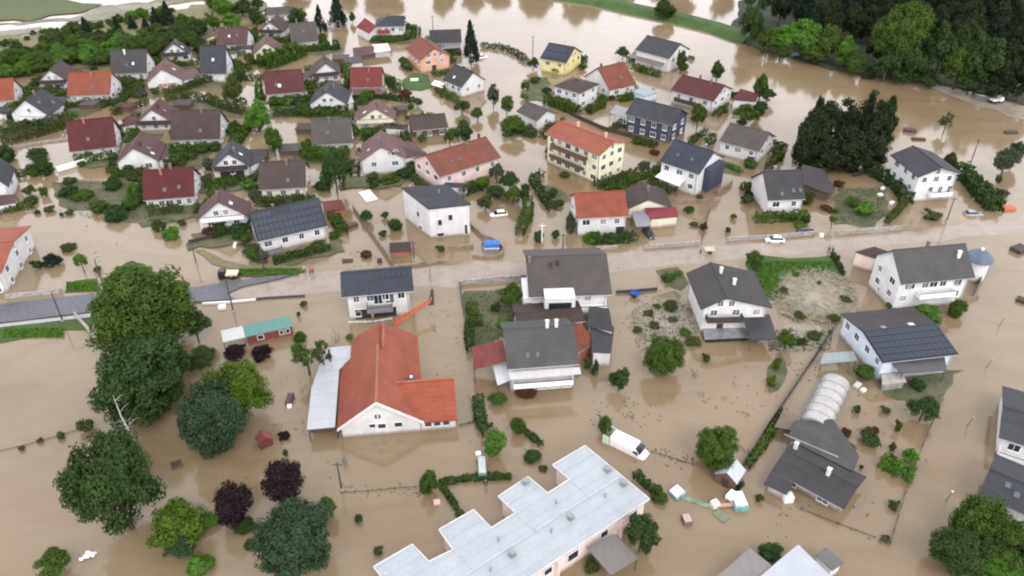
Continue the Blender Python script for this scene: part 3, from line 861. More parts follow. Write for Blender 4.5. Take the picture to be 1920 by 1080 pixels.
# ------------------------------------------------------------------ the middle of the village
h = house("red and white house with a red hipped end beside the lake", (702, 50), (759, 49), 10, 4.4, 'E', (690, 31), 'white', 'slate', 'F4x1 R2x1', hip=(4.5, 0), chim=[(.45, .5)], balc=(2.2, .05, .5, 1.3, WALL['red']))
lean_roof([(668, 50), (692, 63), (706, 49), (684, 33)], [3.4, 3.4, 4.6, 6.4], m_roof("red_lean", (.16,.028,.028)), h.root, wallmat=WALL['white'])
house("dark barn like house right before the lonely spruce", (806, 82), (866, 80), 9, 2.8, 'E', (822, 57), 'timber', 'dark', 'F2x1')
lean_roof([(826, 92), (864, 89), (862, 79), (827, 81)], [2.2, 2.2, 2.6, 2.6], m_sheet("grey_sheet", (.18,.18,.18)), None, label="grey sheet canopy in front of the dark barn like house", cat="canopy", posts=(0, 1), name="canopy")
house("salmon pink house with a wide hipped brown roof", (787, 113), (846, 104), (738, 93, 'eave'), 4.6, 'G', (815, 90), 'salmon', 'rust', 'F2x1 L4x1 A3', doors=[('F', .45, 1.5, 2.2, M_WOOD)], chim=[(.3, .5), (.65, .55)])
lean_roof([(663, 106), (705, 101), (700, 85), (661, 90)], [2.0, 2.0, 2.8, 2.8], ROOF['mauve'], None, label="maroon roofed shed left of the salmon pink house", cat="shed", name="shed", wallmat=WALL['timber'])
lean_roof([(702, 98), (733, 94), (727, 81), (696, 84)], [2.3, 2.3, 2.5, 2.5], m_sheet("pink_white_sheet", (.72, .64, .62)), None, label="pinkish white canopy joining the maroon shed", cat="canopy", posts=(0, 1), name="canopy")
lean_roof([(645, 120), (681, 117), (677, 105), (643, 108)], [2.0, 2.0, 2.4, 2.4], ROOF['greybrown'], None, label="grey shed behind the bright red tiled house", cat="shed", name="shed", wallmat=WALL['white'])
house("white gable house with a grey roof at the end of the lake lane", (865, 164), (912, 150), (836, 147, 'eave'), 3.6, 'G', (888, 135), 'white', 'dark', 'L3x1 F2x1', sky=[(0, .6, .35)])
lean_roof([(808, 158), (830, 165), (834, 155), (815, 150)], 1.9, m_sheet("cream_sheet", (.75, .73, .68)), None, label="small cream topped carport beside the white gable house", cat="carport", posts=(0, 1, 2, 3), name="carport")
house("yellow house with a blue solar roof on the lake shore", (1012, 109), (1062, 118), (1078, 95), 4.6, 'E', (1023, 80), 'yellow', 'slate', 'F2x1 R3x1 AR2', panels=[(0, .04, .92, .12, .5), (0, .12, .8, .54, .88)])
house("grey roofed house with a brownish verandah at the lake", (1190, 93), (1254, 110), (1278, 88), 5.2, 'E', (1212, 66), 'pale', 'slate', 'R2x1 AR1')
lean_roof([(1178, 106), (1240, 124), (1252, 112), (1190, 95)], [2.6, 2.6, 3.9, 3.9], m_sheet("brown_sheet", (.17,.14,.115)), None, label="brown sheet verandah roof along the grey lake house", cat="verandah", posts=(0, 1), name="verandah")
house("pale gable house with one orange red slope", (1093, 144), (1143, 169), (1153, 108), 3.4, 'G', (1120, 127), 'pale', 'rust', 'F2x1 R2x1', sky=[(1, .6, .4)], chim=[(.2, .45, M_WOOD)])
house("cream house with a brown hipped roof and a dark hedge below", (1037, 161), (1087, 175), (1124, 157), 5.6, 'E', 1.6, 'white', 'brown', 'F3x1 R2x2', hip=(4, 4))
lean_roof([(1184, 171), (1209, 181), (1234, 173), (1210, 161)], 2.6, m_sheet("teal_sheet", (.2,.26,.27)), None, label="small white box with a flat blue green roof above the navy house", cat="shed", name="shed", wallmat=WALL['blue'])
h = house("maroon roofed long house with a white gable", (1257, 169), (1338, 190), (1373, 166), 4.3, 'E', (1281, 140), 'white', 'maroon', 'F3x1 R3x2 AR2', chim=[(.7, .45), (.4, .55)], balc=(1.6, .1, .6, 1.2, M_WOOD))
lean_roof([(1375, 187), (1417, 190), (1424, 176), (1388, 166)], [3.0, 2.8, 2.9, 3.8], ROOF['maroon'], h.root, wallmat=WALL['white'])
h = house("navy boarded house with a white gable and a slate roof", (1172, 213), (1260, 236), (1287, 212), 5.8, 'E', (1188, 183), 'navy', 'slate', 'F4x2 R2x2', chim=[(.8, .5)], wallm=None)
lean_roof([(1142, 211), (1172, 221), (1185, 206), (1155, 196)], 3.0, m_sheet("grey_carport_sheet", (.19,.19,.205)), h.root, posts=(0, 1, 3), name="carport_roof")
h = house("white house with a low navy roof and a white awning", (1236, 302), (1311, 327), (1347, 291), 6.3, 'E', (1251, 261), 'white', 'navy', 'F3x2 R1x1', sky=[(0, .3, .45, .6, .8), (0, .65, .45, .6, .8)], chim=[(.75, .55, M_GREYMETAL)])
lean_roof([(1228, 331), (1273, 349), (1285, 336), (1243, 320)], [2.9, 2.9, 3.4, 3.4], m_plain("white_awning", (.82, .80, .77), .8, .03), h.root, th=.06, posts=(0, 1), name="awning")
o_, al_, out_, wd_ = h.walls['R']
MB().box(o_ + al_ * wd_ * .55 + out_ * .9 + Z * 2.9, al_ * wd_ * .3, out_ * .85, Z * 3.6).build("stair_tower", WALL['navy'], h.root)
house("grey brown roofed low house between the awning house and the copse", (1348, 264), (1424, 284), (1456, 256), 4.0, 'E', (1368, 230), 'white', 'greybrown', 'F3x1 R2x1 AR1', doors=[('F', .85, 1.8, 2.0, M_WOOD)])
h = house("white house with a dark grey roof stepping down to a low wing", (1440, 376), (1511, 373), 12, 4.4, 'E', (1431, 321), 'white', 'dark', 'F2x1 R1x1', sky=[(0, .72, .3, .7, 1.0), (0, .9, .3, .7, 1.0), (0, .4, .2)], chim=[(.35, .55, M_GREYMETAL)])
lean_roof([(1506, 345), (1555, 364), (1566, 356), (1545, 318), (1505, 308)], [3.6, 2.6, 2.6, 3.6, 5.2], ROOF['dark'], h.root, wallmat=WALL['timber'], name="wing_roof")
h = house("tall white house with a grey gable roof before the flooded fields", (1722, 332), (1806, 326), (1670, 290, 'eave'), 7.2, 'G', (1767, 314), 'white', 'slate', 'F3x1 L3x2 A1', balc=(1.7, .38, .95, 1.4, M_WHITE), ov=.9, ove=.8)
for d_ in (.36, .58, .8): h.window('F', d_ * h.L, 2.9, 1.0, 1.6)
h = house("pale yellow three storey block with dark balconies and a salmon roof", (1020, 250), (1124, 292), (1178, 267), 8.4, 'E', (1152, 266), 'lemon', 'salmon', 'F6x3 R3x3 AR1', chim=[(.3, .6, WALL['salmon']), (.82, .55, WALL['salmon'])], ov=.6, ove=.9,
      balc=(5.5, .12, .78, 1.4, WALL['timber']))
o_, al_, out_, wd_ = h.walls['F']
m_ = MB().box(o_ + al_ * wd_ * .42 + out_ * .7 + Z * 2.7, al_ * wd_ * .32, out_ * .7, Z * .09).box(o_ + al_ * wd_ * .42 + out_ * 1.36 + Z * 3.3, al_ * wd_ * .32, out_ * .04, Z * .45)
m_.build("balcony", WALL['timber'], h.root)
house("rust red long roof on a pink white house behind the white cube house", (825, 332), (940, 295), (783, 294), 4.4, 'E', (905, 256), 'pink', 'rust', 'F4x1 L3x1 AL1', sky=[(0, .3, .45, .6, .9), (0, .42, .45, .6, .9)], chim=[(.62, .4), (.9, .55, M_WOOD)])
h = house("big red mauve gable house with a plain white front and a side wing", (676, 302), (762, 297), (700, 245), 4.2, 'G', (714, 275), 'white', 'pinkish', 'F2x1', sky=[(0, .3, .4, 1.2, .8), (1, .2, .4, .8, 1.6)], chim=[(.35, .45)])
h.window('F', h.L * .6, 5.6, .9, 1.1)
h.window('F', h.L * .68, 5.6, .9, 1.1)
lean_roof([(758, 297), (802, 288), (772, 266), (742, 272)], [3.8, 3.2, 3.4, 5.2], ROOF['mauve'], h.root, wallmat=WALL['white'], name="wing_roof")
CQ = [(803, 391), (883, 382.5), (838, 345.5), (752, 351)]
cube = lean_roof(CQ, [7.8, 7.9, 8.3, 8.2], ROOF['slate'], None, label="white cube house with a nearly flat charcoal roof", cat="house", name="house", wallmat=WALL['white'], wall_in=.45, th=.3)
def wall_windows(root, p0, p1, inset, spec):
    a, b = P(*p0, 7.8), P(*p1, 7.8); al = (b - a).normalized(); out = al.cross(Z)
    a = Vector((a.x, a.y, 0)) - out * inset
    for d, z, w, h_ in spec:
        c = a + al * d + Z * z
        p = MB().box(c + out * .04, al * w / 2, out * .05, Z * h_ / 2).build("window", M_GLASS, root)
        f = MB()
        for sx in (-1, 1): f.box(c + out * .06 + al * sx * (w / 2 + .05), al * .05, out * .05, Z * (h_ / 2 + .1))
        for sz in (-1, 1): f.box(c + out * .06 + Z * sz * (h_ / 2 + .05), al * w / 2, out * .05, Z * .05)
        f.build("frame", M_FRAME, p)
wall_windows(cube, CQ[0], CQ[1], .2, ((2.4, 3.9, .9, 1.4), (4.8, 4.9, .9, 1.4), (8.4, 1.4, 1.0, 2.4), (2.4, .75, 1.5, .9)))
wall_windows(cube, CQ[3], CQ[0], .2, ((2.5, 6.2, 1.1, 1.2), (3.4, 3.4, .9, 1.0), (5.0, 3.6, .9, 1.3), (7.2, 4.0, 1.1, 1.3), (5.6, 1.2, 1.4, 2.6), (7.9, .8, 1.2, .9)))
cp_ = P(823, 362, 8.2)
MB().tube([cp_, cp_ + Z * .8], [.2, .2], 7).build("flue", M_GREYMETAL, cube)
lean_roof([(826, 350), (878, 352), (868, 343), (836, 342)], [2.4, 2.4, 2.6, 2.6], ROOF['navy'], None, label="low slate shed roof behind the white cube house", cat="shed", name="shed", wallmat=WALL['grey'])
house("white gable garage house beside the pale yellow block", (1007, 226), (1046, 213), (972, 207, 'eave'), 3.4, 'G', (1027, 207), 'white', 'greybrown', 'F1x1')
house("white house with a bright orange roof beside the main road", (1082, 410), (1179, 405), 11, 4.8, 'E', (1076, 362), 'white', 'orange', 'F3x1 L2x1', sky=[(0, .45, .25, .5, .8)], doors=[('F', .9, 2.0, 2.0, DG)])
h = house("small brown gable house with a white verge between orange roof and red shed", (1178, 391), (1262, 389), 9, 3.2, 'G', (1216, 374), 'cream', 'brown', '', chim=[(.5, .5)])
lean_roof([(1219, 411), (1272, 406), (1268, 388), (1208, 390)], [2.5, 2.5, 3.4, 3.4], m_sheet("red_sheet", (.17,.018,.028)), None, label="low shed with a crimson sheet roof", cat="shed", name="shed", wallmat=WALL['cream'])
lean_roof([(1193, 425), (1221, 423), (1213, 395), (1184, 397)], [2.6, 2.6, 2.8, 2.8], m_sheet("grey_blue_sheet", (.2,.2,.23)), None, label="grey carport roof beside the bright orange roof", cat="carport", posts=(0, 1, 2, 3), name="carport")

# ------------------------------------------------------------------ this side of the road
h = house("white house with a slate blue roof and five roof panels behind the red hall", (640, 557), (776, 545), 9, 6.0, 'E', (638, 512), 'white', 'navy', 'F4x1', panels=[(0, .56 + .072 * i, .62 + .072 * i, .62, .9) for i in range(5)], balc=(2.9, .3, .72, 2.6, M_GREYMETAL),
      doors=[('F', .22, 3.0, 2.2, DG), ('F', .58, 4.4, 2.2, DG)], ov=1.0, ove=.8)
h.window('F', h.L * .12, 1.2, 1, 1); h.window('F', h.L * .42, 4.2, 1.6, 2.0); h.window('F', h.L * .58, 4.2, 1.6, 2.0)
h = house("large white house with a wide grey brown roof above a dark garage", (991, 557), (1148, 552), 17, 5.6, 'E', (982, 481), 'white', 'greybrown', 'F2x1 R2x1 L3x2', chim=[(.04, .42), (.3, .36, M_WOOD), (.38, .38, M_WOOD)], balc=(2.6, .62, .98, 2.2, M_WHITE), ove=1.0, ov=.8)
o_, al_, out_, wd_ = h.walls['F']
D_ = MB()
D_.box(o_ + al_ * wd_ * .35 + out_ * 1.2 + Z * 4.2, al_ * wd_ * .2, out_ * 1.7, Z * 2.2)
D_.build("dormer", WALL['white'], h.root)
MB().box(o_ + al_ * wd_ * .35 + out_ * 2.94 + Z * 4.6, al_ * wd_ * .15, out_ * .03, Z * .8).build("window", M_GLASS, h.root)
MB().box(o_ + al_ * wd_ * .37 + out_ * 3.0 + Z * 1.2, al_ * wd_ * .17, out_ * .12, Z * 1.3).build("garage_door", DG, h.root)
MB().box(o_ + al_ * wd_ * .37 + out_ * 2.8 + Z * 2.7, al_ * wd_ * .19, out_ * .5, Z * .18).build("lintel", M_WHITE, h.root)
o_, al_, out_, wd_ = h.walls['L']
for z_ in (.4, 3.1): MB().box(o_ + al_ * wd_ * .72 + out_ * .8 + Z * (z_ + .5), al_ * wd_ * .24, out_ * .8, Z * .5).build("balcony", M_WHITE, h.root)
house("brown low roofed house squeezed between the two grey roofed houses", (970, 614), (1098, 602), 7, 3.6, 'E', (985, 588), 'pale', 'brown', '')
h = house("small gabled annex with a terracotta front slope", (1082, 662), (1118, 640), 8, 3.0, 'E', 1.8, 'brick', 'rust', '')
lean_roof([(1112, 660), (1146, 662), (1152, 612), (1106, 610)], [3.6, 3.2, 3.6, 4.0], ROOF['slate'], None, label="grey roofed annex beside the terracotta slope", cat="annex", name="annex", wallmat=WALL['white'])
lean_roof([(1102, 612), (1150, 622), (1142, 578), (1104, 574)], [4.2, 4.2, 4.6, 4.6], ROOF['dark'], None, label="dark grey lower roof behind the terracotta annex", cat="annex", name="annex", wallmat=WALL['white'])
h = house("grey roofed white house with a long white balcony above the flooded gardens", (951, 692), (1087, 682), 13, 6.0, 'E', (943, 618), 'white', 'grey', 'L2x1', balc=(1.9, .03, .97, 1.3, M_WHITE), sky=[(0, .3, .3, .6, .9), (0, .44, .3, .6, .9)],
      chim=[(.62, .5, WALL['pale']), (.75, .5, WALL['pale'])], ov=.7, ove=.8)
for k in range(5):
    h.window('F', h.L * (.12 + .165 * k), 3.75, 1.5, 1.15)
    if k > 1: h.window('F', h.L * (.12 + .165 * k), .95, 1.5, .9)
lean_roof([(957, 712), (1090, 701), (1087, 688), (952, 698)], [4.7, 4.7, 5.3, 5.3], m_sheet("white_awning_sheet", (.46, .455, .45), 'X', 1.5), h.root, th=.08, name="awning")
lean_roof([(888, 692), (950, 676), (944, 638), (884, 650)], [3.4, 4.4, 5.0, 3.6], m_roof("red_lean_tiles", (.17,.045,.04)), h.root, posts=(0, 3))
lean_roof([(933, 722), (962, 710), (950, 678), (924, 686)], [3.0, 3.2, 3.4, 3.2], m_sheet("white_sheet", (.5,.52,.54)), h.root, posts=(0, 1), name="canopy")
h = house("big dark gable house with a timber balcony and a black canopy", (1314, 580), (1449, 577), (1277, 512, 'eave'), 6.0, 'G', (1363, 559), 'white', 'dark', 'L3x1 F3x1 A2', balc=(3.4, .04, .62, 1.5, M_WOOD), chim=[(.72, .42, WALL['pale']), (.45, .55, WALL['pale'])], ov=.7, ove=.9, doors=[('F', .3, 1.2, 2.2, M_WOOD)])
lean_roof([(1408, 638), (1458, 635), (1443, 589), (1391, 591)], [2.6, 2.6, 3.5, 3.5], m_plain("black_canopy", (.03, .03, .035), .4), h.root, posts=(0, 1), name="canopy")
lean_roof([(1322, 636), (1405, 632), (1392, 606), (1316, 608)], [1.0, 1.0, 1.0, 1.0], m_plain("grey_terrace", (.2,.205,.21), .7, .25, .6), h.root, name="terrace", wallmat=M_BLACK)
h = house("long white house with a great grey roof and a bare grey gable", (1690, 533), (1829, 520), (1636, 478), 6.8, 'E', (1672, 469), 'white', 'grey', 'F3x1 F4x2 L2x2', balc=(3.2, .28, .8, 1.5, M_WHITE), chim=[(.85, .32, M_WHITE), (.5, .55)], ov=.5, ove=.9)
lean_roof([(1603, 472), (1640, 484), (1672, 474), (1640, 462)], [3.6, 3.6, 4.6, 4.6], ROOF['brown'], h.root, wallmat=WALL['pink'])
h = house("house whose low dark roof is half covered by black solar panels", (1655, 680), (1798, 664), (1567, 589), 4.6, 'E', (1631, 621), 'blue', 'dark', 'L4x1 F2x1', panels=[(0, .01, .99, .03 + .19 * i, .2 + .19 * i) for i in range(5)], sky=[(1, .3, .92, 1.0, 1.0), (1, .68, .92, 1.0, 1.0)], ov=.6, ove=.6)
lean_roof([(1690, 700), (1776, 694), (1770, 664), (1668, 676)], [2.8, 2.8, 4.0, 4.0], m_sheet("dark_terrace_sheet", (.07, .07, .075)), h.root, posts=(0, 1), name="terrace_roof")
lean_roof([(1655, 722), (1700, 716), (1690, 692), (1652, 700)], 1.6, m_plain("paved_terrace", (.34, .31, .29), .8, .2), h.root, name="terrace", wallmat=M_CONC)
lean_roof([(1537, 682), (1608, 676), (1600, 658), (1545, 662)], [1.8, 1.8, 2.2, 2.2], m_sheet("glass_frame_sheet", (.25,.29,.29), 'X', 1.2, .15), None, label="long glass topped cold frame beside the solar roof house", cat="cold frame", name="cold_frame", posts=(0, 1, 2, 3))
# bungalow in an L
h = house("dark grey bungalow with a notch in its eave, low in the flood", (1447, 881), (1583, 955), (1467, 813), 2.1, 'E', (1455, 843), 'grey', 'dark', 'F2x1', chim=[(.08, .7, WALL['pale']), (.62, .45, WALL['pale'])], ov=.6, ove=1.1)  # grey wall colour stands in for the dark shade below the eave
lean_roof([(1432, 907), (1475, 927), (1490, 903), (1447, 881)], [1.8, 1.8, 2.06, 2.06], ROOF['dark'], h.root, wallmat=WALL['grey'], wall_in=.8, name="wing_roof")
lean_roof([(1476, 822), (1600, 884), (1612, 856), (1562, 786), (1490, 788)], [2.55, 2.5, 2.0, 1.9, 1.9], ROOF['grey'], h.root, wallmat=WALL['grey'], wall_in=.7, name="rear_wing_roof")
va_, vb_ = P(1470, 813, 3.0), P(1572, 856, 3.2)
MB().box((va_ + vb_) / 2 + Z * -.1, (vb_ - va_) * .5, Vector((.05, .07, 0)), Z * .03).build("flashing", M_CONC, h.root)
lean_roof([(1452, 800), (1484, 806), (1493, 776), (1470, 766)], [1.5, 1.6, 1.9, 1.8], m_roof('tan_tiles', (.15, .125, .10)), None, label='small tan roofed shed between the long garden fence and the bungalow', cat='shed', name='shed', wallmat=WALL['timber'])
# dark houses at the right edge
def perp(A, Dp, he, L):
    """the far end of a front edge of length L whose side edge runs from A to Dp"""
    a, d = P(*A, he), P(*Dp, he)
    v = (d - a).normalized(); u = Vector((v.y, -v.x, 0))
    return proj(a + u * L)[:2]
h = house("slate roofed house with a white balcony at the right edge", (1873, 820), perp((1873, 820), (1880, 723), 3.5, 12), (1880, 723), 3.5, 'E', .9, 'white', 'slate', 'F3x1', balc=(.5, .02, .9, 1.6, M_WHITE))
house("second slate roofed house at the right edge, above the big tree", (1836, 926), perp((1836, 926), (1866, 850), 3.5, 14), (1866, 850), 3.5, 'E', .9, 'white', 'slate', 'L2x1', sky=[(0, .3, .5), (0, .2, .7)])
# bottom edge: white canopy house and sheds
r_ = lean_roof([(1424, 1082), (1562, 1084), (1497, 1021), (1480, 1034)], 3.2, m_sheet("white_roof_sheet", (.40, .43, .46)), None, label="white sheet roofed hut at the bottom edge", cat="hut", name="hut", wallmat=WALL['white'])
lean_roof([(1340, 1085), (1436, 1085), (1447, 1060), (1406, 1027)], 2.8, m_sheet("grey_ribbed_sheet", (.2, .185, .175), 'X', 1.4), None, label="grey ribbed canopy at the bottom edge beside a round tree", cat="canopy", name="canopy", posts=(0, 2, 3))
lean_roof([(1529, 1040), (1561, 1070), (1583, 1054), (1549, 1026)], 2.6, m_plain("dark_box_lid", (.10, .10, .105), .6), None, label="small dark topped white box hut at the bottom edge", cat="hut", name="hut", wallmat=WALL['white'])

# low garages joined to the gable houses
def WG(key, px, roof, z=2.3):
    h = next(v for k, v in HOUSES.items() if k.startswith(key))
    lean_roof(px, [z, z, z + .25, z + .25], ROOF[roof] if isinstance(roof, str) else roof, h.root, wallmat=WALL['white'], name="garage_roof")
WG("slate gable house at the left", [(89, 218), (118, 208), (108, 194), (84, 203)], m_sheet("garage_grey", (.22, .215, .21)))
WG("dusky pink roofed gable", [(344, 151), (378, 141), (366, 127), (334, 136)], 'pinkish', 2.6)
WG("charcoal gable house", [(469, 312), (496, 298), (478, 280), (452, 292)], 'slate', 2.9)
WG("mauve gable house with a plain", [(297, 302), (319, 291), (308, 270), (286, 281)], 'mauve', 2.6)
WG("brown mauve gable house", [(464, 405), (477, 398), (468, 374), (453, 380)], 'mauve', 2.8)
WG("brown gable house with a dark balcony", [(127, 153), (157, 144), (150, 132), (120, 141)], 'brown')
WG("mauve gable house with a bright", [(529, 99), (548, 92), (540, 82), (520, 88)], 'slate')
WG("dark roofed gable house behind", [(566, 148), (583, 144), (588, 130), (570, 134)], 'mauve')
WG("white slate gable house with two", [(651, 196), (664, 191), (658, 178), (644, 184)], m_sheet("garage_pale", (.33, .325, .33)))
WG("maroon gable house joined", [(228, 238), (252, 232), (257, 217), (238, 220)], 'maroon')

# low sheds and carports tucked between the estate houses
sr_ = random.Random(3)
SHEDS = [(172, 205, 'grey'), (238, 210, 'maroon'), (285, 168, 'greybrown'), (352, 140, 'dark'), (460, 100, 'dark'), (345, 205, 'brown'), (430, 110, 'grey'), (556, 165, 'mauve'), (640, 118, 'grey'), (575, 250, 'timb'), (745, 250, 'brown'), (480, 300, 'slate'), (352, 338, 'grey'), (545, 290, 'grey'),
         (110, 200, 'dark'), (205, 262, 'grey'), (690, 215, 'pinkish'), (660, 265, 'greybrown'), (750, 215, 'greybrown'), (10, 220, 'dark'), (255, 150, 'dark')]
for x, y, rf_ in SHEDS:
    k = 1 / mpp(x, y)
    p_ = P(x, y, 0)
    if any(abs((p_ - h_.W(h_.L / 2, h_.D / 2)).dot(h_.ux)) < h_.L / 2 - .5 and abs((p_ - h_.W(h_.L / 2, h_.D / 2)).dot(h_.uy)) < h_.D / 2 - .5 for h_ in HOUSES.values()): continue
    w_, d_ = sr_.uniform(2.2, 3.2), sr_.uniform(1.8, 2.6); a_ = sr_.uniform(-.25, .25)
    u_ = Vector((math.cos(a_), math.sin(a_), 0)); v_ = Z.cross(u_)
    lean_roof([proj(p_ + u_ * i * w_ + v_ * j * d_ + Z * 2.2)[:2] for i, j in ((-1, -1), (1, -1), (1, 1), (-1, 1))], [2.1, 2.1, 2.35, 2.35], ROOF.get(rf_, ROOF['brown']), None, label="low flat roofed garage or shed between the estate houses", cat="garage", name="garage",
              wallmat=WALL['white'] if sr_.random() < .6 else WALL['timber'], group="low garages between the estate houses")

# ------------------------------------------------------------------ the red hall
def hall():
    he = 2.4
    A, B = (632, 806), (795, 792)
    a, L, ux, uy = frame_px(A, B, he)
    q = on_plane(705, 755, a, uy)                # apex of the white gable
    ur, zr = (q - a).dot(ux), q.z
    a0 = Vector((a.x, a.y, 0)); W = lambda u, v, z=0: a0 + ux * u + uy * v + Z * z
    D = (P(782, 628, he) - a).dot(uy)
    Dr = D - 1.0
    c = W(L / 2, D / 2)
    root = tag(empty("hall", (c.x, c.y, 0), math.atan2(ux.y, ux.x)), "large hall with a big terracotta red roof, a white gable and a side wing", "hall")
    zl = lambda u: he + (zr - he) * u / ur
    zq = lambda u: he + (zr - he) * (L - u) / (L - ur)
    cut = 3.2; vcut = (P(636, 690, he) - a).dot(uy)
    hip = 5.0
    vr = 8.0
    for _ in range(30): vr += (proj(W(ur, vr, zr))[1] - 607) * .03
    nl, nr = (ux * -(zr - he) + Z * ur).normalized(), (ux * (zr - he) + Z * (L - ur)).normalized()
    onl = lambda x, y: on_plane(x, y, W(0, 0, he), nl)
    onr = lambda x, y: on_plane(x, y, W(L, 0, he), nr)
    left = [W(0, 0, he), W(ur, 0, zr), W(ur, vr, zr), onl(682, 622), onl(664, 634), onl(658, 650), onl(657, 672), onl(637, 690)]
    right = [W(ur, 0, zr), W(L, 0, he), onr(790, 722), onr(783, 630), onr(752, 617), W(ur, vr, zr)]
    T_ = Z * -.3
    red = ROOF['hall']
    m = MB()
    m.prism(left, T_); m.prism(right, T_)
    ro = m.build("roof", red, root)
    cap = MB().tube([W(ur, 0, zr + .08), W(ur, D * .62, zr + .08)], [.28, .28], 6).tube([W(ur + .9, D * .6, zr - .05), W(ur + .9, vr, zr + .05)], [.24, .24], 6)
    cap.build("ridge_cap", m_roof("ridge_tiles", (.34, .12, .08)), ro)
    # walls
    i = .6
    ring = [W(i, i, -1.2), W(L - i, i, -1.2), W(L - i, i, zq(L - i) - .34), W(ur, i, zr - .36), W(i, i, zl(i) - .34)]
    MB().prism(ring, uy * (vcut - .5)).build("wall", WALL['white'], root)
    ring = [W(cut + i, vcut, -1.2), W(L - i, vcut, -1.2), W(L - i, vcut, zq(L - i) - .36), W(ur, vcut, zr - .38), W(cut + i, vcut, zl(cut + i) - .36)]
    MB().prism(ring, uy * (D - vcut - 5)).build("wall", WALL['white'], root)
    # pink white barge boards on the gable
    for (u0, z0, u1, z1) in ((0, he, ur, zr), (ur, zr, L, he)):
        p0, p1 = W(u0, -.1, z0 - .05), W(u1, -.1, z1 - .05)
        d = p1 - p0
        MB().box((p0 + p1) / 2, d * .5, uy * .07, Z * .24).build("bargeboard", m_plain("pink_board", (.80, .66, .63), .6), ro)
    def win(u, z, w, h_):
        c = W(u, i, z)
        p = MB().box(c - uy * .03, ux * w / 2, uy * .04, Z * h_ / 2).build("window", M_GLASS, root)
        f = MB()
        for sx in (-1, 1): f.box(c - uy * .05 + ux * sx * (w / 2 + .05), ux * .05, uy * .05, Z * (h_ / 2 + .1))
        for sz in (-1, 1): f.box(c - uy * .05 + Z * sz * (h_ / 2 + .05), ux * w / 2, uy * .05, Z * .05)
        f.build("frame", M_FRAME, p)
    win(L * .40, 2.1, .9, .7); win(L * .51, 1.9, 1.2, .9); win(L * .70, 1.9, 1.2, .9); win(L * .46, 4.0, .5, .9); win(L * .49, 4.0, .5, .9)
    # side wing with its own ridge
    wl = [W(L - 3.0, 0, 0), None]
    bw, Lw = P(858, 790, he), 0
    Lw = (bw - a).dot(ux)
    Dw = (P(853, 722, he + 1.2) - a).dot(uy)
    zw = he + 1.5
    f = lambda u, v, z: W(u, v, z)
    m = MB()
    u0 = L - 4.0
    m.prism([f(L - .15, .0, he + .06), f(Lw, .0, he + .06), f(Lw, Dw, zw + 1.2), f(u0, Dw, zw + 1.2)], T_)
    m.prism([f(u0, Dw, zw + 1.2), f(Lw, Dw, zw + 1.2), f(Lw, Dw + 1.5, zw), f(u0, Dw + 1.5, zw)], T_)
    wr = m.build("wing_roof", red, root)
    MB().tube([f(u0 - 2, Dw, zw + 1.3), f(Lw, Dw, zw + 1.3)], [.2, .2], 6).build("ridge_cap", MATS["ridge_tiles"], wr)
    MB().prism([f(L - .5, i + .003, -1.2), f(Lw - .3, i + .003, -1.2), f(Lw - .3, i + .003, he - .2), f(L - .5, i + .003, he - .2)], uy * (Dw - .2)).build("wall", WALL['white'], root)
    for k in range(3):
        u = L + (Lw - L) * (.12 + .27 * k)
        c = f(u, i, 1.35)
        p = MB().box(c - uy * .05, ux * .5, uy * .05, Z * .36).build("window", M_GLASS, root)
        MB().box(c - uy * .12 - Z * .5, ux * .55, uy * .08, Z * .04).build("sill", M_FRAME, p)
    # round vent
    cv = on_plane(772, 718, W(L, 0, he), (ux * (zr - he) + Z * (L - ur)).normalized())
    m = MB()
    m.loft([[cv + Vector((math.cos(t) * r, math.sin(t) * r, z)) for t in np.linspace(0, 6.283, 13)[:-1]] for r, z in ((.55, -.5), (.55, .7), (.8, .75), (.8, 1.0), (.25, 1.25))])
    m.build("roof_vent", m_plain("dark_vent", (.06, .05, .05), .5), ro)
    MB().box(cv + Z * 1.35, (.2, 0, 0), (0, .2, 0), Z * .12).build("vent_cap", M_WHITE, ro)
    # white sheet annex along the left side
    wsheet = m_sheet("white_annex_sheet", (.42, .44, .47), 'Y', 3.0)
    px = [(575, 805), (628, 800), (636, 692), (658, 673), (658, 648), (611, 652), (584, 727)]
    pts = [P(x, y, 2.6) for x, y in px]
    MB().prism(pts, Z * -.18).build("annex_roof", wsheet, root)
    for k in (0, 1, 5, 6):
        p = pts[k] * .985 + c * .015
        MB().tube([(p.x, p.y, -1), (p.x, p.y, 2.42)], [.09, .09], 6).build("post", M_WOOD, root)
    e0, e1 = pts[0] + uy * .5 + ux * .3, pts[1] + uy * .5 - ux * .3
    MB().box((e0 + e1) / 2 - Z * 1.0 + uy * .6, (e1 - e0) * .5, uy * .08, Z * .8).build("annex_wall", WALL['timber'], root)
hall()

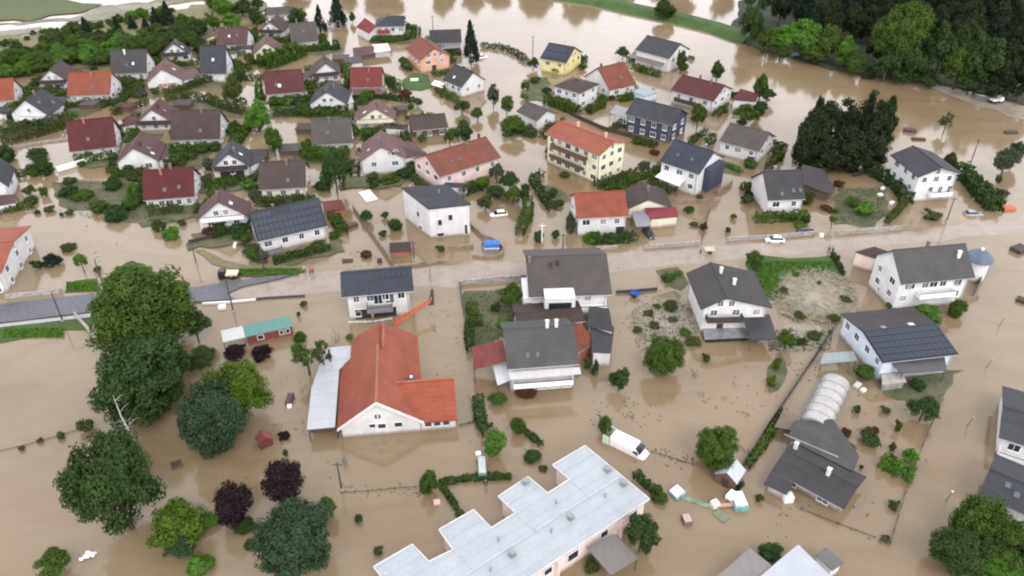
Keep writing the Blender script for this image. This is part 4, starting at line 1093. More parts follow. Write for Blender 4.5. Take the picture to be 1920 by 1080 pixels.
# ------------------------------------------------------------------ stepped row of flat roofed houses at the bottom edge
def row_houses():
    z = 4.3
    px = [(1218, 936), (1097, 836), (1036, 872), (1067, 899), (1027, 925), (990, 894), (934, 931), (966, 962), (921, 990), (888, 956), (823, 993), (849, 1031), (804, 1053), (773, 1021),
          (700, 1063), (730, 1100), (690, 1125), (760, 1190), (830, 1190)]
    pts = [P(x, y, z) for x, y in px]
    c = P(1000, 1010, 0)
    ax = (P(1218, 936, z) - P(1007, 1076, z)).normalized(); ay = Z.cross(ax)
    root = tag(empty("row_house", (c.x, c.y, 0), math.atan2(ax.y, ax.x)), "stepped row of pale pink terraced houses under one white sheet roof at the bottom edge", "row house")
    sh = m_sheet("pale_roof_sheet", (.36, .395, .42), 'Y', 2.0, .4)
    rf = MB().prism(pts, Z * -.3).build("roof", sh, root)
    cen = P(960, 1020, z)
    edge = MB()
    n = len(pts)
    for i in range(n):
        p, q = pts[i], pts[(i + 1) % n]
        edge.box((p + q) / 2 + Z * .03, (q - p) * .5, Z.cross((q - p).normalized()) * .07, Z * .08)
    edge.build("roof_edge", m_plain("white_edge", (.55, .54, .54), .5), rf)
    def inset(k, d):
        p, a, b = pts[k], pts[k - 1], pts[(k + 1) % n]
        d1, d2 = (p - a).normalized(), (b - p).normalized()
        n1, n2 = Z.cross(d1), Z.cross(d2)
        bis = (n1 + n2); bis = bis / max(.3, bis.dot(n1))
        return p + bis * d
    sg = 1 if (inset(0, .5) - cen).length < (pts[0] - cen).length else -1
    q = [inset(k, .45 * sg) for k in range(n)]
    m = MB(); m.v += [Vector((p.x, p.y, -1.2)) for p in q] + [Vector((p.x, p.y, z - .33)) for p in q]
    m.f += [[k, (k + 1) % n, n + (k + 1) % n, n + k] for k in range(n)]
    m.build("wall", WALL['pink'], root)
    # seams of the roof sheets
    sm = m_plain("seam_grey", (.38, .42, .45), .5)
    def rib(p0, p1, w=.08, zz=.04):
        a, b = P(*p0, z), P(*p1, z)
        MB().box((a + b) / 2 + Z * zz, (b - a) * .5, Z.cross((b - a).normalized()) * w, Z * .05).build("roof_seam", sm, rf)
    rib((1163, 893), (870, 1080), .12); rib((1113, 848), (1054, 884)); rib((1008, 909), (948, 946)); rib((905, 972), (843, 1008)); rib((786, 1039), (716, 1079))
    rib((1067, 899), (1110, 937), .04); rib((966, 962), (1012, 1003), .04); rib((849, 1031), (890, 1070), .04)
    # roof fans, pipes, soffit light
    for x, y, b in ((1139, 882, 1), (1169, 908, 1), (1070, 971, 1), (960, 1040, 1), (1043, 944, 0), (935, 1014, 0), (1135, 932, 0), (1034, 998, 0), (920, 1070, 0), (985, 905, 1)):
        p = P(x, y, z)
        m = MB()
        if b:
            m.loft([[p + Vector((math.cos(t) * r, math.sin(t) * r, h_)) for t in np.linspace(0, 6.283, 9)[:-1]] for r, h_ in ((.3, 0), (.3, .45), (.45, .5), (.45, .7), (.1, .85))])
            m.box(p + Z * .06, ax * .5, ay * .5, Z * .06)
            m.build("roof_vent", M_GREYMETAL, rf)
        else: m.tube([p, p + Z * .7], [.13, .13], 6).tube([p + Z * .7, p + Z * .78], [.2, .16], 6).build("vent_pipe", M_GREYMETAL, rf)
    # windows and recessed doors of the front
    a, b = inset(0, .45 * sg), P(1007, 1076, z); b = Vector((a.x, a.y, 0)) - ax * 40
    a = Vector((a.x, a.y, 0)); out = -ay
    for d, zz, w, h_ in ((2.2, 2.3, 1.6, 1.5), (7.6, 2.6, 1.3, 1.2), (13.2, 2.3, 1.8, 1.5), (17.5, 2.6, 1.3, 1.2), (21.5, 2.3, 1.6, 1.5)):
        c_ = a - ax * d + Z * zz
        w_ = MB().box(c_ + out * .03, ax * w / 2, out * .03, Z * h_ / 2).build("window", M_GLASS, root)
        f = MB()
        for sx in (-1, 1): f.box(c_ + out * .06 + ax * sx * (w / 2 + .06), ax * .06, out * .06, Z * (h_ / 2 + .12))
        for sz in (-1, 1): f.box(c_ + out * .06 + Z * sz * (h_ / 2 + .06), ax * w / 2, out * .06, Z * .06)
        f.build("frame", M_FRAME, w_)
    for d in (4.9, 16.2):
        MB().box(a - ax * d + out * .35 + Z * 1.6, ax * .12, out * .4, Z * 2.3).build("fin_wall", WALL['pink'], root)
    lean_roof([(1145, 1078), (1198, 1046), (1150, 1000), (1100, 1026)], [2.7, 2.7, 3.1, 3.1], m_sheet("dusty_polycarbonate", (.17, .155, .14), 'X', 1.1), None, label="dusty ribbed canopy in front of the pale pink row houses", cat="canopy", name="canopy", posts=(0, 1))
row_houses()

# ------------------------------------------------------------------ mobile home, polytunnel, sheds, debris
def mobile_home():
    pts = flat_quad([(418, 641), (549, 611), (541, 589), (414, 622)], 2.5)
    a, b, c, d = pts
    u = (b - a).normalized(); v = Z.cross(u); L = (b - a).length; D = (d - a).dot(v)
    cen = (a + c) / 2
    root = tag(empty("mobile_home", (cen.x, cen.y, 0), math.atan2(u.y, u.x)), "long red timber chalet with a green and white sheet roof in the flood", "chalet")
    W = lambda s, t, z: Vector((a.x, a.y, 0)) + u * s + v * t + Z * z
    f = .31
    MB().prism([W(0, -.1, 2.5), W(L * f, -.1, 2.5), W(L * f, D, 2.7), W(0, D, 2.7)], Z * -.12).build("roof", m_sheet("white_porch_sheet", (.5,.5,.5)), root)
    MB().prism([W(L * f + .003, 0, 2.4), W(L, 0, 2.4), W(L, D, 2.75), W(L * f + .003, D, 2.75)], Z * -.14).build("roof", m_sheet("green_sheet", (.09, .22, .19)), root)
    MB().box(W(L * .66, D / 2, .55), u * (L * .33), v * (D / 2 - .25), Z * 1.68).build("wall", m_wall("red_boards", (.22, .045, .035)), root)
    for s in (.05, .02, L * f - .2):
        MB().tube([W(max(s, .1), .1, -1), W(max(s, .1), .1, 2.4)], [.06, .06], 5).build("post", M_WOOD, root)
    MB().box(W(L * .15, .25, .45), u * (L * .14), v * .04, Z * .35).build("railing", M_WOOD, root)
    for s in (.52, .84, .9):
        p = MB().box(W(L * s, .2, 1.5), u * .5, v * .04, Z * .45).build("window", M_GLASS, root)
        fm = MB()
        for sx in (-1, 1): fm.box(W(L * s, .17, 1.5) + u * sx * .56, u * .06, v * .05, Z * .55)
        for sz in (-1, 1): fm.box(W(L * s, .17, 1.5 + sz * .5), u * .5, v * .05, Z * .05)
        fm.build("frame", M_FRAME, p)
mobile_home()

def polytunnel():
    p0, p1 = P(1524, 806, 0), P(1566, 722, 0)
    d = p1 - p0; L = d.length; d.normalize(); n = Z.cross(d); r, hgt = 2.5, 2.5
    root = tag(empty("polytunnel", (p0 + p1) / 2, math.atan2(d.y, d.x)), "white ribbed polytunnel greenhouse behind the dark grey bungalow", "greenhouse")
    m_, nt, b = new_mat("polythene")
    f = noise(nt, coords(nt), .8, 4)
    nt.links.new(mixcol(nt, ramp(nt, f, .35, .7), (.40, .39, .37), (.30, .295, .28)), b.inputs["Base Color"])
    b.inputs["Roughness"].default_value = .25
    K = 14
    arc = lambda s, k, rr=1.0: p0 + d * s + n * (math.cos(math.pi * k / K) * r * rr) + Z * (math.sin(math.pi * k / K) ** .85 * hgt * rr - .2)
    m = MB()
    for j in range(18):
        for k in range(K):
            s0, s1 = L * j / 18, L * (j + 1) / 18
            q0, q1 = 1 - .035 * (1 if j % 3 else 0), 1 - .035 * (1 if (j + 1) % 3 else 0)
            m.poly([arc(s0, k, q0), arc(s1, k, q1), arc(s1, k + 1, q1), arc(s0, k + 1, q0)])
    m.poly([arc(L, k) for k in range(K + 1)]); m.poly([arc(0, k) for k in range(K + 1)])
    m.build("cover", m_, root, smooth=False)
    for j in range(7):
        MB().tube([arc(L * j / 6, k, 1.02) for k in range(K + 1)], [.05] * (K + 1), 5).build("hoop", M_GREYMETAL, root)
    for sx in (-1, 1):
        MB().box(p0 + d * (L / 2) + n * sx * r + Z * .2, d * (L / 2), n * .06, Z * .3).build("base_rail", M_GREYMETAL, root)
polytunnel()

def gable_shed(label, px, r_, z, wallm, roofm, rot=0.0, D=3.0, L=3.2, name="shed"):
    p = P(*px, 0)
    root = tag(empty(name, p, rot), label, "shed")
    u = Vector((math.cos(rot), math.sin(rot), 0)); v = Z.cross(u)
    m = MB()
    for sg in (-1, 1):
        m.prism([p + u * -L / 2 + v * sg * (D / 2 + .2) + Z * (z - .15), p + u * L / 2 + v * sg * (D / 2 + .2) + Z * (z - .15), p + u * L / 2 + Z * (z + r_), p - u * L / 2 + Z * (z + r_)], Z * -.08)
    m.build("roof", roofm, root)
    i = .15
    MB().prism([p + u * (-L / 2 + i) + v * (-D / 2) + Z * -1, p + u * (-L / 2 + i) + v * (D / 2) + Z * -1, p + u * (-L / 2 + i) + v * (D / 2) + Z * (z - .2), p + u * (-L / 2 + i) + Z * (z + r_ - .2), p + u * (-L / 2 + i) - v * (D / 2) + Z * (z - .2)],
               u * (L - 2 * i)).build("wall", wallm, root)
    MB().box(p + u * (L / 2 - .1) + Z * (z / 2 - .2), u * .06, v * .5, Z * (z / 2)).build("door", M_WOOD, root)
gable_shed("tiny dark red play hut standing in the flood near the yellow green tree", (498, 833), .9, 1.5, m_plain("hut_red", (.12, .03, .025), .7), m_plain("hut_red_roof", (.20, .055, .05), .7), 2.2, 1.9, 2.0, "play_hut")
gable_shed("small grey blue shed leaning on the round garden tree", (1366, 900), 1.2, 1.9, m_plain("shed_brown", (.12, .06, .045), .8), m_sheet("bluegrey_sheet", (.42, .45, .50)), -2.2, 3.2, 3.4)
gable_shed("low brown garden shed beside the road below the white cube house", (752, 474), .9, 1.7, WALL['brick'], ROOF['brown'], .1, 3.6, 4.6, "garden_shed")

def round_bay():
    c = P(1836, 484, 4.6); p = Vector((c.x, c.y, 0))
    root = tag(empty("round_bay", p), "round blue grey roofed bay at the end of the long white house", "bay")
    circ = lambda r, z, n=22: [p + Vector((math.cos(t) * r, math.sin(t) * r, z)) for t in np.linspace(0, 6.283, n + 1)[:-1]]
    MB().loft([circ(2.2, -1), circ(2.2, 4.5)]).build("wall", WALL['white'], root)
    MB().loft([circ(2.75, 4.5), circ(2.75, 4.65), circ(2.2, 5.5), circ(1.3, 6.2), circ(.3, 6.5)]).build("roof", m_plain("bay_blue", (.085, .11, .155), .55, .2, .7), root)
    MB().loft([circ(.3, 6.4, 9), circ(.3, 6.9, 9), circ(.42, 6.95, 9), circ(.1, 7.1, 9)]).build("vent", WALL['pale'], root)
round_bay()

# ------------------------------------------------------------------ trees
T, S, Hg = tree, shrub, hedge
T("tall spreading green tree right beside the dry road", 264, 590, 96, 94, 'mid', 'big', .06)
T("broad dense tree in the middle of the big tree cluster", 266, 712, 96, 90, 'dark', 'big', .06)
T("round yellow green tree lighter than its dark neighbours", 440, 740, 76, 73, 'yellow', 'big', .06)
T("blue green round tree in front of the yellow green tree", 396, 794, 72, 77, 'blue', 'big', .06)
T("largest dark tree, tall and egg shaped, at the left over brown water", 213, 908, 90, 122, 'dark', 'big', .06)
T("dark blue green round tree cut by the bottom edge", 548, 1010, 87, 84, 'blue', 'big', .06)
T("dark purple leaved tree just above the round bottom tree", 531, 902, 50, 48, 'purple', 'mid', .1)
T("second purple leaved tree, left of the other and lower", 437, 946, 47, 46, 'purple', 'mid', .1)
T("bright green low tree between the purple tree and the largest dark tree", 332, 985, 64, 56, 'yellow', 'mid', .08)
T("small dark tree in front of the bright low tree", 340, 1020, 34, 32, 'blue', 'mid', .08)
S("dark undergrowth bush beneath the second purple tree", 455, 985, 24, 18, "dark", "mid")
S("bright undergrowth bush right of the bright low tree", 388, 975, 26, 20, "bright", "mid")
S("olive undergrowth bush between the purple tree and the round bottom tree", 470, 1020, 16, 12, "olive", "mid")
S("low bright green bush cut by the bottom edge", 375, 1058, 32, 26, 'bright', 'mid')
T("green tree half hidden behind the round bottom tree", 610, 952, 26, 26, 'mid', 'mid', .1)
T("small dark tree leaning over the road edge by the big trees", 362, 602, 28, 36, 'dark', 'mid', .4)
S("dark purple bush left of the two beside the red timber chalet", 440, 660, 25, 18, 'purple', 'mid')
S("dark purple bush right of the two beside the red timber chalet", 489, 663, 24, 21, 'purple', 'mid')
T("thin airy willow beside the white annex of the red hall", 574, 668, 36, 40, 'mid', 'wisp', .12)
T("thin tree with bare boughs reaching over the white annex", 604, 664, 24, 40, 'olive', 'wisp', .35)
S("green bush at the right end of the red timber chalet", 562, 632, 15, 14, 'mid', 'mid')
S("lighter bush below the one at the chalet end", 556, 652, 14, 12, 'bright', 'mid')
S("dark olive bush standing alone in the flooded road", 570, 570, 9, 9, 'olive')
S("tiny olive bush above the chalet", 560, 590, 5, 8, 'olive')
S("green bush behind the red hall's upper left corner", 656, 632, 9, 9, 'bright')
T("dark shaggy tree cut by the bottom left corner", 97, 1058, 36, 34, 'mid', 'mid', .08)
for x, y, r_, lb in ((40, 841, 7, "last of the"), (75, 826, 7, "third of the"), (114, 817, 9, "second of the"), (160, 800, 19, "biggest of the")):
    S(lb + " shrubs along the sunken fence line at the left", x, y, r_, None, 'olive', group="shrubs along the sunken fence")
S("small dark purple shrub beside the tiny red hut", 531, 817, 14, 12, 'purple')
S("olive tuft in the water below the small purple shrub", 535, 850, 6, 9, 'olive')
S("round shrub alone in the flood left of the row houses", 672, 973, 10, 10, 'dark')
S("round shrub alone in the flood nearest the row houses", 711, 1032, 11, 11, 'olive')
T("round tree at the corner of the two dark sunken hedges", 803, 903, 23, 27, 'mid', 'mid', .08)
S("pale shrub at the lower end of the sunken hedge", 862, 962, 11, 7, 'olive')
T("bright green tree in front of the dark ivy hedge by the hall", 928, 832, 26, 28, 'bright', 'mid', .1)
T("round bright green tree right of the brightest one by the hall", 971, 797, 19, 19, 'mid', 'mid', .15)
T("leafy shrub tree below the long white balcony", 935, 746, 20, 16, 'mid', 'mid', .08)
S("dark flat shrub in the flood above the stepped white roof", 998, 857, 21, 14, 'dark', 'mid')
S("little shrub below the dark flat one", 1018, 878, 11, 8, 'olive')
S("red leaved climbing bush at the foot of the long white balcony", 985, 735, 24, 12, 'red', 'mid')
T("large rounded green tree in the silted gardens", 1245, 668, 43, 43, 'mid', 'big', .06)
T("dark neat round tree in open brown water", 1162, 711, 26, 25, 'dark', 'mid', .12)
T("small green tree behind the white van", 1135, 795, 19, 20, 'mid', 'mid', .08)
T("round olive green tree next to the grey blue shed", 1342, 840, 42, 46, 'mid', 'big', .06)
T("dark tree at the right end of the row houses", 1204, 1000, 36, 44, 'dark', 'mid', .08)
T("round tree between the two sheds at the bottom edge", 1446, 1035, 27, 22, 'dark', 'mid', .08)
S("shrub along the end of the row house hedge", 1238, 933, 18, 16, 'mid', 'mid')
S("green creeper under the dusty canopy", 1110, 1062, 18, 18, 'olive', 'mid')
for x, y, r_, lf, lb in ((1840, 985, 62, 'mid', "leafy tree at the lower right, uppermost of its clump"), (1800, 1035, 55, 'dark', "dark tree at the lower right, leftmost of its clump"), (1890, 1030, 60, 'mid', "tree in the lower right corner of the scene"), (1865, 1065, 42, 'bright', "brightest green tree of the lower right clump")):
    T(lb, x, y, r_, None, lf, 'big', .06)
# gardens right of the middle
T("green leafy tree left of the wide grey brown roof", 957, 553, 27, 26, 'mid', 'mid', .15)
S("dark shrub at the foot of that leafy tree by the grey brown roof", 930, 577, 11, 12, 'dark', 'mid')
S("bright green shrub in front of the brown low roof", 946, 607, 19, 14, 'bright', 'mid')
S("narrow dark conifer shrub in front of the terracotta annex", 1116, 692, 8, 20, 'dark', 'mid')
S("pale leaved shrub beside the narrow conifer shrub", 1101, 684, 8, 13, 'mid')
S("dark round bush left of the big dark gable house", 1258, 573, 17, 16, 'olive', 'mid')
for x, y, r_, lf in ((1470, 545, 12, "mid"), (1492, 515, 10, "bright"), (1585, 560, 13, "olive"), (1562, 595, 14, "mid"), (1500, 592, 13, "olive"), (1216, 588, 12, "olive"), (1285, 622, 14, "mid"), (1262, 600, 11, "grey"), (1196, 618, 11, "olive"), (1232, 575, 9, "mid"), (1536, 530, 8, "olive")):
    S("ragged weed clump growing through the silt", x, y, r_, r_ * .7, lf, group="weed clumps in the silt")
S("green bush in the grass corner by the road", 1252, 520, 17, 12, "mid", "mid")
S("light bush beside the green bush in the grass corner", 1272, 512, 11, 8, "bright")
T("dark tree filling the gap between the tall cluster trees", 378, 668, 30, 26, "dark", "mid", .08)
S("small bush on the silt below the dark round bush", 1228, 610, 12, 10, 'grey')
S("low bush at the foot of the big dark gable house", 1300, 640, 18, 9, 'olive')
S("brownish shrub in the brown water below the grey terrace", 1324, 672, 9, 12, 'olive')
T("dark green tree at the road end of the lawn", 1416, 487, 20, 22, 'mid', 'mid', .08)
T("shaggy shrub tree below the black canopy", 1476, 635, 19, 22, 'mid', 'mid', .08)
S("dark shrub right of the shaggy shrub tree", 1504, 641, 14, 11, 'dark')
S("dark twiggy shrub near the blue walled house", 1530, 630, 17, 9, 'olive')
S("tall yellow reeds clump at the garden fence", 1458, 684, 9, 20, 'yellow')
S("lower yellow reeds clump", 1445, 715, 10, 14, 'yellow')
S("bright green hedge bush in front of the long white house", 1738, 590, 34, 19, 'bright', 'mid')
S("darker bush right of the bright hedge bush", 1795, 580, 20, 22, 'mid', 'mid')
S("olive bush against the bare grey gable", 1655, 545, 11, 14, 'olive')
S("green bush at the corner of the bare grey gable", 1672, 572, 11, 10, 'mid')
T("round green tree between the cold frame and the polytunnel", 1622, 698, 24, 18, 'mid', 'mid', .1)
T("dark green tree at the fence of the narrow lane", 1734, 765, 33, 30, 'dark', 'mid', .15)
S("shrub beside the terrace of the solar roof house", 1722, 722, 18, 14, 'dark', 'mid')
for x, y, rx, ry, lf, lb in ((1606, 768, 9, 11, 'dark', "dark round bush right of the polytunnel end"), (1660, 768, 11, 11, 'mid', "leafy bush below the solar roof house"), (1630, 820, 23, 20, 'dark', "biggest bush of the bungalow garden"),
                         (1590, 838, 15, 13, 'mid', "green bush at the corner of the bungalow"), (1586, 812, 13, 10, 'red', "reddish bush at the bungalow's upper corner"), (1636, 806, 14, 10, 'red', "reddish bush behind the biggest bush"),
                         (1684, 800, 8, 16, 'olive', "narrow olive bush in the bungalow garden"), (1674, 838, 8, 12, 'olive', "narrow olive bush below the other narrow one"), (1708, 856, 19, 19, 'bright', "bright round bush at the lane fence"),
                         (1672, 858, 13, 9, 'olive', "small bush left of the bright round bush"), (1675, 946, 11, 13, 'olive', "lone small tree like bush near the lane fence"), (1615, 876, 4, 6, 'dark', "tiny bush at the bungalow's right eave"),
                         (1660, 1010, 10, 9, 'grey', "grey twiggy bush at the end of the lane fence"), (1425, 935, 9, 11, 'olive', "ragged weed bush in front of the bungalow"), (1388, 912, 8, 16, 'dark', "dark bush hugging the grey blue shed")):
    S(lb, x, y, rx, ry, lf)
# around the bright orange roof and along the road
S("grey leaved thicket left of the bright orange roofed house", 1070, 422, 12, 26, 'grey', 'mid')
S("bright bush in front of the bright orange roofed house", 1110, 446, 21, 15, 'bright', 'mid')
S("green shrub on the lane corner by the road", 1010, 445, 13, 15, 'mid', 'mid')
S("dark shrub beside the lane corner shrub", 1042, 440, 9, 11, 'dark')
S("dark bush in the lane island, upper", 1036, 362, 11, 13, 'dark')
S("dark bush in the lane island, lower", 1048, 380, 10, 9, 'mid')
S("small bush in front of the pale yellow block", 1058, 328, 12, 7, 'olive')
T("olive tree in the garden of the white cube house", 910, 379, 19, 15, 'olive', 'mid', .08)
for x, y, rx, ry, lf, lb in ((931, 322, 18, 20, 'grey', "grey green tree at the corner of the rust red long roof"), (956, 337, 20, 20, 'dark', "dark tree right of the grey green one"), (905, 342, 18, 14, 'yellow', "yellowish shrub tree below the rust red long roof"),
                         (930, 358, 22, 15, 'dark', "dark shrub tree in the middle of the thicket by the rust red roof"), (962, 364, 19, 18, 'mid', "green shrub tree at the lower end of that thicket"), (985, 362, 12, 20, 'dark', "tall hedge tree closing the thicket at the lane")):
    T(lb, x, y, rx, ry, lf, 'mid', .15)
for x, y, rx, ry, lf, lb in ((1182, 330, 18, 12, 'olive', "olive hedge bush below the pale yellow block"), (1150, 345, 18, 9, 'mid', "green hedge bush left of the olive one"), (1208, 312, 13, 13, 'grey', "grey green bush left of the awning house"), (1226, 286, 11, 9, 'red', "brownish bush at the awning house corner"),
                         (1405, 364, 10, 9, 'purple', "purple round bush left of the dark grey stepped roof"), (1422, 340, 8, 8, 'red', "reddish bush above the purple round one"), (1500, 422, 15, 9, 'yellow', "yellow green bush in front of the dark grey stepped roof"), (1478, 408, 14, 7, 'purple', "low dark flower bush at the house front"),
                         (1512, 412, 9, 12, 'dark', "dark bush right of the yellow green one"), (1365, 432, 6, 9, 'dark', "dark ball bush at the end of the grey road wall"), (1376, 407, 8, 8, 'yellow', "light ball bush by the lane"), (1620, 392, 26, 20, 'bright', "large bright bush beside the dark fence"),
                         (1600, 378, 18, 12, 'mid', "green bush behind the large bright one"), (1548, 389, 12, 9, 'red', "reddish brown bush right of the dark grey stepped roof"), (1564, 396, 10, 7, 'olive', "olive bush beside the reddish brown one"), (1573, 345, 11, 9, 'red', "rusty bush at the low wing's end"),
                         (1747, 404, 19, 10, 'olive', "grassy mound with shrubs before the tall white house"), (1291, 393, 12, 9, 'dark', "dark bush behind the crimson shed roof"), (1320, 425, 8, 12, 'red', "rust brown bush by the lane posts"), (1300, 420, 10, 7, 'grey', "grey weeds by the lane posts")):
    S(lb, x, y, rx, ry, lf)
T("small clipped tree with a yellow green crown by the road wall", 1562, 411, 11, 8, 'yellow', 'small', 1.2)
T("green tree between the awning house and the maroon long house", 1310, 214, 19, 24, 'mid', 'mid', .15)
# around the lake houses
for x, y, rx, ry, lf, lb in ((1278, 115, 13, 22, 'dark', "dark tree at the gable of the grey lake house"), (1346, 130, 17, 19, 'dark', "round dark tree alone at the lake shore"), (1168, 98, 14, 12, 'dark', "dark tree left of the grey lake house"), (1428, 160, 20, 24, 'mid', "leafy tree right of the maroon long house"),
                         (1440, 178, 17, 14, 'dark', "dark tree behind the maroon wing"), (1398, 212, 26, 20, 'mid', "green tree in front of the maroon wing"), (1425, 205, 18, 18, 'dark', "dark tree nearest the open water"), (1000, 118, 12, 12, 'dark', "dark tree left of the yellow lake house"),
                         (925, 178, 14, 22, 'grey', "grey brown tree in the lake lane"), (950, 195, 15, 20, 'mid', "green tree below the grey brown one"), (963, 234, 28, 20, 'mid', "broad green tree left of the white gable garage"), (866, 198, 20, 14, 'olive', "olive tree below the white lake lane house"),
                         (895, 212, 14, 12, 'mid', "green bush tree in the gardens below the olive one"), (873, 246, 18, 18, 'dark', "dark round tree right of the timber house"), (842, 256, 14, 14, 'mid', "green round tree touching the dark round one"),
                         (735, 156, 10, 14, 'dark', "small dark conifer like tree by the bright red house"), (760, 176, 16, 12, 'red', "reddish garden tree by the small lawn"), (782, 190, 14, 9, 'olive', "olive garden bush tree below the lawn")):
    T(lb, x, y, rx, ry, lf, 'mid', .15)
for x, y, rx, ry, lf, lb in ((1044, 131, 14, 10, 'yellow', "golden green bush in front of the yellow lake house"), (985, 162, 11, 12, 'mid', "bush at the upper end of the lake garden"), (1005, 150, 12, 9, 'olive', "olive bush in the lake garden"), (1026, 170, 10, 9, 'dark', "dark bush at the cream hip house corner"),
                         (983, 182, 10, 9, 'bright', "light bush at the lower end of the lake garden"), (1106, 204, 13, 11, 'dark', "dark bush at the front corner of the cream hip house"), (1126, 194, 13, 11, 'mid', "green bush beside the cream hip house"), (1147, 184, 7, 8, 'olive', "small bush at the lane above the navy house"),
                         (770, 200, 8, 8, 'mid', "tiny bush in the gardens"), (820, 222, 8, 7, 'mid', "tiny bush behind the timber house"), (1425, 362, 8, 16, 'olive', "tangled bush at the left wall of the dark grey stepped roof"), (1390, 230, 12, 8, 'olive', "pale bush below the green tree by the maroon wing")):
    S(lb, x, y, rx, ry, lf)
T("lonely tall dark spruce at the lake", 882, 76, 20, 42, 'conifer', 'cone', .12, name="spruce", cat="spruce")
T("tall dark spruce at the far end of the estate", 631, 18, 20, 28, 'conifer', 'cone', .1, name="spruce", cat="spruce")
T("shorter spruce left of the tall far one", 598, 32, 13, 24, 'conifer', 'cone', .1, name="spruce", cat="spruce")
T("dark tree between the far gable house and the spruces", 553, 32, 18, 16, 'dark', 'mid', .08)
T("little round tree right of the far spruces", 660, 32, 8, 10, 'dark', 'mid', .08)
T("broad round tree on the levee", 1248, 14, 24, 22, 'dark', 'mid', .1)
# the dark copse in the flooded field
for x, y, rx, ry, k in ((1520, 262, 34, 60, 0), (1555, 240, 40, 55, 0), (1600, 235, 38, 52, 0), (1645, 245, 36, 62, 0), (1662, 240, 26, 55, 0), (1540, 285, 44, 42, 0), (1590, 280, 46, 46, 0), (1632, 285, 40, 44, 0), (1505, 285, 24, 40, 0), (1570, 300, 42, 28, 0), (1610, 300, 40, 28, 0), (1535, 212, 14, 34, 0), (1630, 205, 14, 36, 0), (1668, 215, 13, 38, 0)):
    T("very dark tree of the copse in the flooded field", x, y, rx, ry, 'copse', 'mid' if ry < 70 and k == 0 else 'cone', .05, group="trees of the dark copse")
T("small spiky tree standing in the flowing water", 1776, 226, 17, 22, 'olive', 'wisp', .2)
T("grey green tree at the right edge over the water", 1888, 300, 28, 26, 'grey', 'mid', .5)
T("dark tree behind the grey green tree at the right edge", 1908, 282, 20, 22, 'dark', 'mid', .5)
S("dark stump like bush below the grey green tree", 1872, 338, 8, 12, 'olive')
S("round bush at the end of the dark hedge by the road", 1860, 388, 13, 12, 'mid')
S("grey bush heap at the water's edge by the road", 1880, 362, 14, 10, 'grey')
S("bush behind the tall white house", 1782, 300, 16, 18, 'olive', 'mid')
S("lone bush at the forest edge in the brown water", 1630, 138, 15, 16, 'dark', 'mid')
S("grey twigs heap in the current below the lone bush", 1640, 175, 12, 14, 'grey', 'wisp')
# forest on the right
front = ((1410, 45, 28, 40, 'dark'), (1440, 78, 22, 26, 'mid'), (1470, 72, 32, 30, 'bright'), (1510, 68, 36, 36, 'bright'), (1555, 78, 34, 36, 'mid'), (1590, 95, 30, 30, 'bright'), (1605, 120, 24, 22, 'mid'), (1470, 98, 20, 14, 'olive'), (1530, 100, 30, 18, 'mid'), (1690, 70, 52, 68, 'mid'), (1665, 118, 32, 34, 'dark'), (1715, 115, 34, 40, 'dark'),
         (1765, 100, 40, 54, 'dark'), (1800, 128, 34, 38, 'mid'), (1845, 120, 42, 56, 'dark'), (1890, 130, 38, 52, 'copse'), (1925, 140, 36, 50, 'copse'), (1870, 165, 30, 26, 'copse'), (1745, 145, 22, 18, 'dark'), (1690, 138, 24, 18, 'dark'), (1820, 155, 26, 22, 'dark'))
for x, y, rx, ry, lf in front:
    n_ = dict(bright="bright green broad tree at the front of the forest edge", mid="mid green tree along the forest edge by the water", dark="dark green tree along the forest edge by the water", olive="olive low tree at the forest edge", copse="blackish green tree along the forest edge by the water")[lf]
    T(n_, x, y, rx, ry, lf, 'mid' if rx < 45 else 'big', .1, group="trees of the forest edge")
fr = random.Random(5)
for row, (yy, n_) in enumerate(((-18, 13), (8, 13), (36, 12), (62, 10))):
    for i in range(n_):
        x = 1400 + row * 50 + (1960 - 1400 - row * 50) * (i + fr.uniform(.1, .9)) / n_
        if row == 3 and x < 1640: continue
        T("dark tall tree deep in the forest", x, yy + fr.uniform(-8, 8) + (x - 1400) * .03, fr.uniform(26, 38), fr.uniform(34, 50), fr.choice(('dark', 'copse', 'copse', 'conifer')), 'mid', .15, group="trees deep in the forest")
# green belt at the upper left
for i in range(84):
    f = (i + fr.uniform(0, 1)) / 84
    x = -20 + f * 395
    y0, y1 = 92 - 48 * f, 142 - 58 * f
    k = fr.random()
    y = y0 + (y1 - y0) * k
    lf = fr.choice(('bright', 'mid', 'mid')) if k > .35 and f < .75 else fr.choice(('dark', 'mid', 'dark', 'olive'))
    T("leafy %s tree of the green belt behind the estate" % dict(bright="bright", mid="mid green", dark="dark", olive="olive")[lf], x, y, fr.uniform(17, 27), fr.uniform(14, 22), lf, 'mid', .05, group="trees of the green belt")
for x, y, rx, ry in ((110, 72, 12, 18), (160, 52, 15, 20), (140, 68, 11, 15), (217, 44, 11, 14), (246, 40, 10, 13), (290, 30, 13, 17), (312, 24, 16, 22), (272, 46, 12, 14)):
    T("small dark conifer rising from the green belt", x, y, rx, ry, 'conifer', 'cone', .15, group="conifers of the green belt")
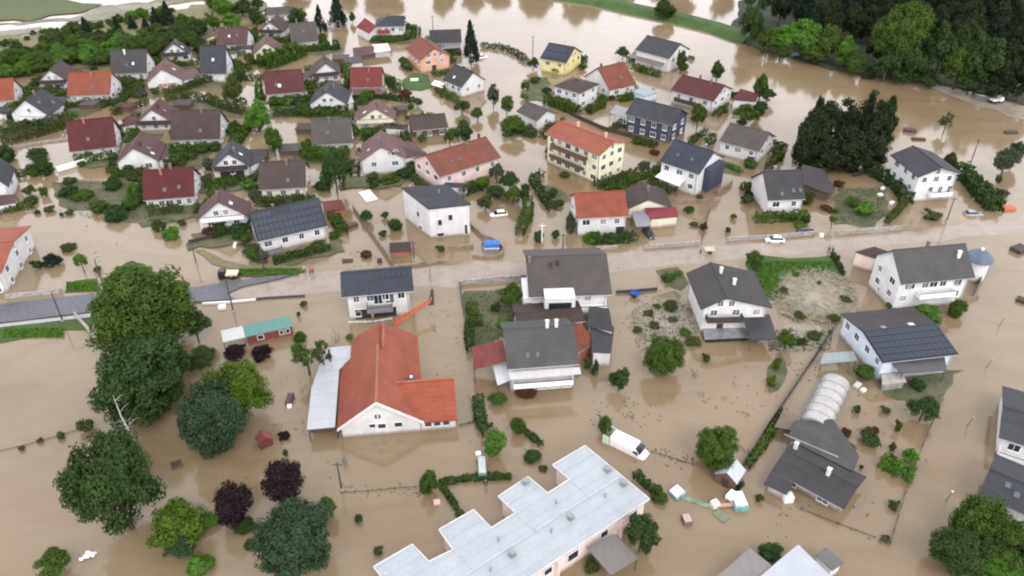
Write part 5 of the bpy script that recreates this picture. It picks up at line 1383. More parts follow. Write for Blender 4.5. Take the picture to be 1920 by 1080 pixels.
for x, y, rx, ry, lf in ((345, 42, 20, 16, 'mid'), (372, 52, 20, 15, 'olive'), (398, 40, 18, 18, 'mid'), (432, 38, 22, 16, 'bright'), (452, 12, 26, 18, 'dark'), (418, 12, 24, 16, 'bright'), (398, 4, 18, 14, 'mid'), (475, 28, 12, 14, 'dark'), (352, 62, 14, 12, 'dark'), (482, 8, 14, 16, 'dark')):
    T("%s tree of the clump where the green belt meets the river" % dict(mid="mid green", olive="olive", bright="light green", dark="dark")[lf], x, y, rx, ry, lf, 'mid', .1, group="trees of the river clump")
for i in range(40):
    f = fr.random(); x = f * 330; y = 82 - 62 * f + fr.uniform(-9, 5)
    S("low scrub bush on the river bank beyond the green belt", x, y, fr.uniform(6, 13), None, fr.choice(('mid', 'olive', 'bright', 'dark')), 'small', group="scrub of the river bank")
for i in range(14):
    T("far tree on the other shore of the lake", 560 + i * 62 + fr.uniform(-25, 25), -52 + fr.uniform(-8, 8), fr.uniform(24, 40), fr.uniform(22, 32), fr.choice(('mid', 'dark', 'olive')), 'mid', .15, group="far shore trees")
# estate trees
T("olive round tree at the bend of the estate lane", 436, 168, 21, 28, 'olive', 'mid', .1)
T("bright green full tree in the middle of the estate", 481, 214, 31, 33, 'bright', 'mid', .1)
T("green tree below the bright full one, beside the lane", 511, 263, 21, 28, 'mid', 'mid', .15)
T("tall dark ivy green tree beside the dark brown roof", 626, 316, 27, 46, 'dark', 'mid', .15)
S("green bush left of the tall ivy green tree", 592, 286, 20, 16, 'mid', 'mid')
S("small bush at the corner of the grey brown slope roof", 569, 288, 8, 14, 'mid')
for x, y, rx, ry, lf, lb in ((530, 190, 20, 12, 'mid', "bush left of the slate gable house"), (562, 192, 16, 11, 'dark', "dark bush beside the slate gable house"), (195, 193, 15, 9, 'mid', "bush below the small orange red roof, left"), (222, 192, 18, 11, 'dark', "dark bush below the small orange red roof"),
                         (245, 155, 14, 11, 'olive', "olive bush right of the small orange red roof"), (262, 176, 16, 11, 'grey', "pale bush before the dusky pink gable"), (175, 128, 9, 6, 'dark', "dark bush behind the small orange red roof"), (455, 124, 10, 8, 'olive', "bush by the grey slope roof"),
                         (468, 128, 8, 7, 'mid', "small bush near the clipped hedge trees"), (590, 90, 9, 7, 'dark', "dark bush left of the garden hedge"), (115, 207, 10, 8, 'dark', "bush right of the left slate gable house"), (105, 215, 12, 9, 'mid', "green bush beside the left slate gable house"),
                         (70, 290, 25, 16, 'dark', "dark bush at the far left lane"), (82, 315, 20, 22, 'dark', "big dark bush by the far left bend"), (60, 320, 18, 15, 'mid', "bush left of the big dark one at the bend"), (130, 338, 17, 10, 'olive', "flat dark bush in the bend garden"), (210, 346, 20, 17, 'dark', "small round tree like bush in the bend garden"),
                         (128, 358, 24, 14, 'dark', "dark broad bush at the garden edge"), (155, 366, 24, 14, 'mid', "green bush right of the dark broad one"), (185, 387, 22, 16, 'mid', "green bush in the lower garden edge"), (216, 402, 26, 20, 'dark', "biggest dark bush over the open water"), (240, 386, 16, 16, 'mid', "green bush above the biggest dark one"),
                         (250, 360, 17, 22, 'bright', "bright tall bush left of the brick red house"), (240, 322, 16, 15, 'dark', "dark bush before the mauve plain gable"), (262, 322, 12, 10, 'mid', "bush right of the plain gable"), (320, 437, 21, 18, 'bright', "bright bush on the water's edge below the brick red house"),
                         (298, 424, 17, 15, 'olive', "olive bush left of the bright water's edge bush"), (341, 418, 9, 8, 'olive', "small bush in the brown mauve house garden"), (390, 434, 15, 12, 'red', "rusty bush by the brown timber fence"), (412, 425, 12, 14, 'dark', "dark bush against the brown mauve house"),
                         (445, 425, 15, 8, 'dark', "dark bush row end by the solar roof"), (335, 285, 14, 12, 'mid', "bush under the long brown roof"), (360, 290, 14, 11, 'olive', "bush right of the one under the long brown roof"), (380, 282, 12, 12, 'dark', "dark bush left of the charcoal gable"), (300, 290, 9, 12, 'red', "reddish bush at the mauve gable's end"),
                         (94, 392, 12, 9, 'olive', "round shrub at the head of the open water"), (70, 398, 7, 6, 'dark', "small shrub left of that round shrub"), (130, 398, 10, 7, 'olive', "shrub right of that round shrub"), (115, 402, 5, 5, 'dark', "tiny dark ball shrub in the open water"), (58, 375, 16, 11, 'olive', "olive shrub before the mauve garage"),
                         (80, 360, 10, 14, 'mid', "green shrub on the lane corner at the left"), (285, 385, 14, 10, 'mid', "bush before the brick red house"), (320, 384, 9, 8, 'dark', "dark bush at the brick red house door"), (728, 338, 20, 11, 'mid', "bush row before the big red mauve gable"), (760, 325, 22, 10, 'dark', "darker bush row before the big red mauve gable"),
                         (700, 345, 14, 11, 'dark', "dark bush left of the bush row"), (520, 346, 8, 8, 'mid', "bush at the brick wall corner"), (688, 407, 15, 17, 'dark', "dark shrub by the brown plank fence"), (722, 404, 9, 10, 'dark', "small dark shrub in the flooded yard"), (740, 422, 17, 16, 'dark', "biggest dark shrub of the flooded yard"), (718, 438, 9, 8, 'dark', "lowest dark shrub of the flooded yard"),
                         (825, 466, 10, 11, 'olive', "olive round shrub below the white cube house"), (128, 463, 17, 10, 'olive', "flat shrub in the open water at the left"), (68, 496, 12, 14, 'dark', "dark palm like shrub, left half"), (96, 490, 20, 18, 'conifer', "dark drooping shrub in the open water at the left"), (686, 477, 14, 7, 'red', "brown leaf heap in the yard by the road"),
                         (182, 505, 10, 9, 'olive', "olive bush at the lamp by the dry road"), (5, 290, 26, 24, 'dark', "dark tree like bush at the left edge")):
    S(lb, x, y, rx, ry, lf, 'mid' if rx > 15 else 'small')
T("small bright tree on the grass patch by the road", 150, 488, 17, 17, 'bright', 'mid', .7)
# ------------------------------------------------------------------ hedges
Hg("clipped hedge of bright bushes behind the mauve gable house", [(494, 130), (530, 118), (566, 104)], 4.5, 4.2, 'mid', 9, size=.5)
Hg("hedge around the garden beside the far brown roof", [(572, 96), (600, 95), (634, 94), (628, 84)], 1.6, 1.8, 'dark', 18)
Hg("curved hedge above the pale lane", [(310, 178), (352, 168), (396, 152)], 2.0, 1.8, 'olive', 16)
Hg("long curved hedge below the pale lane", [(312, 190), (350, 186), (390, 190), (425, 205), (460, 214)], 2.4, 2.0, 'olive', 16)
Hg("hedge before the maroon gable house", [(212, 216), (250, 205), (276, 195)], 1.8, 1.8, 'olive', 16)
Hg("upper hedge at the left of the estate", [(-5, 256), (60, 242), (132, 222)], 2.4, 2.0, 'olive', 16)
Hg("lower hedge at the left of the estate", [(8, 272), (70, 255), (132, 236)], 2.6, 2.2, 'olive', 16, seed=3)
Hg("hedge along the lane below the slate gable house", [(515, 216), (580, 216), (640, 211), (662, 200)], 2.2, 2.0, 'dark', 16)
Hg("hedge below the bright full tree", [(435, 245), (470, 245), (492, 243)], 1.6, 1.8, 'dark', 16)
Hg("hedge by the maroon roof with a white roof light", [(455, 152), (495, 148)], 1.6, 1.6, 'olive', 16)
Hg("lower hedge left of the maroon roof with a white roof light", [(440, 196), (462, 195)], 1.6, 1.6, 'dark', 16)
Hg("hedge along the lake causeway", [(903, 88), (945, 92), (975, 106), (988, 118)], 2.2, 1.4, 'olive', 14)
Hg("thick clipped hedge below the cream hip house", [(1024, 194), (1050, 202), (1082, 216)], 2.6, 2.6, 'mid', 14, size=.4)
Hg("hedge left of the dusty garden under the small lawn", [(720, 186), (775, 192)], 1.8, 1.6, 'dark', 16)
Hg("garden hedge below the maroon long house", [(1268, 188), (1298, 200), (1335, 212)], 2.0, 2.0, 'dark', 16)
Hg("yellow green hedge strip beside the awning house", [(1350, 308), (1372, 316), (1388, 324)], 1.6, .9, 'bright', 20)
Hg("tall dark hedge strip from the tall white house to the road", [(1795, 322), (1818, 346), (1842, 372), (1862, 396)], 3.6, 2.6, 'dark', 14, size=.4)
Hg("dark hedge left of the tall white house", [(1640, 330), (1668, 344), (1690, 362), (1697, 380)], 3.0, 2.4, 'dark', 14, size=.4)
Hg("low dark hedge at the fence below the bright bushes", [(1697, 382), (1680, 402), (1662, 419)], 1.2, 1.6, 'olive', 18)
Hg("dark hedge of the lane island, outer side", [(998, 340), (1008, 356), (1022, 378), (1036, 396)], 1.8, 1.6, 'dark', 18)
Hg("dark hedge end on top of the lane island", [(998, 338), (1016, 330)], 1.6, 1.5, 'dark', 18)
Hg("green hedge strip along the lane by the thicket", [(990, 385), (990, 405), (982, 425), (974, 442)], 2.2, 2.4, 'mid', 16)
Hg("hedge along the foot of the pale yellow block", [(1118, 352), (1150, 344), (1198, 328)], 2.2, 1.8, 'olive', 16)
Hg("clipped square hedge in the white walled yard", [(878, 588), (895, 587)], 2.2, 2.0, 'mid', 26)
Hg("clipped hedge forming the yard's corner", [(878, 611), (903, 608)], 1.5, 1.6, 'mid', 26)
Hg("clipped dark hedge down the yard's left side", [(879, 614), (880, 640), (883, 660)], 1.4, 1.6, 'dark', 24)
Hg("dark ivy hedge by the hall's wing", [(897, 752), (898, 775), (903, 800), (915, 815)], 1.6, 1.6, 'dark', 22)
Hg("low creeping hedge right of the bright trees by the hall", [(985, 812), (1000, 824), (1014, 836)], .8, .9, 'dark', 24)
Hg("long sunken hedge, its straight upper arm", [(828, 908), (870, 900), (910, 897), (955, 896)], .9, .7, 'dark', 30)
Hg("long sunken hedge, its lower arm running to the row houses", [(828, 912), (842, 932), (856, 954)], .7, .7, 'dark', 30)
Hg("thick green hedge in the bungalow garden", [(1652, 872), (1680, 886), (1708, 898)], 2.0, 1.8, 'bright', 26)
Hg("weedy hedge along the long dark garden fence", [(1470, 775), (1445, 815), (1418, 850), (1400, 876)], 1.1, .9, 'mid', 22)
Hg("hedge with brown tips behind the row houses", [(1192, 893), (1212, 912), (1232, 928)], 1.0, 1.2, 'dark', 24)
Hg("dark hedge along the verge below the grey house wall", [(1560, 480), (1572, 500), (1580, 515)], .8, .9, 'dark', 24)
Hg("hedge bushes under the brown mauve house", [(400, 448), (430, 438), (466, 424)], 1.4, 1.4, 'dark', 18)
Hg("hedge behind the pale block leading to the garage", [(945, 258), (975, 247), (1000, 238)], 1.0, 1.2, 'bright', 18)

# garden shrubs and hedge pieces round every plot
gr = random.Random(21)
FOOT = [(h.W(h.L / 2, h.D / 2), h) for h in HOUSES.values()]
def inside_house(p, m=1.2):
    for c, h in FOOT:
        d = p - c
        if abs(d.dot(h.ux)) < h.L / 2 + m and abs(d.dot(h.uy)) < h.D / 2 + m: return True
    return False
LANES = [[(375, 165), (412, 140), (428, 150), (412, 178), (440, 200), (470, 212), (440, 214), (400, 190)], [(515, 220), (562, 222), (575, 300), (515, 300)], [(640, 30), (700, 60), (640, 120), (615, 90)], [(30, 425), (360, 400), (420, 490), (30, 540)], [(0, 275), (130, 262), (130, 300), (60, 330), (0, 300)],
         [(880, 100), (1000, 120), (960, 230), (900, 170)], [(940, 280), (1010, 260), (1080, 400), (1000, 470), (980, 440)], [(640, 350), (760, 330), (760, 480), (700, 470)]]
def in_poly(x, y, poly):
    r_ = False
    for (x0, y0), (x1, y1) in zip(poly, poly[1:] + poly[:1]):
        if (y0 > y) != (y1 > y) and x < (x1 - x0) * (y - y0) / (y1 - y0) + x0: r_ = not r_
    return r_
nh = 0
BUSH = []
for c, h in FOOT:
    px, py, _ = proj(c)
    if py > 470 or px < -20 or px > 1480: continue
    est = px < 800
    for k in range(9 if est else 4):
        side = gr.random() * 6.28
        q = c + h.ux * math.cos(side) * (h.L / 2 + gr.uniform(1.5, 4)) + h.uy * math.sin(side) * (h.D / 2 + gr.uniform(1.5, 4.5))
        x, y, _ = proj(q)
        if inside_house(q, .8) or any(in_poly(x, y, l) for l in LANES): continue
        rr = gr.uniform(.9, 2.5) / mpp(x, y)
        BUSH.append((rr, x, y - rr * .3, rr * gr.uniform(.75, 1.1), gr.choice(('dark', 'mid', 'mid', 'olive', 'bright', 'grey'))))
    for k in range(7 if est else 3):
        sg = gr.choice((-1, 1))
        if gr.random() < .5: a_, b_ = c + h.uy * sg * (h.D / 2 + gr.uniform(1.6, 5)) - h.ux * gr.uniform(2, 8), h.ux
        else: a_, b_ = c + h.ux * sg * (h.L / 2 + gr.uniform(1.6, 5)) - h.uy * gr.uniform(2, 8), h.uy
        e_ = a_ + b_ * gr.uniform(6, 13)
        pts_ = [a_ + (e_ - a_) * f for f in (0, .25, .5, .75, 1)]
        if any(inside_house(p, .9) for p in pts_) or any(in_poly(*proj(p)[:2], l) for p in pts_ for l in LANES): continue
        mid_ = (a_ + e_) / 2 + Vector((gr.uniform(-.6, .6), gr.uniform(-.6, .6), 0))
        Hg("clipped garden hedge in the flooded plots between the houses", [proj(a_)[:2], proj(mid_)[:2], proj(e_)[:2]], gr.uniform(1.1, 2.2), gr.uniform(1.1, 2.2), gr.choice(('dark', 'mid', 'olive', 'mid')), 15, group="garden hedges between the houses", seed=nh)
        nh += 1
    if est:
        sg = gr.choice((-1, 1)); o_ = c + h.ux * gr.uniform(-4, 4) - h.uy * (h.D / 2 + 3.5)
        w_, d_ = gr.uniform(4, 8), gr.uniform(2, 3.5)
        sheet("lawn", [proj(o_ + h.ux * x * w_ + h.uy * y * d_)[:2] for x, y in ((-1, -1), (1, -1), (1, 1), (-1, 1))], .03 + .0013 * nh, M_LAWN, 'structure', "wet lawn patch in a flooded garden", "grass", wob=.9, sub=2, seed=nh)
        nh += 1

BUSH.sort(reverse=True)
for rr, x, y, ry, lf in BUSH[:60]:
    S("garden bush in the flooded plots between the houses", x, y, rr, ry, lf, 'small', group="garden bushes between the houses")
for lf in ('mid',):                     # the many smaller ones read as one mass of undergrowth
    Vv, Ff, n0 = [], [], 0
    for rr, x, y, ry, _l in BUSH[60:]:
        p, r_, rz, zc = plant_size(x, y, rr, ry, 0)
        me_ = proto('small')
        v_ = np.array([v.co[:] for v in me_.vertices]); v_ = v_ * np.array([r_ * .92, r_ * .92, rz * .92]) + np.array([p.x, p.y, zc])
        Vv.append(v_); Ff.append(np.arange(n0, n0 + len(v_)).reshape(-1, 4)); n0 += len(v_)
    me_ = mesh_np("undergrowth", np.concatenate(Vv), np.concatenate(Ff)); me_.materials.append(LEAF['mid'])
    o = bpy.data.objects.new("undergrowth", me_); COL.objects.link(o)
    tag(o, "small garden undergrowth all through the flooded plots", "undergrowth", None, 'stuff')

# ------------------------------------------------------------------ walls and fences
BW, FE = boundary_wall, fence
BW("grey road wall left of the white car by the road", [(1362, 452), (1440, 448), (1528, 440)], .9, M_CONC)
BW("grey road wall ending near the tall white house", [(1566, 440), (1630, 436), (1694, 430)], .9, M_CONC)
BW("brown grey road wall in front of the crimson shed", [(1207, 466), (1260, 463), (1312, 458)], .8, M_CONC)
BW("short road wall below the bright bush", [(1118, 468), (1158, 466)], .7, M_CONC)
BW("yard wall along the road left of the wide grey brown roof", [(862, 534), (920, 528), (986, 523)], 1.0, M_CONC)
BW("thin dark yard wall running down from the road", [(862, 534), (867, 570), (874, 604)], .7, M_POLE, .18)
BW("low wall at the corner of the white cube house yard", [(744, 503), (790, 497), (838, 492)], .6, M_CONC2)
BW("low pale wall below the small sheds on the road", [(842, 467), (888, 464)], .7, M_CONC2)
BW("curved yard wall around the blue topped truck", [(880, 422), (905, 446), (932, 456), (944, 470), (940, 482)], .9, M_CONC2)
BW("low wall of the small yard at the road", [(886, 482), (912, 484), (938, 483)], .5, M_CONC2)
BW("brown garden wall behind the crimson shed", [(1262, 378), (1310, 380), (1350, 376)], .7, M_CONC2)
BW("short brown wall beside the lane above the road", [(1345, 366), (1372, 346)], 1.2, M_CONC2)
BW("thin yard wall behind the blue barrow", [(1155, 550), (1190, 548), (1232, 544)], .6, M_POLE, .16)
BW("white garden wall below the dark red tiled house", [(108, 322), (150, 310), (182, 298)], 1.3, M_WHITE)
BW("low white wall by the far left lane", [(30, 277), (80, 268), (130, 262)], .5, M_CONC)
BW("pale wall along the path behind the navy house", [(1150, 185), (1182, 172)], 1.0, M_WHITE)
BW("white curb line of the dry road's lower side", [(380, 571), (430, 568), (480, 563)], .35, M_WHITE, .2)
BW("dark curb line below the flooded road", [(435, 566), (500, 560), (572, 556)], .3, M_POLE, .18)
BW("concrete stair wall under the road beside the big trees", [(142, 594), (165, 620), (186, 644)], 1.1, M_CONC)
BW("brown terrace edge beside the bend garden hedge", [(140, 340), (190, 344)], .6, M_CONC2)
FE("brown plank fence of the flooded yard", [(662, 392), (690, 432), (722, 478), (738, 500)], 1.3, M_CONC2, solid=True)
FE("brown timber fence below the brown mauve house", [(355, 458), (400, 448), (468, 430)], 1.2, M_WOOD, solid=True)
FE("dark fence behind the pale yellow block", [(1072, 218), (1130, 244), (1180, 258), (1234, 274)], 1.4, M_WOOD, solid=True)
FE("long dark garden fence between the two silted gardens", [(1560, 622), (1520, 682), (1478, 744), (1440, 800), (1398, 868)], 1.1, M_POLE, solid=True)
FE("long lane fence at the right with pale posts", [(1766, 755), (1745, 800), (1720, 860), (1695, 930), (1668, 1022)], .9, M_POLE, rails=(.3, .8))
FE("sunken wire fence at the lower middle", [(640, 925), (690, 922), (740, 917), (780, 914)], .35, M_POLE, rails=(.6,))
FE("sunken fence line at the far left", [(-5, 848), (70, 830), (150, 806)], .3, M_POLE, rails=(.6,))
FE("sunken fence row beyond the white van", [(1222, 848), (1255, 858), (1300, 872)], .35, M_WOOD, rails=(.5,), step=1.4)
FE("sunken fence in front of the bungalow", [(1500, 955), (1570, 982), (1640, 1008)], .3, M_POLE, rails=(.5,))
FE("dark fence along the dark hedge of the tall white house", [(1640, 322), (1600, 332)], 1.2, M_WOOD, solid=True)
FE("lattice fence behind the hall wing, half sunk", [(862, 800), (880, 795), (895, 790)], .5, M_POLE)
FE("terrace railing in the flood under the slate blue roof house", [(655, 607), (700, 606), (735, 600)], .6, M_WHITE, rails=(.5, .9), step=1.5)
FE("dark board fence right of the long white house", [(1856, 494), (1840, 524), (1824, 556)], 1.6, M_POLE, solid=True)
FE("fence by the garden posts in front of the crimson shed", [(1316, 455), (1322, 425), (1330, 395)], 1.2, M_WOOD, step=1.6)

# ------------------------------------------------------------------ poles and lamps
def pole(label, px, ht, lamp=True, name="street_lamp", cat="street lamp", mat=None):
    p = P(*px, 0)
    root = tag(empty(name, p), label, cat)
    mat = mat or M_POLE
    MB().tube([p - Z, p + Z * ht * .5, p + Z * ht], [.16, .13, .09], 8).build("pole", mat, root)
    MB().loft([[p + Vector((math.cos(t) * r, math.sin(t) * r, z)) for t in np.linspace(0, 6.283, 9)[:-1]] for r, z in ((.28, -.5), (.28, .35), (.18, .5))]).build("base", M_CONC, root)
    if lamp:
        q = p + Z * ht
        a = MB().tube([q - Z * .05, q + Vector((.35, .3, .3)), q + Vector((.9, .7, .38))], [.06, .05, .05], 6).build("arm", mat, root)
        MB().box(q + Vector((1.1, .85, .36)), Vector((.38, .3, 0)), Vector((-.1, .13, 0)), Z * .08).build("lamp_head", M_GREYMETAL, root)
    else:
        MB().box(p + Z * (ht - .5), (.7, 0, 0), (0, .05, 0), Z * .06).build("crossbar", mat, root)
pole("street lamp at the green strip below the dry road", (118, 603), 6.8)
pole("street lamp on the grass patch behind the dry road", (196, 541), 7.0)
pole("street lamp in front of the red timber chalet", (438, 585), 7.6)
pole("thin pole in the open water below the brick red house", (369, 497), 4.6, False, "utility_pole", "pole")
pole("pole on the brown bank beside the solar roof house", (497, 512), 7.4, False, "utility_pole", "pole")
pole("pole at the low wall corner by the brown garden shed", (777, 488), 4.8, False, "utility_pole", "pole")
pole("slim pale pole on the road above the orange beam", (807, 526), 4.8, False, "utility_pole", "pole", M_GREYMETAL)
pole("dark pole behind the wide grey brown roof", (1055, 475), 5.0, False, "utility_pole", "pole")
pole("dark pole at the grassy mound by the road", (1774, 416), 6.4, False, "utility_pole", "pole")
pole("slim pole in the water right of the tall white house", (1817, 314), 8.0, False, "utility_pole", "pole")
pole("slim post at the left corner of the yellow lake house", (999, 98), 6.0, False, "utility_pole", "pole")
pole("mast behind the dark barn like house", (812, 58), 6.0, False, "utility_pole", "pole")
pole("white flag post beside the lane corner shrub", (1016, 456), 5.0, False, "flag_post", "post", M_WHITE)
pole("dark pole among the sunken fence by the hall's front", (641, 920), 6.0, False, "utility_pole", "pole")
for k, (x, y, lb) in enumerate(((1872, 612, "uppermost"), (1848, 690, "second"), (1812, 800, "third"), (1772, 940, "lowest"))):
    p = P(x, y, 0)
    r_ = tag(empty("marker_post", p), lb + " of the leaning marker posts in the flooded right lane", "post", "marker posts in the flooded lane")
    MB().tube([p - Z * .5, p + Vector((.5, .1, 1.9))], [.06, .05], 6).build("post", M_POLE, r_)
    MB().box(p + Vector((.52, .1, 2.0)), (.12, 0, 0), (0, .1, 0), (0, 0, .1)).build("cap", M_WHITE if k == 3 else M_CONC, r_)

# ------------------------------------------------------------------ vehicles
CARP = {}
def car(label, px, ang, paint, cat="car", L=4.3, Wd=1.75, Ht=1.45, sink=.25, name="car"):
    p = P(*px, 0)
    root = tag(empty(name, p, ang), label, cat)
    u = Vector((math.cos(ang), math.sin(ang), 0)); v = Z.cross(u)
    q = lambda x, y, z: p + u * x * L / 2 + v * y * Wd / 2 + Z * (z * Ht - sink)
    sec = ((-1, .74, .30, .52), (-.96, .88, .2, .62), (-.6, 1, .17, .66), (0, 1, .17, .65), (.55, .99, .17, .61), (.9, .9, .2, .52), (1, .7, .3, .45))
    rings = [[q(x, -w, zb), q(x, w, zb), q(x, w * 1.0, (zb + zt) / 2), q(x, w * .9, zt), q(x, -w * .9, zt), q(x, -w, (zb + zt) / 2)] for x, w, zb, zt in sec]
    MB().loft(rings).build("body", paint, root, smooth=True)
    cab = ((-.86, .80, .62, .64), (-.62, .74, .62, .96), (-.1, .74, .62, 1.0), (.16, .73, .62, .96), (.52, .8, .6, .62))
    MB().loft([[q(x, -.86, zb), q(x, .86, zb), q(x, w, zt), q(x, -w, zt)] for x, w, zb, zt in cab]).build("windows", M_GLASS, root)
    MB().loft([[q(x, -w, z), q(x, w, z), q(x, w, z + .04), q(x, -w, z + .04)] for x, w, z in ((-.64, .70, .955), (-.1, .72, .99), (.18, .70, .955))]).build("roof", paint, root)
    for x in (-.62, .62):
        for y in (-1, 1):
            c = q(x, y * .93, .22)
            wh = MB().loft([[c + v * d + (u * math.cos(t) + Z * math.sin(t)) * .31 for t in np.linspace(0, 6.283, 13)[:-1]] for d in (-.1, .1)]).build("wheel", M_BLACK, root)
            MB().loft([[c + v * y * d + (u * math.cos(t) + Z * math.sin(t)) * .18 for t in np.linspace(0, 6.283, 9)[:-1]] for d in (.09, .12)]).build("rim", M_GREYMETAL, wh)
    for y in (-.6, .6):
        MB().box(q(.99, y, .5), u * .05, v * .2, Z * .07).build("headlight", M_SKYL, root)
        MB().box(q(-.985, y, .52), u * .05, v * .18, Z * .07).build("tail_light", m_plain("tail_red", (.35, .02, .02), .3), root)
    return root
PW = m_plain("car_white", (.80, .80, .80), .25, .03)
PB = m_plain("car_black", (.03, .03, .035), .25, .05)
PG = m_plain("car_grey", (.30, .31, .33), .25, .05)
car("white car parked against the grey road wall", (1452, 452), math.pi - .06, PW)
car("silver white car stranded in the yard beside the olive tree", (935, 402), 3.35, PW, sink=.55)
car("black car beside the grey carport near the road", (1216, 440), -1.25, PB, sink=.35)
car("dark car parked at the end of the house front by the road wall", (1512, 436), .1, PB, sink=.4)
car("dark grey car half sunk beyond the grassy mound", (1824, 402), .05, PG, sink=.5)
car("pale car in the water beside the lonely spruce", (903, 108), .3, PW, sink=.45)
car("small white car in front of the dusky pink gable", (383, 150), .1, PW, sink=.4)

def van():
    p = P(1180, 842, 0); q = P(1140, 822, 0)
    u = (p - q).normalized(); u.z = 0; v = Z.cross(u)
    root = tag(empty("van", p, math.atan2(u.y, u.x)), "white panel van stranded in the brown flood with open rear doors", "van")
    L, W_, H_ = 6.2, 2.15, 2.5
    c = lambda x, y, z: p + u * x * L / 2 + v * y * W_ / 2 + Z * (z - .75)
    sec = ((-1, .95, .35, 2.45), (-.96, 1, .3, 2.55), (.3, 1, .3, 2.58), (.42, .99, .3, 2.5), (.60, .97, .3, 1.95), (.72, .95, .32, 1.45), (.93, .88, .4, 1.2), (1, .7, .5, .95))
    MB().loft([[c(x, -w, zb), c(x, w, zb), c(x, w, zt * .7), c(x, w * .88, zt), c(x, -w * .88, zt), c(x, -w, zt * .7)] for x, w, zb, zt in sec]).build("body", PW, root)
    MB().poly([c(.445, -.82, 2.46), c(.445, .82, 2.46), c(.715, .86, 1.50), c(.715, -.86, 1.50)]).build("windscreen", M_GLASS, root).location = root_off(root, u * .03 + Z * .03)
    for y in (-1, 1):
        MB().box(c(.50, y * .985, 1.72), u * .42, v * .03, Z * .24).build("side_window", M_GLASS, root)
        MB().box(c(.62, y * 1.12, 1.55), u * .06, v * .1, Z * .16).build("mirror", M_BLACK, root)
        MB().box(c(.985, y * .6, .95), u * .08, v * .2, Z * .12).build("headlight", M_SKYL, root)
        d = MB().box(c(-1.0, y * .9, 1.4) - u * .55 + v * y * .25, u * .55, v * .04, Z * 1.0).build("rear_door", m_plain("pale_green_door", (.55, .68, .55), .4), root)
        for x in (-.6, .62):
            ce = c(x, y * .92, .38)
            wh = MB().loft([[ce + v * d_ + (u * math.cos(t) + Z * math.sin(t)) * .36 for t in np.linspace(0, 6.283, 13)[:-1]] for d_ in (-.12, .12)]).build("wheel", M_BLACK, root)
            MB().loft([[ce + v * y * d_ + (u * math.cos(t) + Z * math.sin(t)) * .2 for t in np.linspace(0, 6.283, 9)[:-1]] for d_ in (.1, .14)]).build("rim", M_GREYMETAL, wh)
def root_off(root, v): return root.rotation_euler.to_matrix().inverted() @ v
van()

def truck():
    p = P(922, 468, 0); ang = .05
    u = Vector((math.cos(ang), math.sin(ang), 0)); v = Z.cross(u)
    root = tag(empty("box_trailer", p, ang), "trailer with a bright blue tarpaulin in the small walled yard", "trailer")
    MB().box(p + Z * .5, u * 1.6, v * 1.1, Z * .45).build("body", M_GREYMETAL, root)
    m = MB(); m.prism([p - u * 1.65 - v * 1.15 + Z * .96, p - u * 1.65 + v * 1.15 + Z * .96, p - u * 1.65 + v * 1.0 + Z * 1.9, p - u * 1.65 + Z * 2.15, p - u * 1.65 - v * 1.0 + Z * 1.9], u * 3.3)
    m.build("tarpaulin", m_plain("blue_tarp", (.035, .13, .42), .45, .15, 1.0), root)
    MB().box(p - v * 1.2 + Z * 1.0, u * 1.7, v * .05, Z * .08).build("rail", M_WHITE, root)
    MB().box(p + u * 2.0 + Z * .3, u * .5, v * .06, Z * .06).build("drawbar", M_POLE, root)
truck()

def small_truck(label, px, ang, paint, load, name="pickup_truck", cat="truck"):
    p = P(*px, 0); u = Vector((math.cos(ang), math.sin(ang), 0)); v = Z.cross(u)
    root = tag(empty(name, p, ang), label, cat)
    MB().box(p + Z * .75 - u * .3, u * 2.0, v * .85, Z * .25).build("chassis", M_BLACK, root)
    MB().loft([[p + u * (1.0 + x) + v * y * w + Z * z for y, z in ((-1, .6), (1, .6), (1, zt), (-1, zt))] for x, w, zt in ((-.55, .85, 2.1), (.25, .85, 2.1), (.6, .85, 1.5), (.75, .8, 1.3))]).build("cab", paint, root)
    MB().box(p + u * 1.5 + Z * 1.75, u * .14, v * .7, Z * .22).build("windscreen", M_GLASS, root)
    MB().box(p - u * 1.0 + Z * 1.2, u * 1.2, v * .9, Z * .2).build("load_bed", load, root)
    for x in (-1.2, 1.2):
        for y in (-.8, .8):
            c = p + u * x + v * y + Z * .4
            MB().loft([[c + v * d + (u * math.cos(t) + Z * math.sin(t)) * .4 for t in np.linspace(0, 6.283, 11)[:-1]] for d in (-.12, .12)]).build("wheel", M_BLACK, root)
CREAM = m_plain("cream_paint", (.62, .58, .40), .5)
small_truck("small dark truck with a pale yellow load bed on the dry road's edge", (428, 521), .05 + math.pi, PB, CREAM)
small_truck("white lorry caught in the current at the forest edge", (1868, 193), .25, PW, M_WHITE)
def cart(label, px, ang, mat):
    p = P(*px, 0); u = Vector((math.cos(ang), math.sin(ang), 0)); v = Z.cross(u)
    root = tag(empty("handcart", p, ang), label, "cart")
    m = MB()
    m.box(p + Z * .75, u * 1.0, v * .55, Z * .05)
    for s in (-1, 1): m.box(p + v * s * .52 + Z * 1.0, u * 1.0, v * .03, Z * .2)
    m.build("load_bed", mat, root)
    for s in (-1, 1):
        c = p + v * s * .62 + Z * .35
        MB().loft([[c + v * d + (u * math.cos(t) + Z * math.sin(t)) * .36 for t in np.linspace(0, 6.283, 13)[:-1]] for d in (-.05, .05)]).build("wheel", M_BLACK, root)
    MB().tube([p + u * 1.0 + Z * .8, p + u * 1.9 + Z * 1.05], [.035, .035], 5).build("handle", M_WOOD, root)
cart("pale yellow handcart pushed along the flooded road", (1330, 474), .1, CREAM)
cart("blue handled barrow in the yard behind the grey annex", (1190, 556), -.5, m_plain("barrow_blue", (.05, .12, .40), .5))
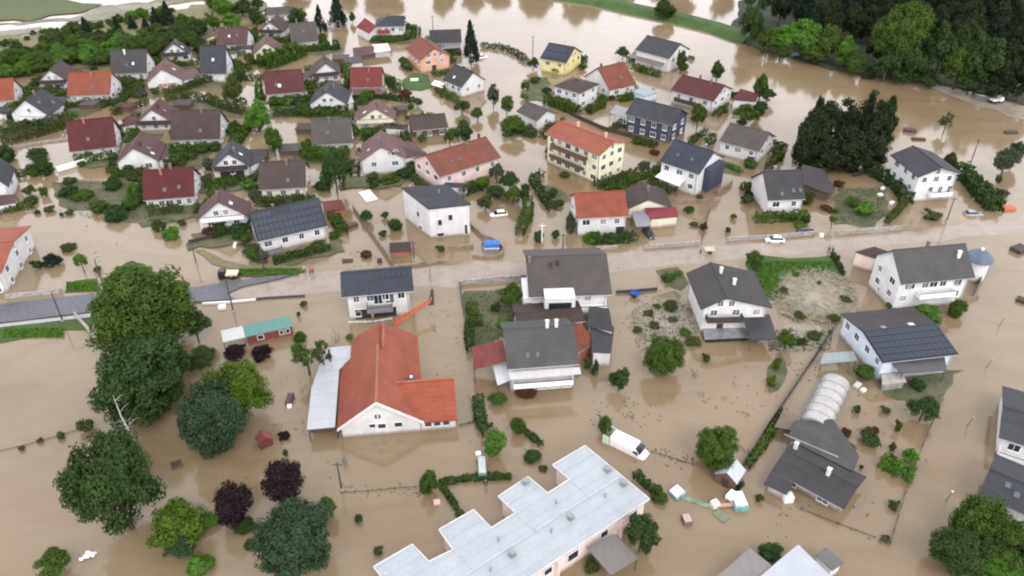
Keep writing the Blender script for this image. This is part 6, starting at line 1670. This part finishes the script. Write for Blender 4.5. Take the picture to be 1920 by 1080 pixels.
def motorbike(label, px, ang):
    p = P(*px, 0); u = Vector((math.cos(ang), math.sin(ang), 0)); v = Z.cross(u)
    root = tag(empty("quad_bike", p, ang), label, "quad bike")
    MB().loft([[p + u * x + v * y * w + Z * z for y, z in ((-1, zb), (1, zb), (1, zt), (-1, zt))] for x, w, zb, zt in ((-.9, .25, .5, .75), (-.4, .3, .4, .95), (.2, .25, .4, .9), (.6, .35, .5, 1.05), (.95, .3, .5, .8))]).build("body", PB, root)
    MB().box(p - u * .35 + Z * 1.02, u * .4, v * .2, Z * .07).build("seat", M_BLACK, root)
    MB().tube([p + u * .5 - v * .4 + Z * 1.25, p + u * .55 + Z * 1.1, p + u * .5 + v * .4 + Z * 1.25], [.03, .03, .03], 5).build("handlebar", M_GREYMETAL, root)
    for x in (-.7, .7):
        for y in (-.45, .45):
            c = p + u * x + v * y + Z * .3
            MB().loft([[c + v * d + (u * math.cos(t) + Z * math.sin(t)) * .3 for t in np.linspace(0, 6.283, 11)[:-1]] for d in (-.12, .12)]).build("wheel", M_BLACK, root)
motorbike("dark quad bike parked at the corner of the lawn", (1566, 484), -.6)

# ------------------------------------------------------------------ people
SKIN = m_plain("skin", (.42, .26, .19), .6, .05)
def skin_mesh(name, verts, edges, radii, root_i=0, levels=1):
    me = bpy.data.meshes.new(name + "_cage")
    me.from_pydata(verts, edges, [])
    o = bpy.data.objects.new(name + "_cage", me); COL.objects.link(o)
    o.modifiers.new("skin", 'SKIN')
    if not me.skin_vertices: me.attributes.new("skin", 'FLOAT', 'POINT')
    sv = me.skin_vertices[0].data
    for i, r_ in enumerate(radii):
        sv[i].radius = (r_, r_) if not isinstance(r_, tuple) else r_
        sv[i].use_root = i == root_i
    s = o.modifiers.new("sub", 'SUBSURF'); s.levels = levels; s.render_levels = levels
    dg = bpy.context.evaluated_depsgraph_get()
    r_ = bpy.data.meshes.new_from_object(o.evaluated_get(dg))
    bpy.data.objects.remove(o); r_.name = name
    for p in r_.polygons: p.use_smooth = True
    return r_
def limbs(step=.16, arm=.25):
    J = [(0, 0, .95), (0, 0, 1.2), (0, .01, 1.42), (0, .01, 1.54), (0, -.01, 1.68), (0, -.01, 1.76),
         (.09, 0, .88), (.11, -step, .48), (.11, -step * .4, .08), (.12, -step * .4 - .16, .04), (-.09, 0, .88), (-.11, step, .48), (-.11, step * 1.5, .08), (-.12, step * 1.5 - .16, .04),
         (.19, .01, 1.40), (.26, .03, 1.12), (.25, -arm, .92), (.25, -arm - .09, .87), (-.19, .01, 1.40), (-.27, .03, 1.12), (-.26, -arm * .4, .88), (-.26, -arm * .4 - .04, .79)]
    Ed = [(0, 1), (1, 2), (2, 3), (3, 4), (4, 5), (0, 6), (6, 7), (7, 8), (8, 9), (0, 10), (10, 11), (11, 12), (12, 13), (2, 14), (14, 15), (15, 16), (16, 17), (2, 18), (18, 19), (19, 20), (20, 21)]
    Rd = [.14, .15, .15, .055, .095, .06, .095, .065, .045, .04, .095, .065, .045, .04, .06, .045, .035, .035, .06, .045, .035, .035]
    return J, Ed, Rd
J, Ed, Rd = limbs()
ME_BODY = skin_mesh("body", J, Ed, Rd, 0, 1)
def sub(idx, grow, name):
    mp = {k: i for i, k in enumerate(idx)}
    return skin_mesh(name, [J[k] for k in idx], [(mp[a], mp[b]) for a, b in Ed if a in mp and b in mp], [Rd[k] + grow for k in idx], 0, 1)
ME_TROUS = sub([0, 6, 7, 8, 10, 11, 12], .016, "trousers")
ME_TOP = sub([0, 1, 2, 14, 15, 16, 18, 19, 20], .018, "jacket")
def hat():
    m = MB().loft([[Vector((math.cos(t) * r, math.sin(t) * r - .01, z)) for t in np.linspace(0, 6.283, 11)[:-1]] for r, z in ((.115, 1.70), (.118, 1.75), (.10, 1.82), (.05, 1.86))])
    me = bpy.data.meshes.new("hair"); me.from_pydata([tuple(v) for v in m.v], [], m.f); return me
ME_HAT = hat()
ME_BODY.materials.append(SKIN)
for me in (ME_TROUS, ME_TOP, ME_HAT): me.materials.append(None)
CL = {k: m_plain("cloth_" + k, c, .9, .1) for k, c in dict(black=(.02, .02, .024), navy=(.03, .035, .06), red=(.32, .03, .035), white=(.7, .7, .68), grey=(.2, .2, .2), brown=(.1, .06, .04), pink=(.55, .33, .32)).items()}
def person(label, px, ang, top, legs, hair='black', z=0.0, group=None):
    p = P(*px, z)
    root = tag(bpy.data.objects.new("person", ME_BODY), label, "person", group)
    COL.objects.link(root); root.location = (p.x, p.y, z - .12); root.rotation_euler = (0, 0, ang)
    for nm, me, m_ in (("trousers", ME_TROUS, CL[legs]), ("jacket", ME_TOP, CL[top]), ("hair", ME_HAT, CL[hair])):
        o = bpy.data.objects.new(nm, me); COL.objects.link(o); o.parent = root
        o.material_slots[0].link = 'OBJECT'; o.material_slots[0].material = m_
    return root
person("person in dark clothes leftmost of the group at the dry road's edge", (319, 530), .5, 'black', 'black', z=.1)
person("person in a grey jacket in the middle of the group at the road's edge", (333, 534), 2.2, 'grey', 'black', z=.1)
person("person in black standing right of the group at the road's edge", (344, 528), -.6, 'black', 'navy', z=.1)
person("person in a dark coat standing in front of the dark small truck", (412, 522), 1.2, 'navy', 'black', z=.1)
person("person in a dark red jacket standing on the road at the end of the verge", (582, 514), 2.4, 'red', 'brown', z=.1)
person("person in red leaning beside the one in a dark red jacket", (587, 513), .4, 'red', 'red', 'brown', z=.1)
person("person with a white helmet left of the two people in red", (572, 512), 1.4, 'grey', 'black', 'white', z=.1)
person("person in dark clothes pushing the pale handcart", (1313, 476), 1.5, 'black', 'navy')
person("person in black at the lawn corner, left of a pair", (1553, 473), .3, 'black', 'black')
person("person in dark blue at the lawn corner, right of the pair", (1560, 474), 2.6, 'navy', 'black')
person("person in black wading beside the sunken hedge by the row houses", (911, 912), .8, 'black', 'navy')
person("person in dark clothes wading in the small walled yard", (905, 463), .8, 'grey', 'black')

# ------------------------------------------------------------------ things left in the water
def excavator():
    p = P(708, 478, 0)
beam_m = m_plain("orange_paint", (.50, .10, .05), .5, .15)
def boom():
    a, b = P(742, 607, 2.0), P(806, 566, 3.2)
    root = tag(empty("crane_boom", ((a.x + b.x) / 2, (a.y + b.y) / 2, 0)), "orange red loader boom reaching out from behind the red hall", "crane boom")
    d = b - a; n = Z.cross(d).normalized()
    m = MB()
    for s in (-1, 1):
        m.loft([[a + n * (s * w0 + e) + Z * z, a + n * (s * w0 + e + .12) + Z * z, a + n * (s * w0 + e + .12) + Z * (z + .4), a + n * (s * w0 + e) + Z * (z + .4)] for w0, e, z in ((.55, 0, 0),)] +
               [[b + n * (s * .3 + e) + Z * z for e, z in ((0, 0), (.12, 0), (.12, .35), (0, .35))]])
    for k in range(7):
        f = (k + .5) / 7; c = a + d * f + Z * .2
        m.box(c, d.normalized() * .08, n * (.55 - .25 * f), Z * .06)
    m.build("boom", beam_m, root)
    MB().tube([b, b + Vector((.3, .5, .8))], [.12, .1], 6).build("hinge", M_GREYMETAL, root)
    MB().loft([[b + Vector((x, y, z)) for x, y, z in ((-.3, 0, -.9), (.7, .2, -.9), (.8, .6, .2), (-.2, .5, .2))], [b + Vector((x, y, z)) for x, y, z in ((.2, 1.0, 1.9), (.6, 1.1, 1.9), (.7, 1.2, 2.2), (.3, 1.2, 2.2))]]).build("grapple", M_WOOD, root)
    MB().tube([(a.x, a.y, -1.5), (a.x, a.y, 2.1)], [.35, .3], 8).build("mast", beam_m, root)
boom()

def box_thing(name, label, cat, px, size, ang, mat, z=0.0, lid=None, tilt=0.0):
    p = P(*px, 0)
    root = tag(empty(name, p, ang), label, cat)
    u = Vector((math.cos(ang), math.sin(ang), tilt)).normalized(); v = Vector((-math.sin(ang), math.cos(ang), 0)); w = u.cross(v)
    sx, sy, sz = size
    c = p + Z * (z + sz / 2 - .2)
    b = .12 * min(size)
    MB().loft([[c + u * x * (sx / 2 - i) + v * y * (sy / 2 - i) + w * zz for x, y in ((-1, -1), (1, -1), (1, 1), (-1, 1))] for i, zz in ((b, -sz / 2), (0, -sz / 2 + b), (0, sz / 2 - b), (b, sz / 2))]).build("body", mat, root)
    if lid: MB().box(c + w * (sz / 2 + .03), u * (sx * .42), v * (sy * .42), w * .05).build("lid", lid, root)
    return root
TEAL = m_plain("teal_plastic", (.16, .34, .31), .5, .3); TEALB = m_plain("teal_blue", (.19, .34, .38), .5, .25); GRN = m_plain("dull_green", (.16, .24, .16), .7, .3)
box_thing("container", "pale teal tank standing at the end of the drifted wreckage", "container", (1384, 944), (2.0, 3.0, 1.3), .1, TEAL, 0, M_WHITE)
box_thing("water_tank", "light blue tub floating below the row house hedge", "tub", (1269, 926), (1.9, 1.8, .9), .6, TEALB, 0, M_WHITE, .2)
box_thing("plank", "long green board drifting between the blue tub and the teal tank", "board", (1312, 944), (5.4, .7, .4), -.42, GRN, 0, None)
box_thing("beam", "salmon coloured beam leaning on the teal tank", "beam", (1358, 950), (3.6, .5, .4), .12, m_plain("salmon_beam", (.48, .27, .19), .6), .3)
box_thing("barrel", "cream white drum at the left end of the salmon beam", "drum", (1340, 949), (1.1, 1.1, 1.0), .4, m_plain("cream_drum", (.75, .66, .56), .5), .1, M_WHITE)
box_thing("ladder_frame", "flat grey green frame below the cream white drum", "frame", (1352, 968), (1.5, 2.0, .3), .6, m_plain("grey_green", (.16, .18, .12), .7), .1)
box_thing("crate", "white crate wedged beside the teal tank", "crate", (1372, 936), (1.6, 1.4, 1.0), .8, M_WHITE, .4)
box_thing("float", "half sunk brown box with pinkish boards in the flood", "box", (1287, 978), (1.2, 1.6, 1.0), .2, m_plain("brown_box", (.16, .09, .07), .7), 0, m_plain("pinkish_board", (.45, .34, .31), .7))
box_thing("rowboat_tender", "small dark red vehicle part with a white end floating left of the white annex", "tender", (544, 752), (1.0, 2.4, 1.1), 0, m_plain("dark_maroon", (.09, .04, .045), .6), 0, None)
box_thing("bucket", "white tub right below the small dark red floating part", "tub", (543, 763), (.8, .8, .7), .3, M_WHITE, 0)
box_thing("wicker_table", "small brown table frame floating among the big trees", "table", (331, 873), (1.6, 1.5, .6), .5, m_plain("table_brown", (.12, .06, .04), .7), 0, M_WOOD)
def bags():
    p = P(166, 1044, 0); r_ = random.Random(2)
    root = tag(empty("bag_heap", p), "heap of white bags at the end of the sunken wall in the lower left", "bags")
    for k in range(7):
        c = p + Vector((r_.uniform(-.7, .7), r_.uniform(-.6, .6), r_.uniform(.1, .5))); q = r_.uniform(.28, .48)
        MB().loft([[c + Vector((math.cos(t) * q * w * (1 + .18 * math.sin(3 * t + k)), math.sin(t) * q * w * .8, z * q)) for t in np.linspace(0, 6.283, 12)[:-1]] for w, z in ((.4, -.6), (.9, -.4), (1, 0), (.8, .4), (.3, .6), (.12, .8))]).build("bag", M_WHITE, root, smooth=True)
bags()
box_thing("green_cart", "narrow dark green trailer with a pale box beside the bright trees", "trailer", (904, 880), (1.3, 4.0, 1.2), .08, m_plain("cart_green", (.10, .16, .14), .6), 0, m_plain("pale_lid", (.42, .46, .45), .5))
box_thing("bin", "cream coloured bin behind the narrow dark green trailer", "bin", (897, 858), (.9, .9, 1.2), .2, m_plain("bin_cream", (.60, .50, .36), .6), 0, M_WHITE)
box_thing("toy_slide", "pinkish white tub near the round tree at the sunken hedges", "tub", (819, 943), (1.0, .9, .6), .2, m_plain("pinkish_tub", (.62, .42, .42), .5), 0)
box_thing("cabinet", "white metal cabinet in front of the dark grey bungalow", "cabinet", (1476, 938), (1.4, 1.1, 1.5), .1, M_WHITE, 0, M_SKYL)
box_thing("white_box", "white box beside the round green tree near the polytunnel", "box", (1618, 733), (.9, .7, .7), .5, M_WHITE, 0)
box_thing("white_board", "grey white board leaning right of the polytunnel", "board", (1607, 724), (1.0, 1.5, .7), -.8, m_plain("grey_white", (.5, .5, .48), .6), 0)
box_thing("flower_tub", "white round planter at the lamp near the chalet", "planter", (417, 578), (1.4, 1.0, .9), .3, M_WHITE, 0)
box_thing("white_trough", "white trough in the garden of the brown mauve house", "trough", (441, 461), (.6, 1.9, .7), .1, M_WHITE, 0)
box_thing("garden_bench", "dark log beside the white trough", "log", (453, 459), (1.6, .5, .4), .2, M_WOOD, 0)
for i, (x, y, lb) in enumerate(((1680, 343, "cream crate near the dark hedge by the bright bushes"), (1650, 367, "white crate above the bright bushes"), (1672, 382, "white crate at the dark fence"), (1655, 355, "small white crate left of the dark hedge"), (1540, 443, "pale sack behind the dark parked car"))):
    box_thing("crate", lb, "crate", (x, y), (1.1, .9, .8), .3 * i, M_WHITE if i else m_plain("bin_cream", (.6, .5, .36)), 0)
for i, (x, y, s, lb) in enumerate(((1890, 392, (3.0, 1.6, .9), "orange red tarpaulin heap at the right road edge"),)):
    box_thing("tarpaulin_heap", lb, "tarpaulin", (x, y), s, .1, m_plain("tarp_orange", (.5, .12, .06), .6), 0)
for i, (x, y, s, m_, lb) in enumerate(((1705, 247, (3.4, 1.6, 1.2), 'dark_maroon', "dark red wreckage in the water right of the copse"), (1722, 262, (3.6, 1.2, .7), None, "dark brown drifting timber below the dark red wreckage"), (1895, 250, (3.6, 1.4, .9), None, "brown drifting timber at the right edge"), (1488, 105, (3.5, 2.0, 1.0), 'teal_blue', "pale blue drifted container before the bright forest trees"),
                                (1910, 470, (3.2, 2.4, 1.2), None, "brown heap in the flooded lane at the right edge"), (660, 425, (2.6, 1.4, 1.1), 'dark_maroon', "dark red cart with white bars in the flooded yard"), (1915, 565, (1.6, 2.0, .9), None, "small brown heap in the right lane"))):
    box_thing("wreckage", lb, "wreckage", (x, y), s, .2 * i - .3, MATS.get(m_) or M_WOOD, 0)
box_thing("parasol_cover", "white drooping cloth in the lane above the white cube house", "tarpaulin", (690, 368), (3.0, 5.5, .5), .5, m_plain("cloth_white", (.62, .64, .66), .7, .1), 0)
box_thing("drift_pile", "dark drift pile on the flooded road", "drift", (652, 490), (2.2, 1.0, .6), .1, M_WOOD, 0)
box_thing("drift_pile", "dark log stack beside the low wall at the road", "drift", (712, 491), (1.0, .9, 1.0), .1, M_WOOD, 0)
box_thing("table", "white garden table on the small lawn", "table", (777, 151), (2.6, 1.4, .8), .1, M_WHITE, 0)

def twig(label, px, n, h_, seed, spread=.6, mat=None, name="bare_branch", cat="branch", group=None):
    r_ = random.Random(seed); p = P(*px, 0)
    m = MB()
    for k in range(n):
        a = r_.uniform(0, 6.28); l = h_ * r_.uniform(.5, 1.0)
        d = Vector((math.cos(a) * spread, math.sin(a) * spread, r_.uniform(.4, 1))) * l
        b = p + Vector((r_.uniform(-.4, .4), r_.uniform(-.4, .4), -.3))
        mid = b + d * .55 + Vector((r_.uniform(-.2, .2), r_.uniform(-.2, .2), .1))
        m.tube([b, mid, b + d], [.05, .035, .012], 4)
        for q in range(2):
            e = mid + Vector((r_.uniform(-.5, .5), r_.uniform(-.5, .5), r_.uniform(.2, .6))) * l * .5
            m.tube([mid, e], [.025, .01], 3)
    return tag(m.build(name, mat or M_TRUNK, origin=p), label, cat, group)
tr_ = random.Random(11)
for i in range(26):
    x, y = tr_.choice(((1400, 690, 60, 60), (1390, 735, 40, 25), (1240, 600, 60, 40), (1530, 560, 60, 40), (1210, 630, 30, 40), (1560, 620, 40, 20), (1310, 740, 50, 20)))[0:2], None
    cx, cy, sx, sy = tr_.choice(((1400, 690, 55, 45), (1385, 738, 30, 15), (1240, 595, 50, 35), (1530, 560, 55, 40), (1205, 630, 25, 35), (1500, 650, 45, 20)))
    twig("dead twigs and stalks poking out of the silted garden water", (cx + tr_.uniform(-sx, sx), cy + tr_.uniform(-sy, sy)), tr_.randint(2, 5), tr_.uniform(.4, 1.0), i, .8, m_plain("pale_twig", (.15, .115, .085), .9), "dead_twigs", "twigs", "dead twigs in the silted gardens")
twig("grey bare shrub beside the hall's front corner", (645, 870), 14, 3.6, 3, .35, m_plain("grey_bark", (.26, .23, .20), .9))
twig("bare shrub standing in brown water above the white van", (1183, 783), 6, 1.6, 5, .6)
twig("bare sapling between the neat round tree and the terrace", (1303, 705), 5, 3.0, 6, .4)
twig("leaning log in the flood below the bare sapling", (1318, 748), 5, 1.8, 8, 1.2)
twig("dark branch afloat near the long garden fence", (1405, 775), 4, 1.5, 9, 1.2)
twig("bare shrub by the lower end of the garden fence", (1400, 842), 6, 1.4, 12, .7)
twig("dark boughs drifted against the hall wing corner", (893, 752), 6, 2.2, 13, .9)
twig("dark twiggy debris at the end of the lane fence", (1655, 1015), 9, 1.8, 15, .7)
twig("fallen dark boughs behind the white annex", (632, 645), 6, 3.0, 16, 1.0)
def birch():
    p = P(262, 870, 0); t = P(212, 742, 12.0)
    root = tag(empty("dead_birch", p), "leaning pale bare birch between the two biggest dark trees", "tree")
    d = t - p
    MB().tube([p - Z, p + d * .35 + Vector((.5, 0, .4)), p + d * .7, t], [.22, .17, .11, .03], 7).build("trunk", m_plain("birch_bark", (.42, .40, .37), .8, .25, 6), root)
    r_ = random.Random(4); m = MB()
    for k in range(22):
        f = r_.uniform(.25, .98); b = p + d * f; l = r_.uniform(1.2, 3.0) * (1.2 - f * .6)
        e = b + Vector((r_.uniform(-1, 1), r_.uniform(-1, 1), r_.uniform(.1, .9))).normalized() * l
        m.tube([b, (b + e) / 2 + Z * .15, e], [.05, .03, .01], 4)
    m.build("branches", MATS["birch_bark"], root)
birch()
# grass blades of the lawns (uncountable)
def tufts(label, rects, n, leaf, size, seed):
    r_ = np.random.default_rng(seed); C = []
    for (x0, y0, x1, y1, z) in rects:
        for _ in range(n // len(rects)):
            p = P(r_.uniform(x0, x1), r_.uniform(y0, y1), z); C.append((p.x, p.y, z + r_.uniform(.02, .2)))
    C = np.array(C); Nn = r_.normal(size=C.shape) * .7 + np.array([0, -.2, .6]); Nn /= np.linalg.norm(Nn, axis=1, keepdims=True)
    o3 = C.mean(0); v, f = leaf_quads(C - o3, Nn, size, r_)
    me = mesh_np("grass", v, f); me.materials.append(LEAF[leaf])
    o = bpy.data.objects.new("grass", me); COL.objects.link(o); o.location = o3
    tag(o, label, "grass", None, "stuff")
tufts("rough green grass growing on the lawn and the road verges", [(1410, 490, 1560, 508, .12), (1420, 505, 1460, 555, .12), (215, 500, 285, 535, .25), (5, 616, 120, 632, .16), (445, 505, 560, 515, .26), (125, 530, 182, 545, .14)], 9000, 'bright', .22, 2)
tufts("low weeds reeds lying in the silted gardens", [(1190, 570, 1310, 650, .06), (1440, 620, 1560, 660, .05), (880, 545, 970, 650, .05), (110, 340, 370, 410, .06), (300, 270, 380, 318, .05), (1570, 352, 1660, 420, .06)], 2600, 'grey', .2, 3)


# flattened reeds fanning out over the silt, and small flotsam along the gardens (uncountable)
def reeds(label, ctr, rx, ry, n, seed, z=.2):
    r_ = np.random.default_rng(seed); V = []; F = []
    c0 = P(*ctr, z); k = mpp(*ctr)
    for i in range(n):
        a = r_.uniform(0, 6.283); q = math.sqrt(r_.uniform(.02, 1))
        p = P(ctr[0] + math.cos(a) * rx * q, ctr[1] + math.sin(a) * ry * q, z + r_.uniform(0, .25))
        d = p - c0; d.z = 0
        if d.length < .1: continue
        d.normalize(); d = Vector((d.x + r_.normal() * .5, d.y + r_.normal() * .5, r_.uniform(-.05, .25))) * r_.uniform(.4, 1.3)
        w = Z.cross(d).normalized() * r_.uniform(.03, .09)
        i0 = len(V); V += [p - w - c0, p + w - c0, p + d + w * .5 - c0, p + d - w * .5 - c0]; F.append([i0, i0 + 1, i0 + 2, i0 + 3])
    me = bpy.data.meshes.new("reeds"); me.from_pydata([tuple(v) for v in V], [], F); me.materials.append(m_plain("dry_reed", (.27, .24, .175), .9, .35, 1.0))
    o = bpy.data.objects.new("reeds", me); COL.objects.link(o); o.location = c0
    tag(o, label, "reeds", None, "stuff")
reeds("pale flattened reeds fanning out over the silted lawn", (1528, 555), 78, 50, 1300, 4)
reeds("pale stalks and scum strewn through the silted gardens", (1245, 605), 62, 44, 380, 5, .12)
def flotsam(label, rects, n, seed):
    r_ = np.random.default_rng(seed); V = []; F = []
    for i in range(n):
        x0, y0, x1, y1 = rects[r_.integers(len(rects))]
        p = P(r_.uniform(x0, x1), r_.uniform(y0, y1), .03); a = r_.uniform(0, 3.14); l, w = r_.uniform(.08, .32) * (1.4 if r_.random() < .1 else 1), r_.uniform(.03, .08)
        u = Vector((math.cos(a), math.sin(a), 0)) * l; v = Vector((-math.sin(a), math.cos(a), 0)) * w
        i0 = len(V)
        V += [p - u - v, p + u - v, p + u + v, p - u + v] + [q + Z * .07 for q in (p - u * .8 - v * .6, p + u * .8 - v * .6, p + u * .8 + v * .6, p - u * .8 + v * .6)]
        F += [[i0 + 4, i0 + 5, i0 + 6, i0 + 7]] + [[i0 + k, i0 + (k + 1) % 4, i0 + 4 + (k + 1) % 4, i0 + 4 + k] for k in range(4)]
    me = bpy.data.meshes.new("flotsam"); me.from_pydata([tuple(v) for v in V], [], F); me.materials.append(m_plain("flotsam_brown", (.125, .09, .055), .9, .6, .35))
    o = bpy.data.objects.new("flotsam", me); COL.objects.link(o)
    tag(o, label, "flotsam", None, "stuff")
flotsam("small driftwood and leaf litter floating on the brown water", [(1330, 650, 1460, 780), (1180, 600, 1300, 660), (1100, 745, 1240, 800), (1220, 840, 1310, 880), (640, 905, 790, 930), (1480, 640, 1560, 720), (1400, 900, 1660, 1010), (880, 740, 1010, 890),
         (1150, 540, 1250, 640), (640, 470, 760, 510), (800, 540, 870, 720), (1600, 740, 1740, 900), (0, 400, 1700, 520), (400, 700, 620, 950), (1200, 250, 1700, 420), (1700, 150, 1920, 330)], 480, 9)
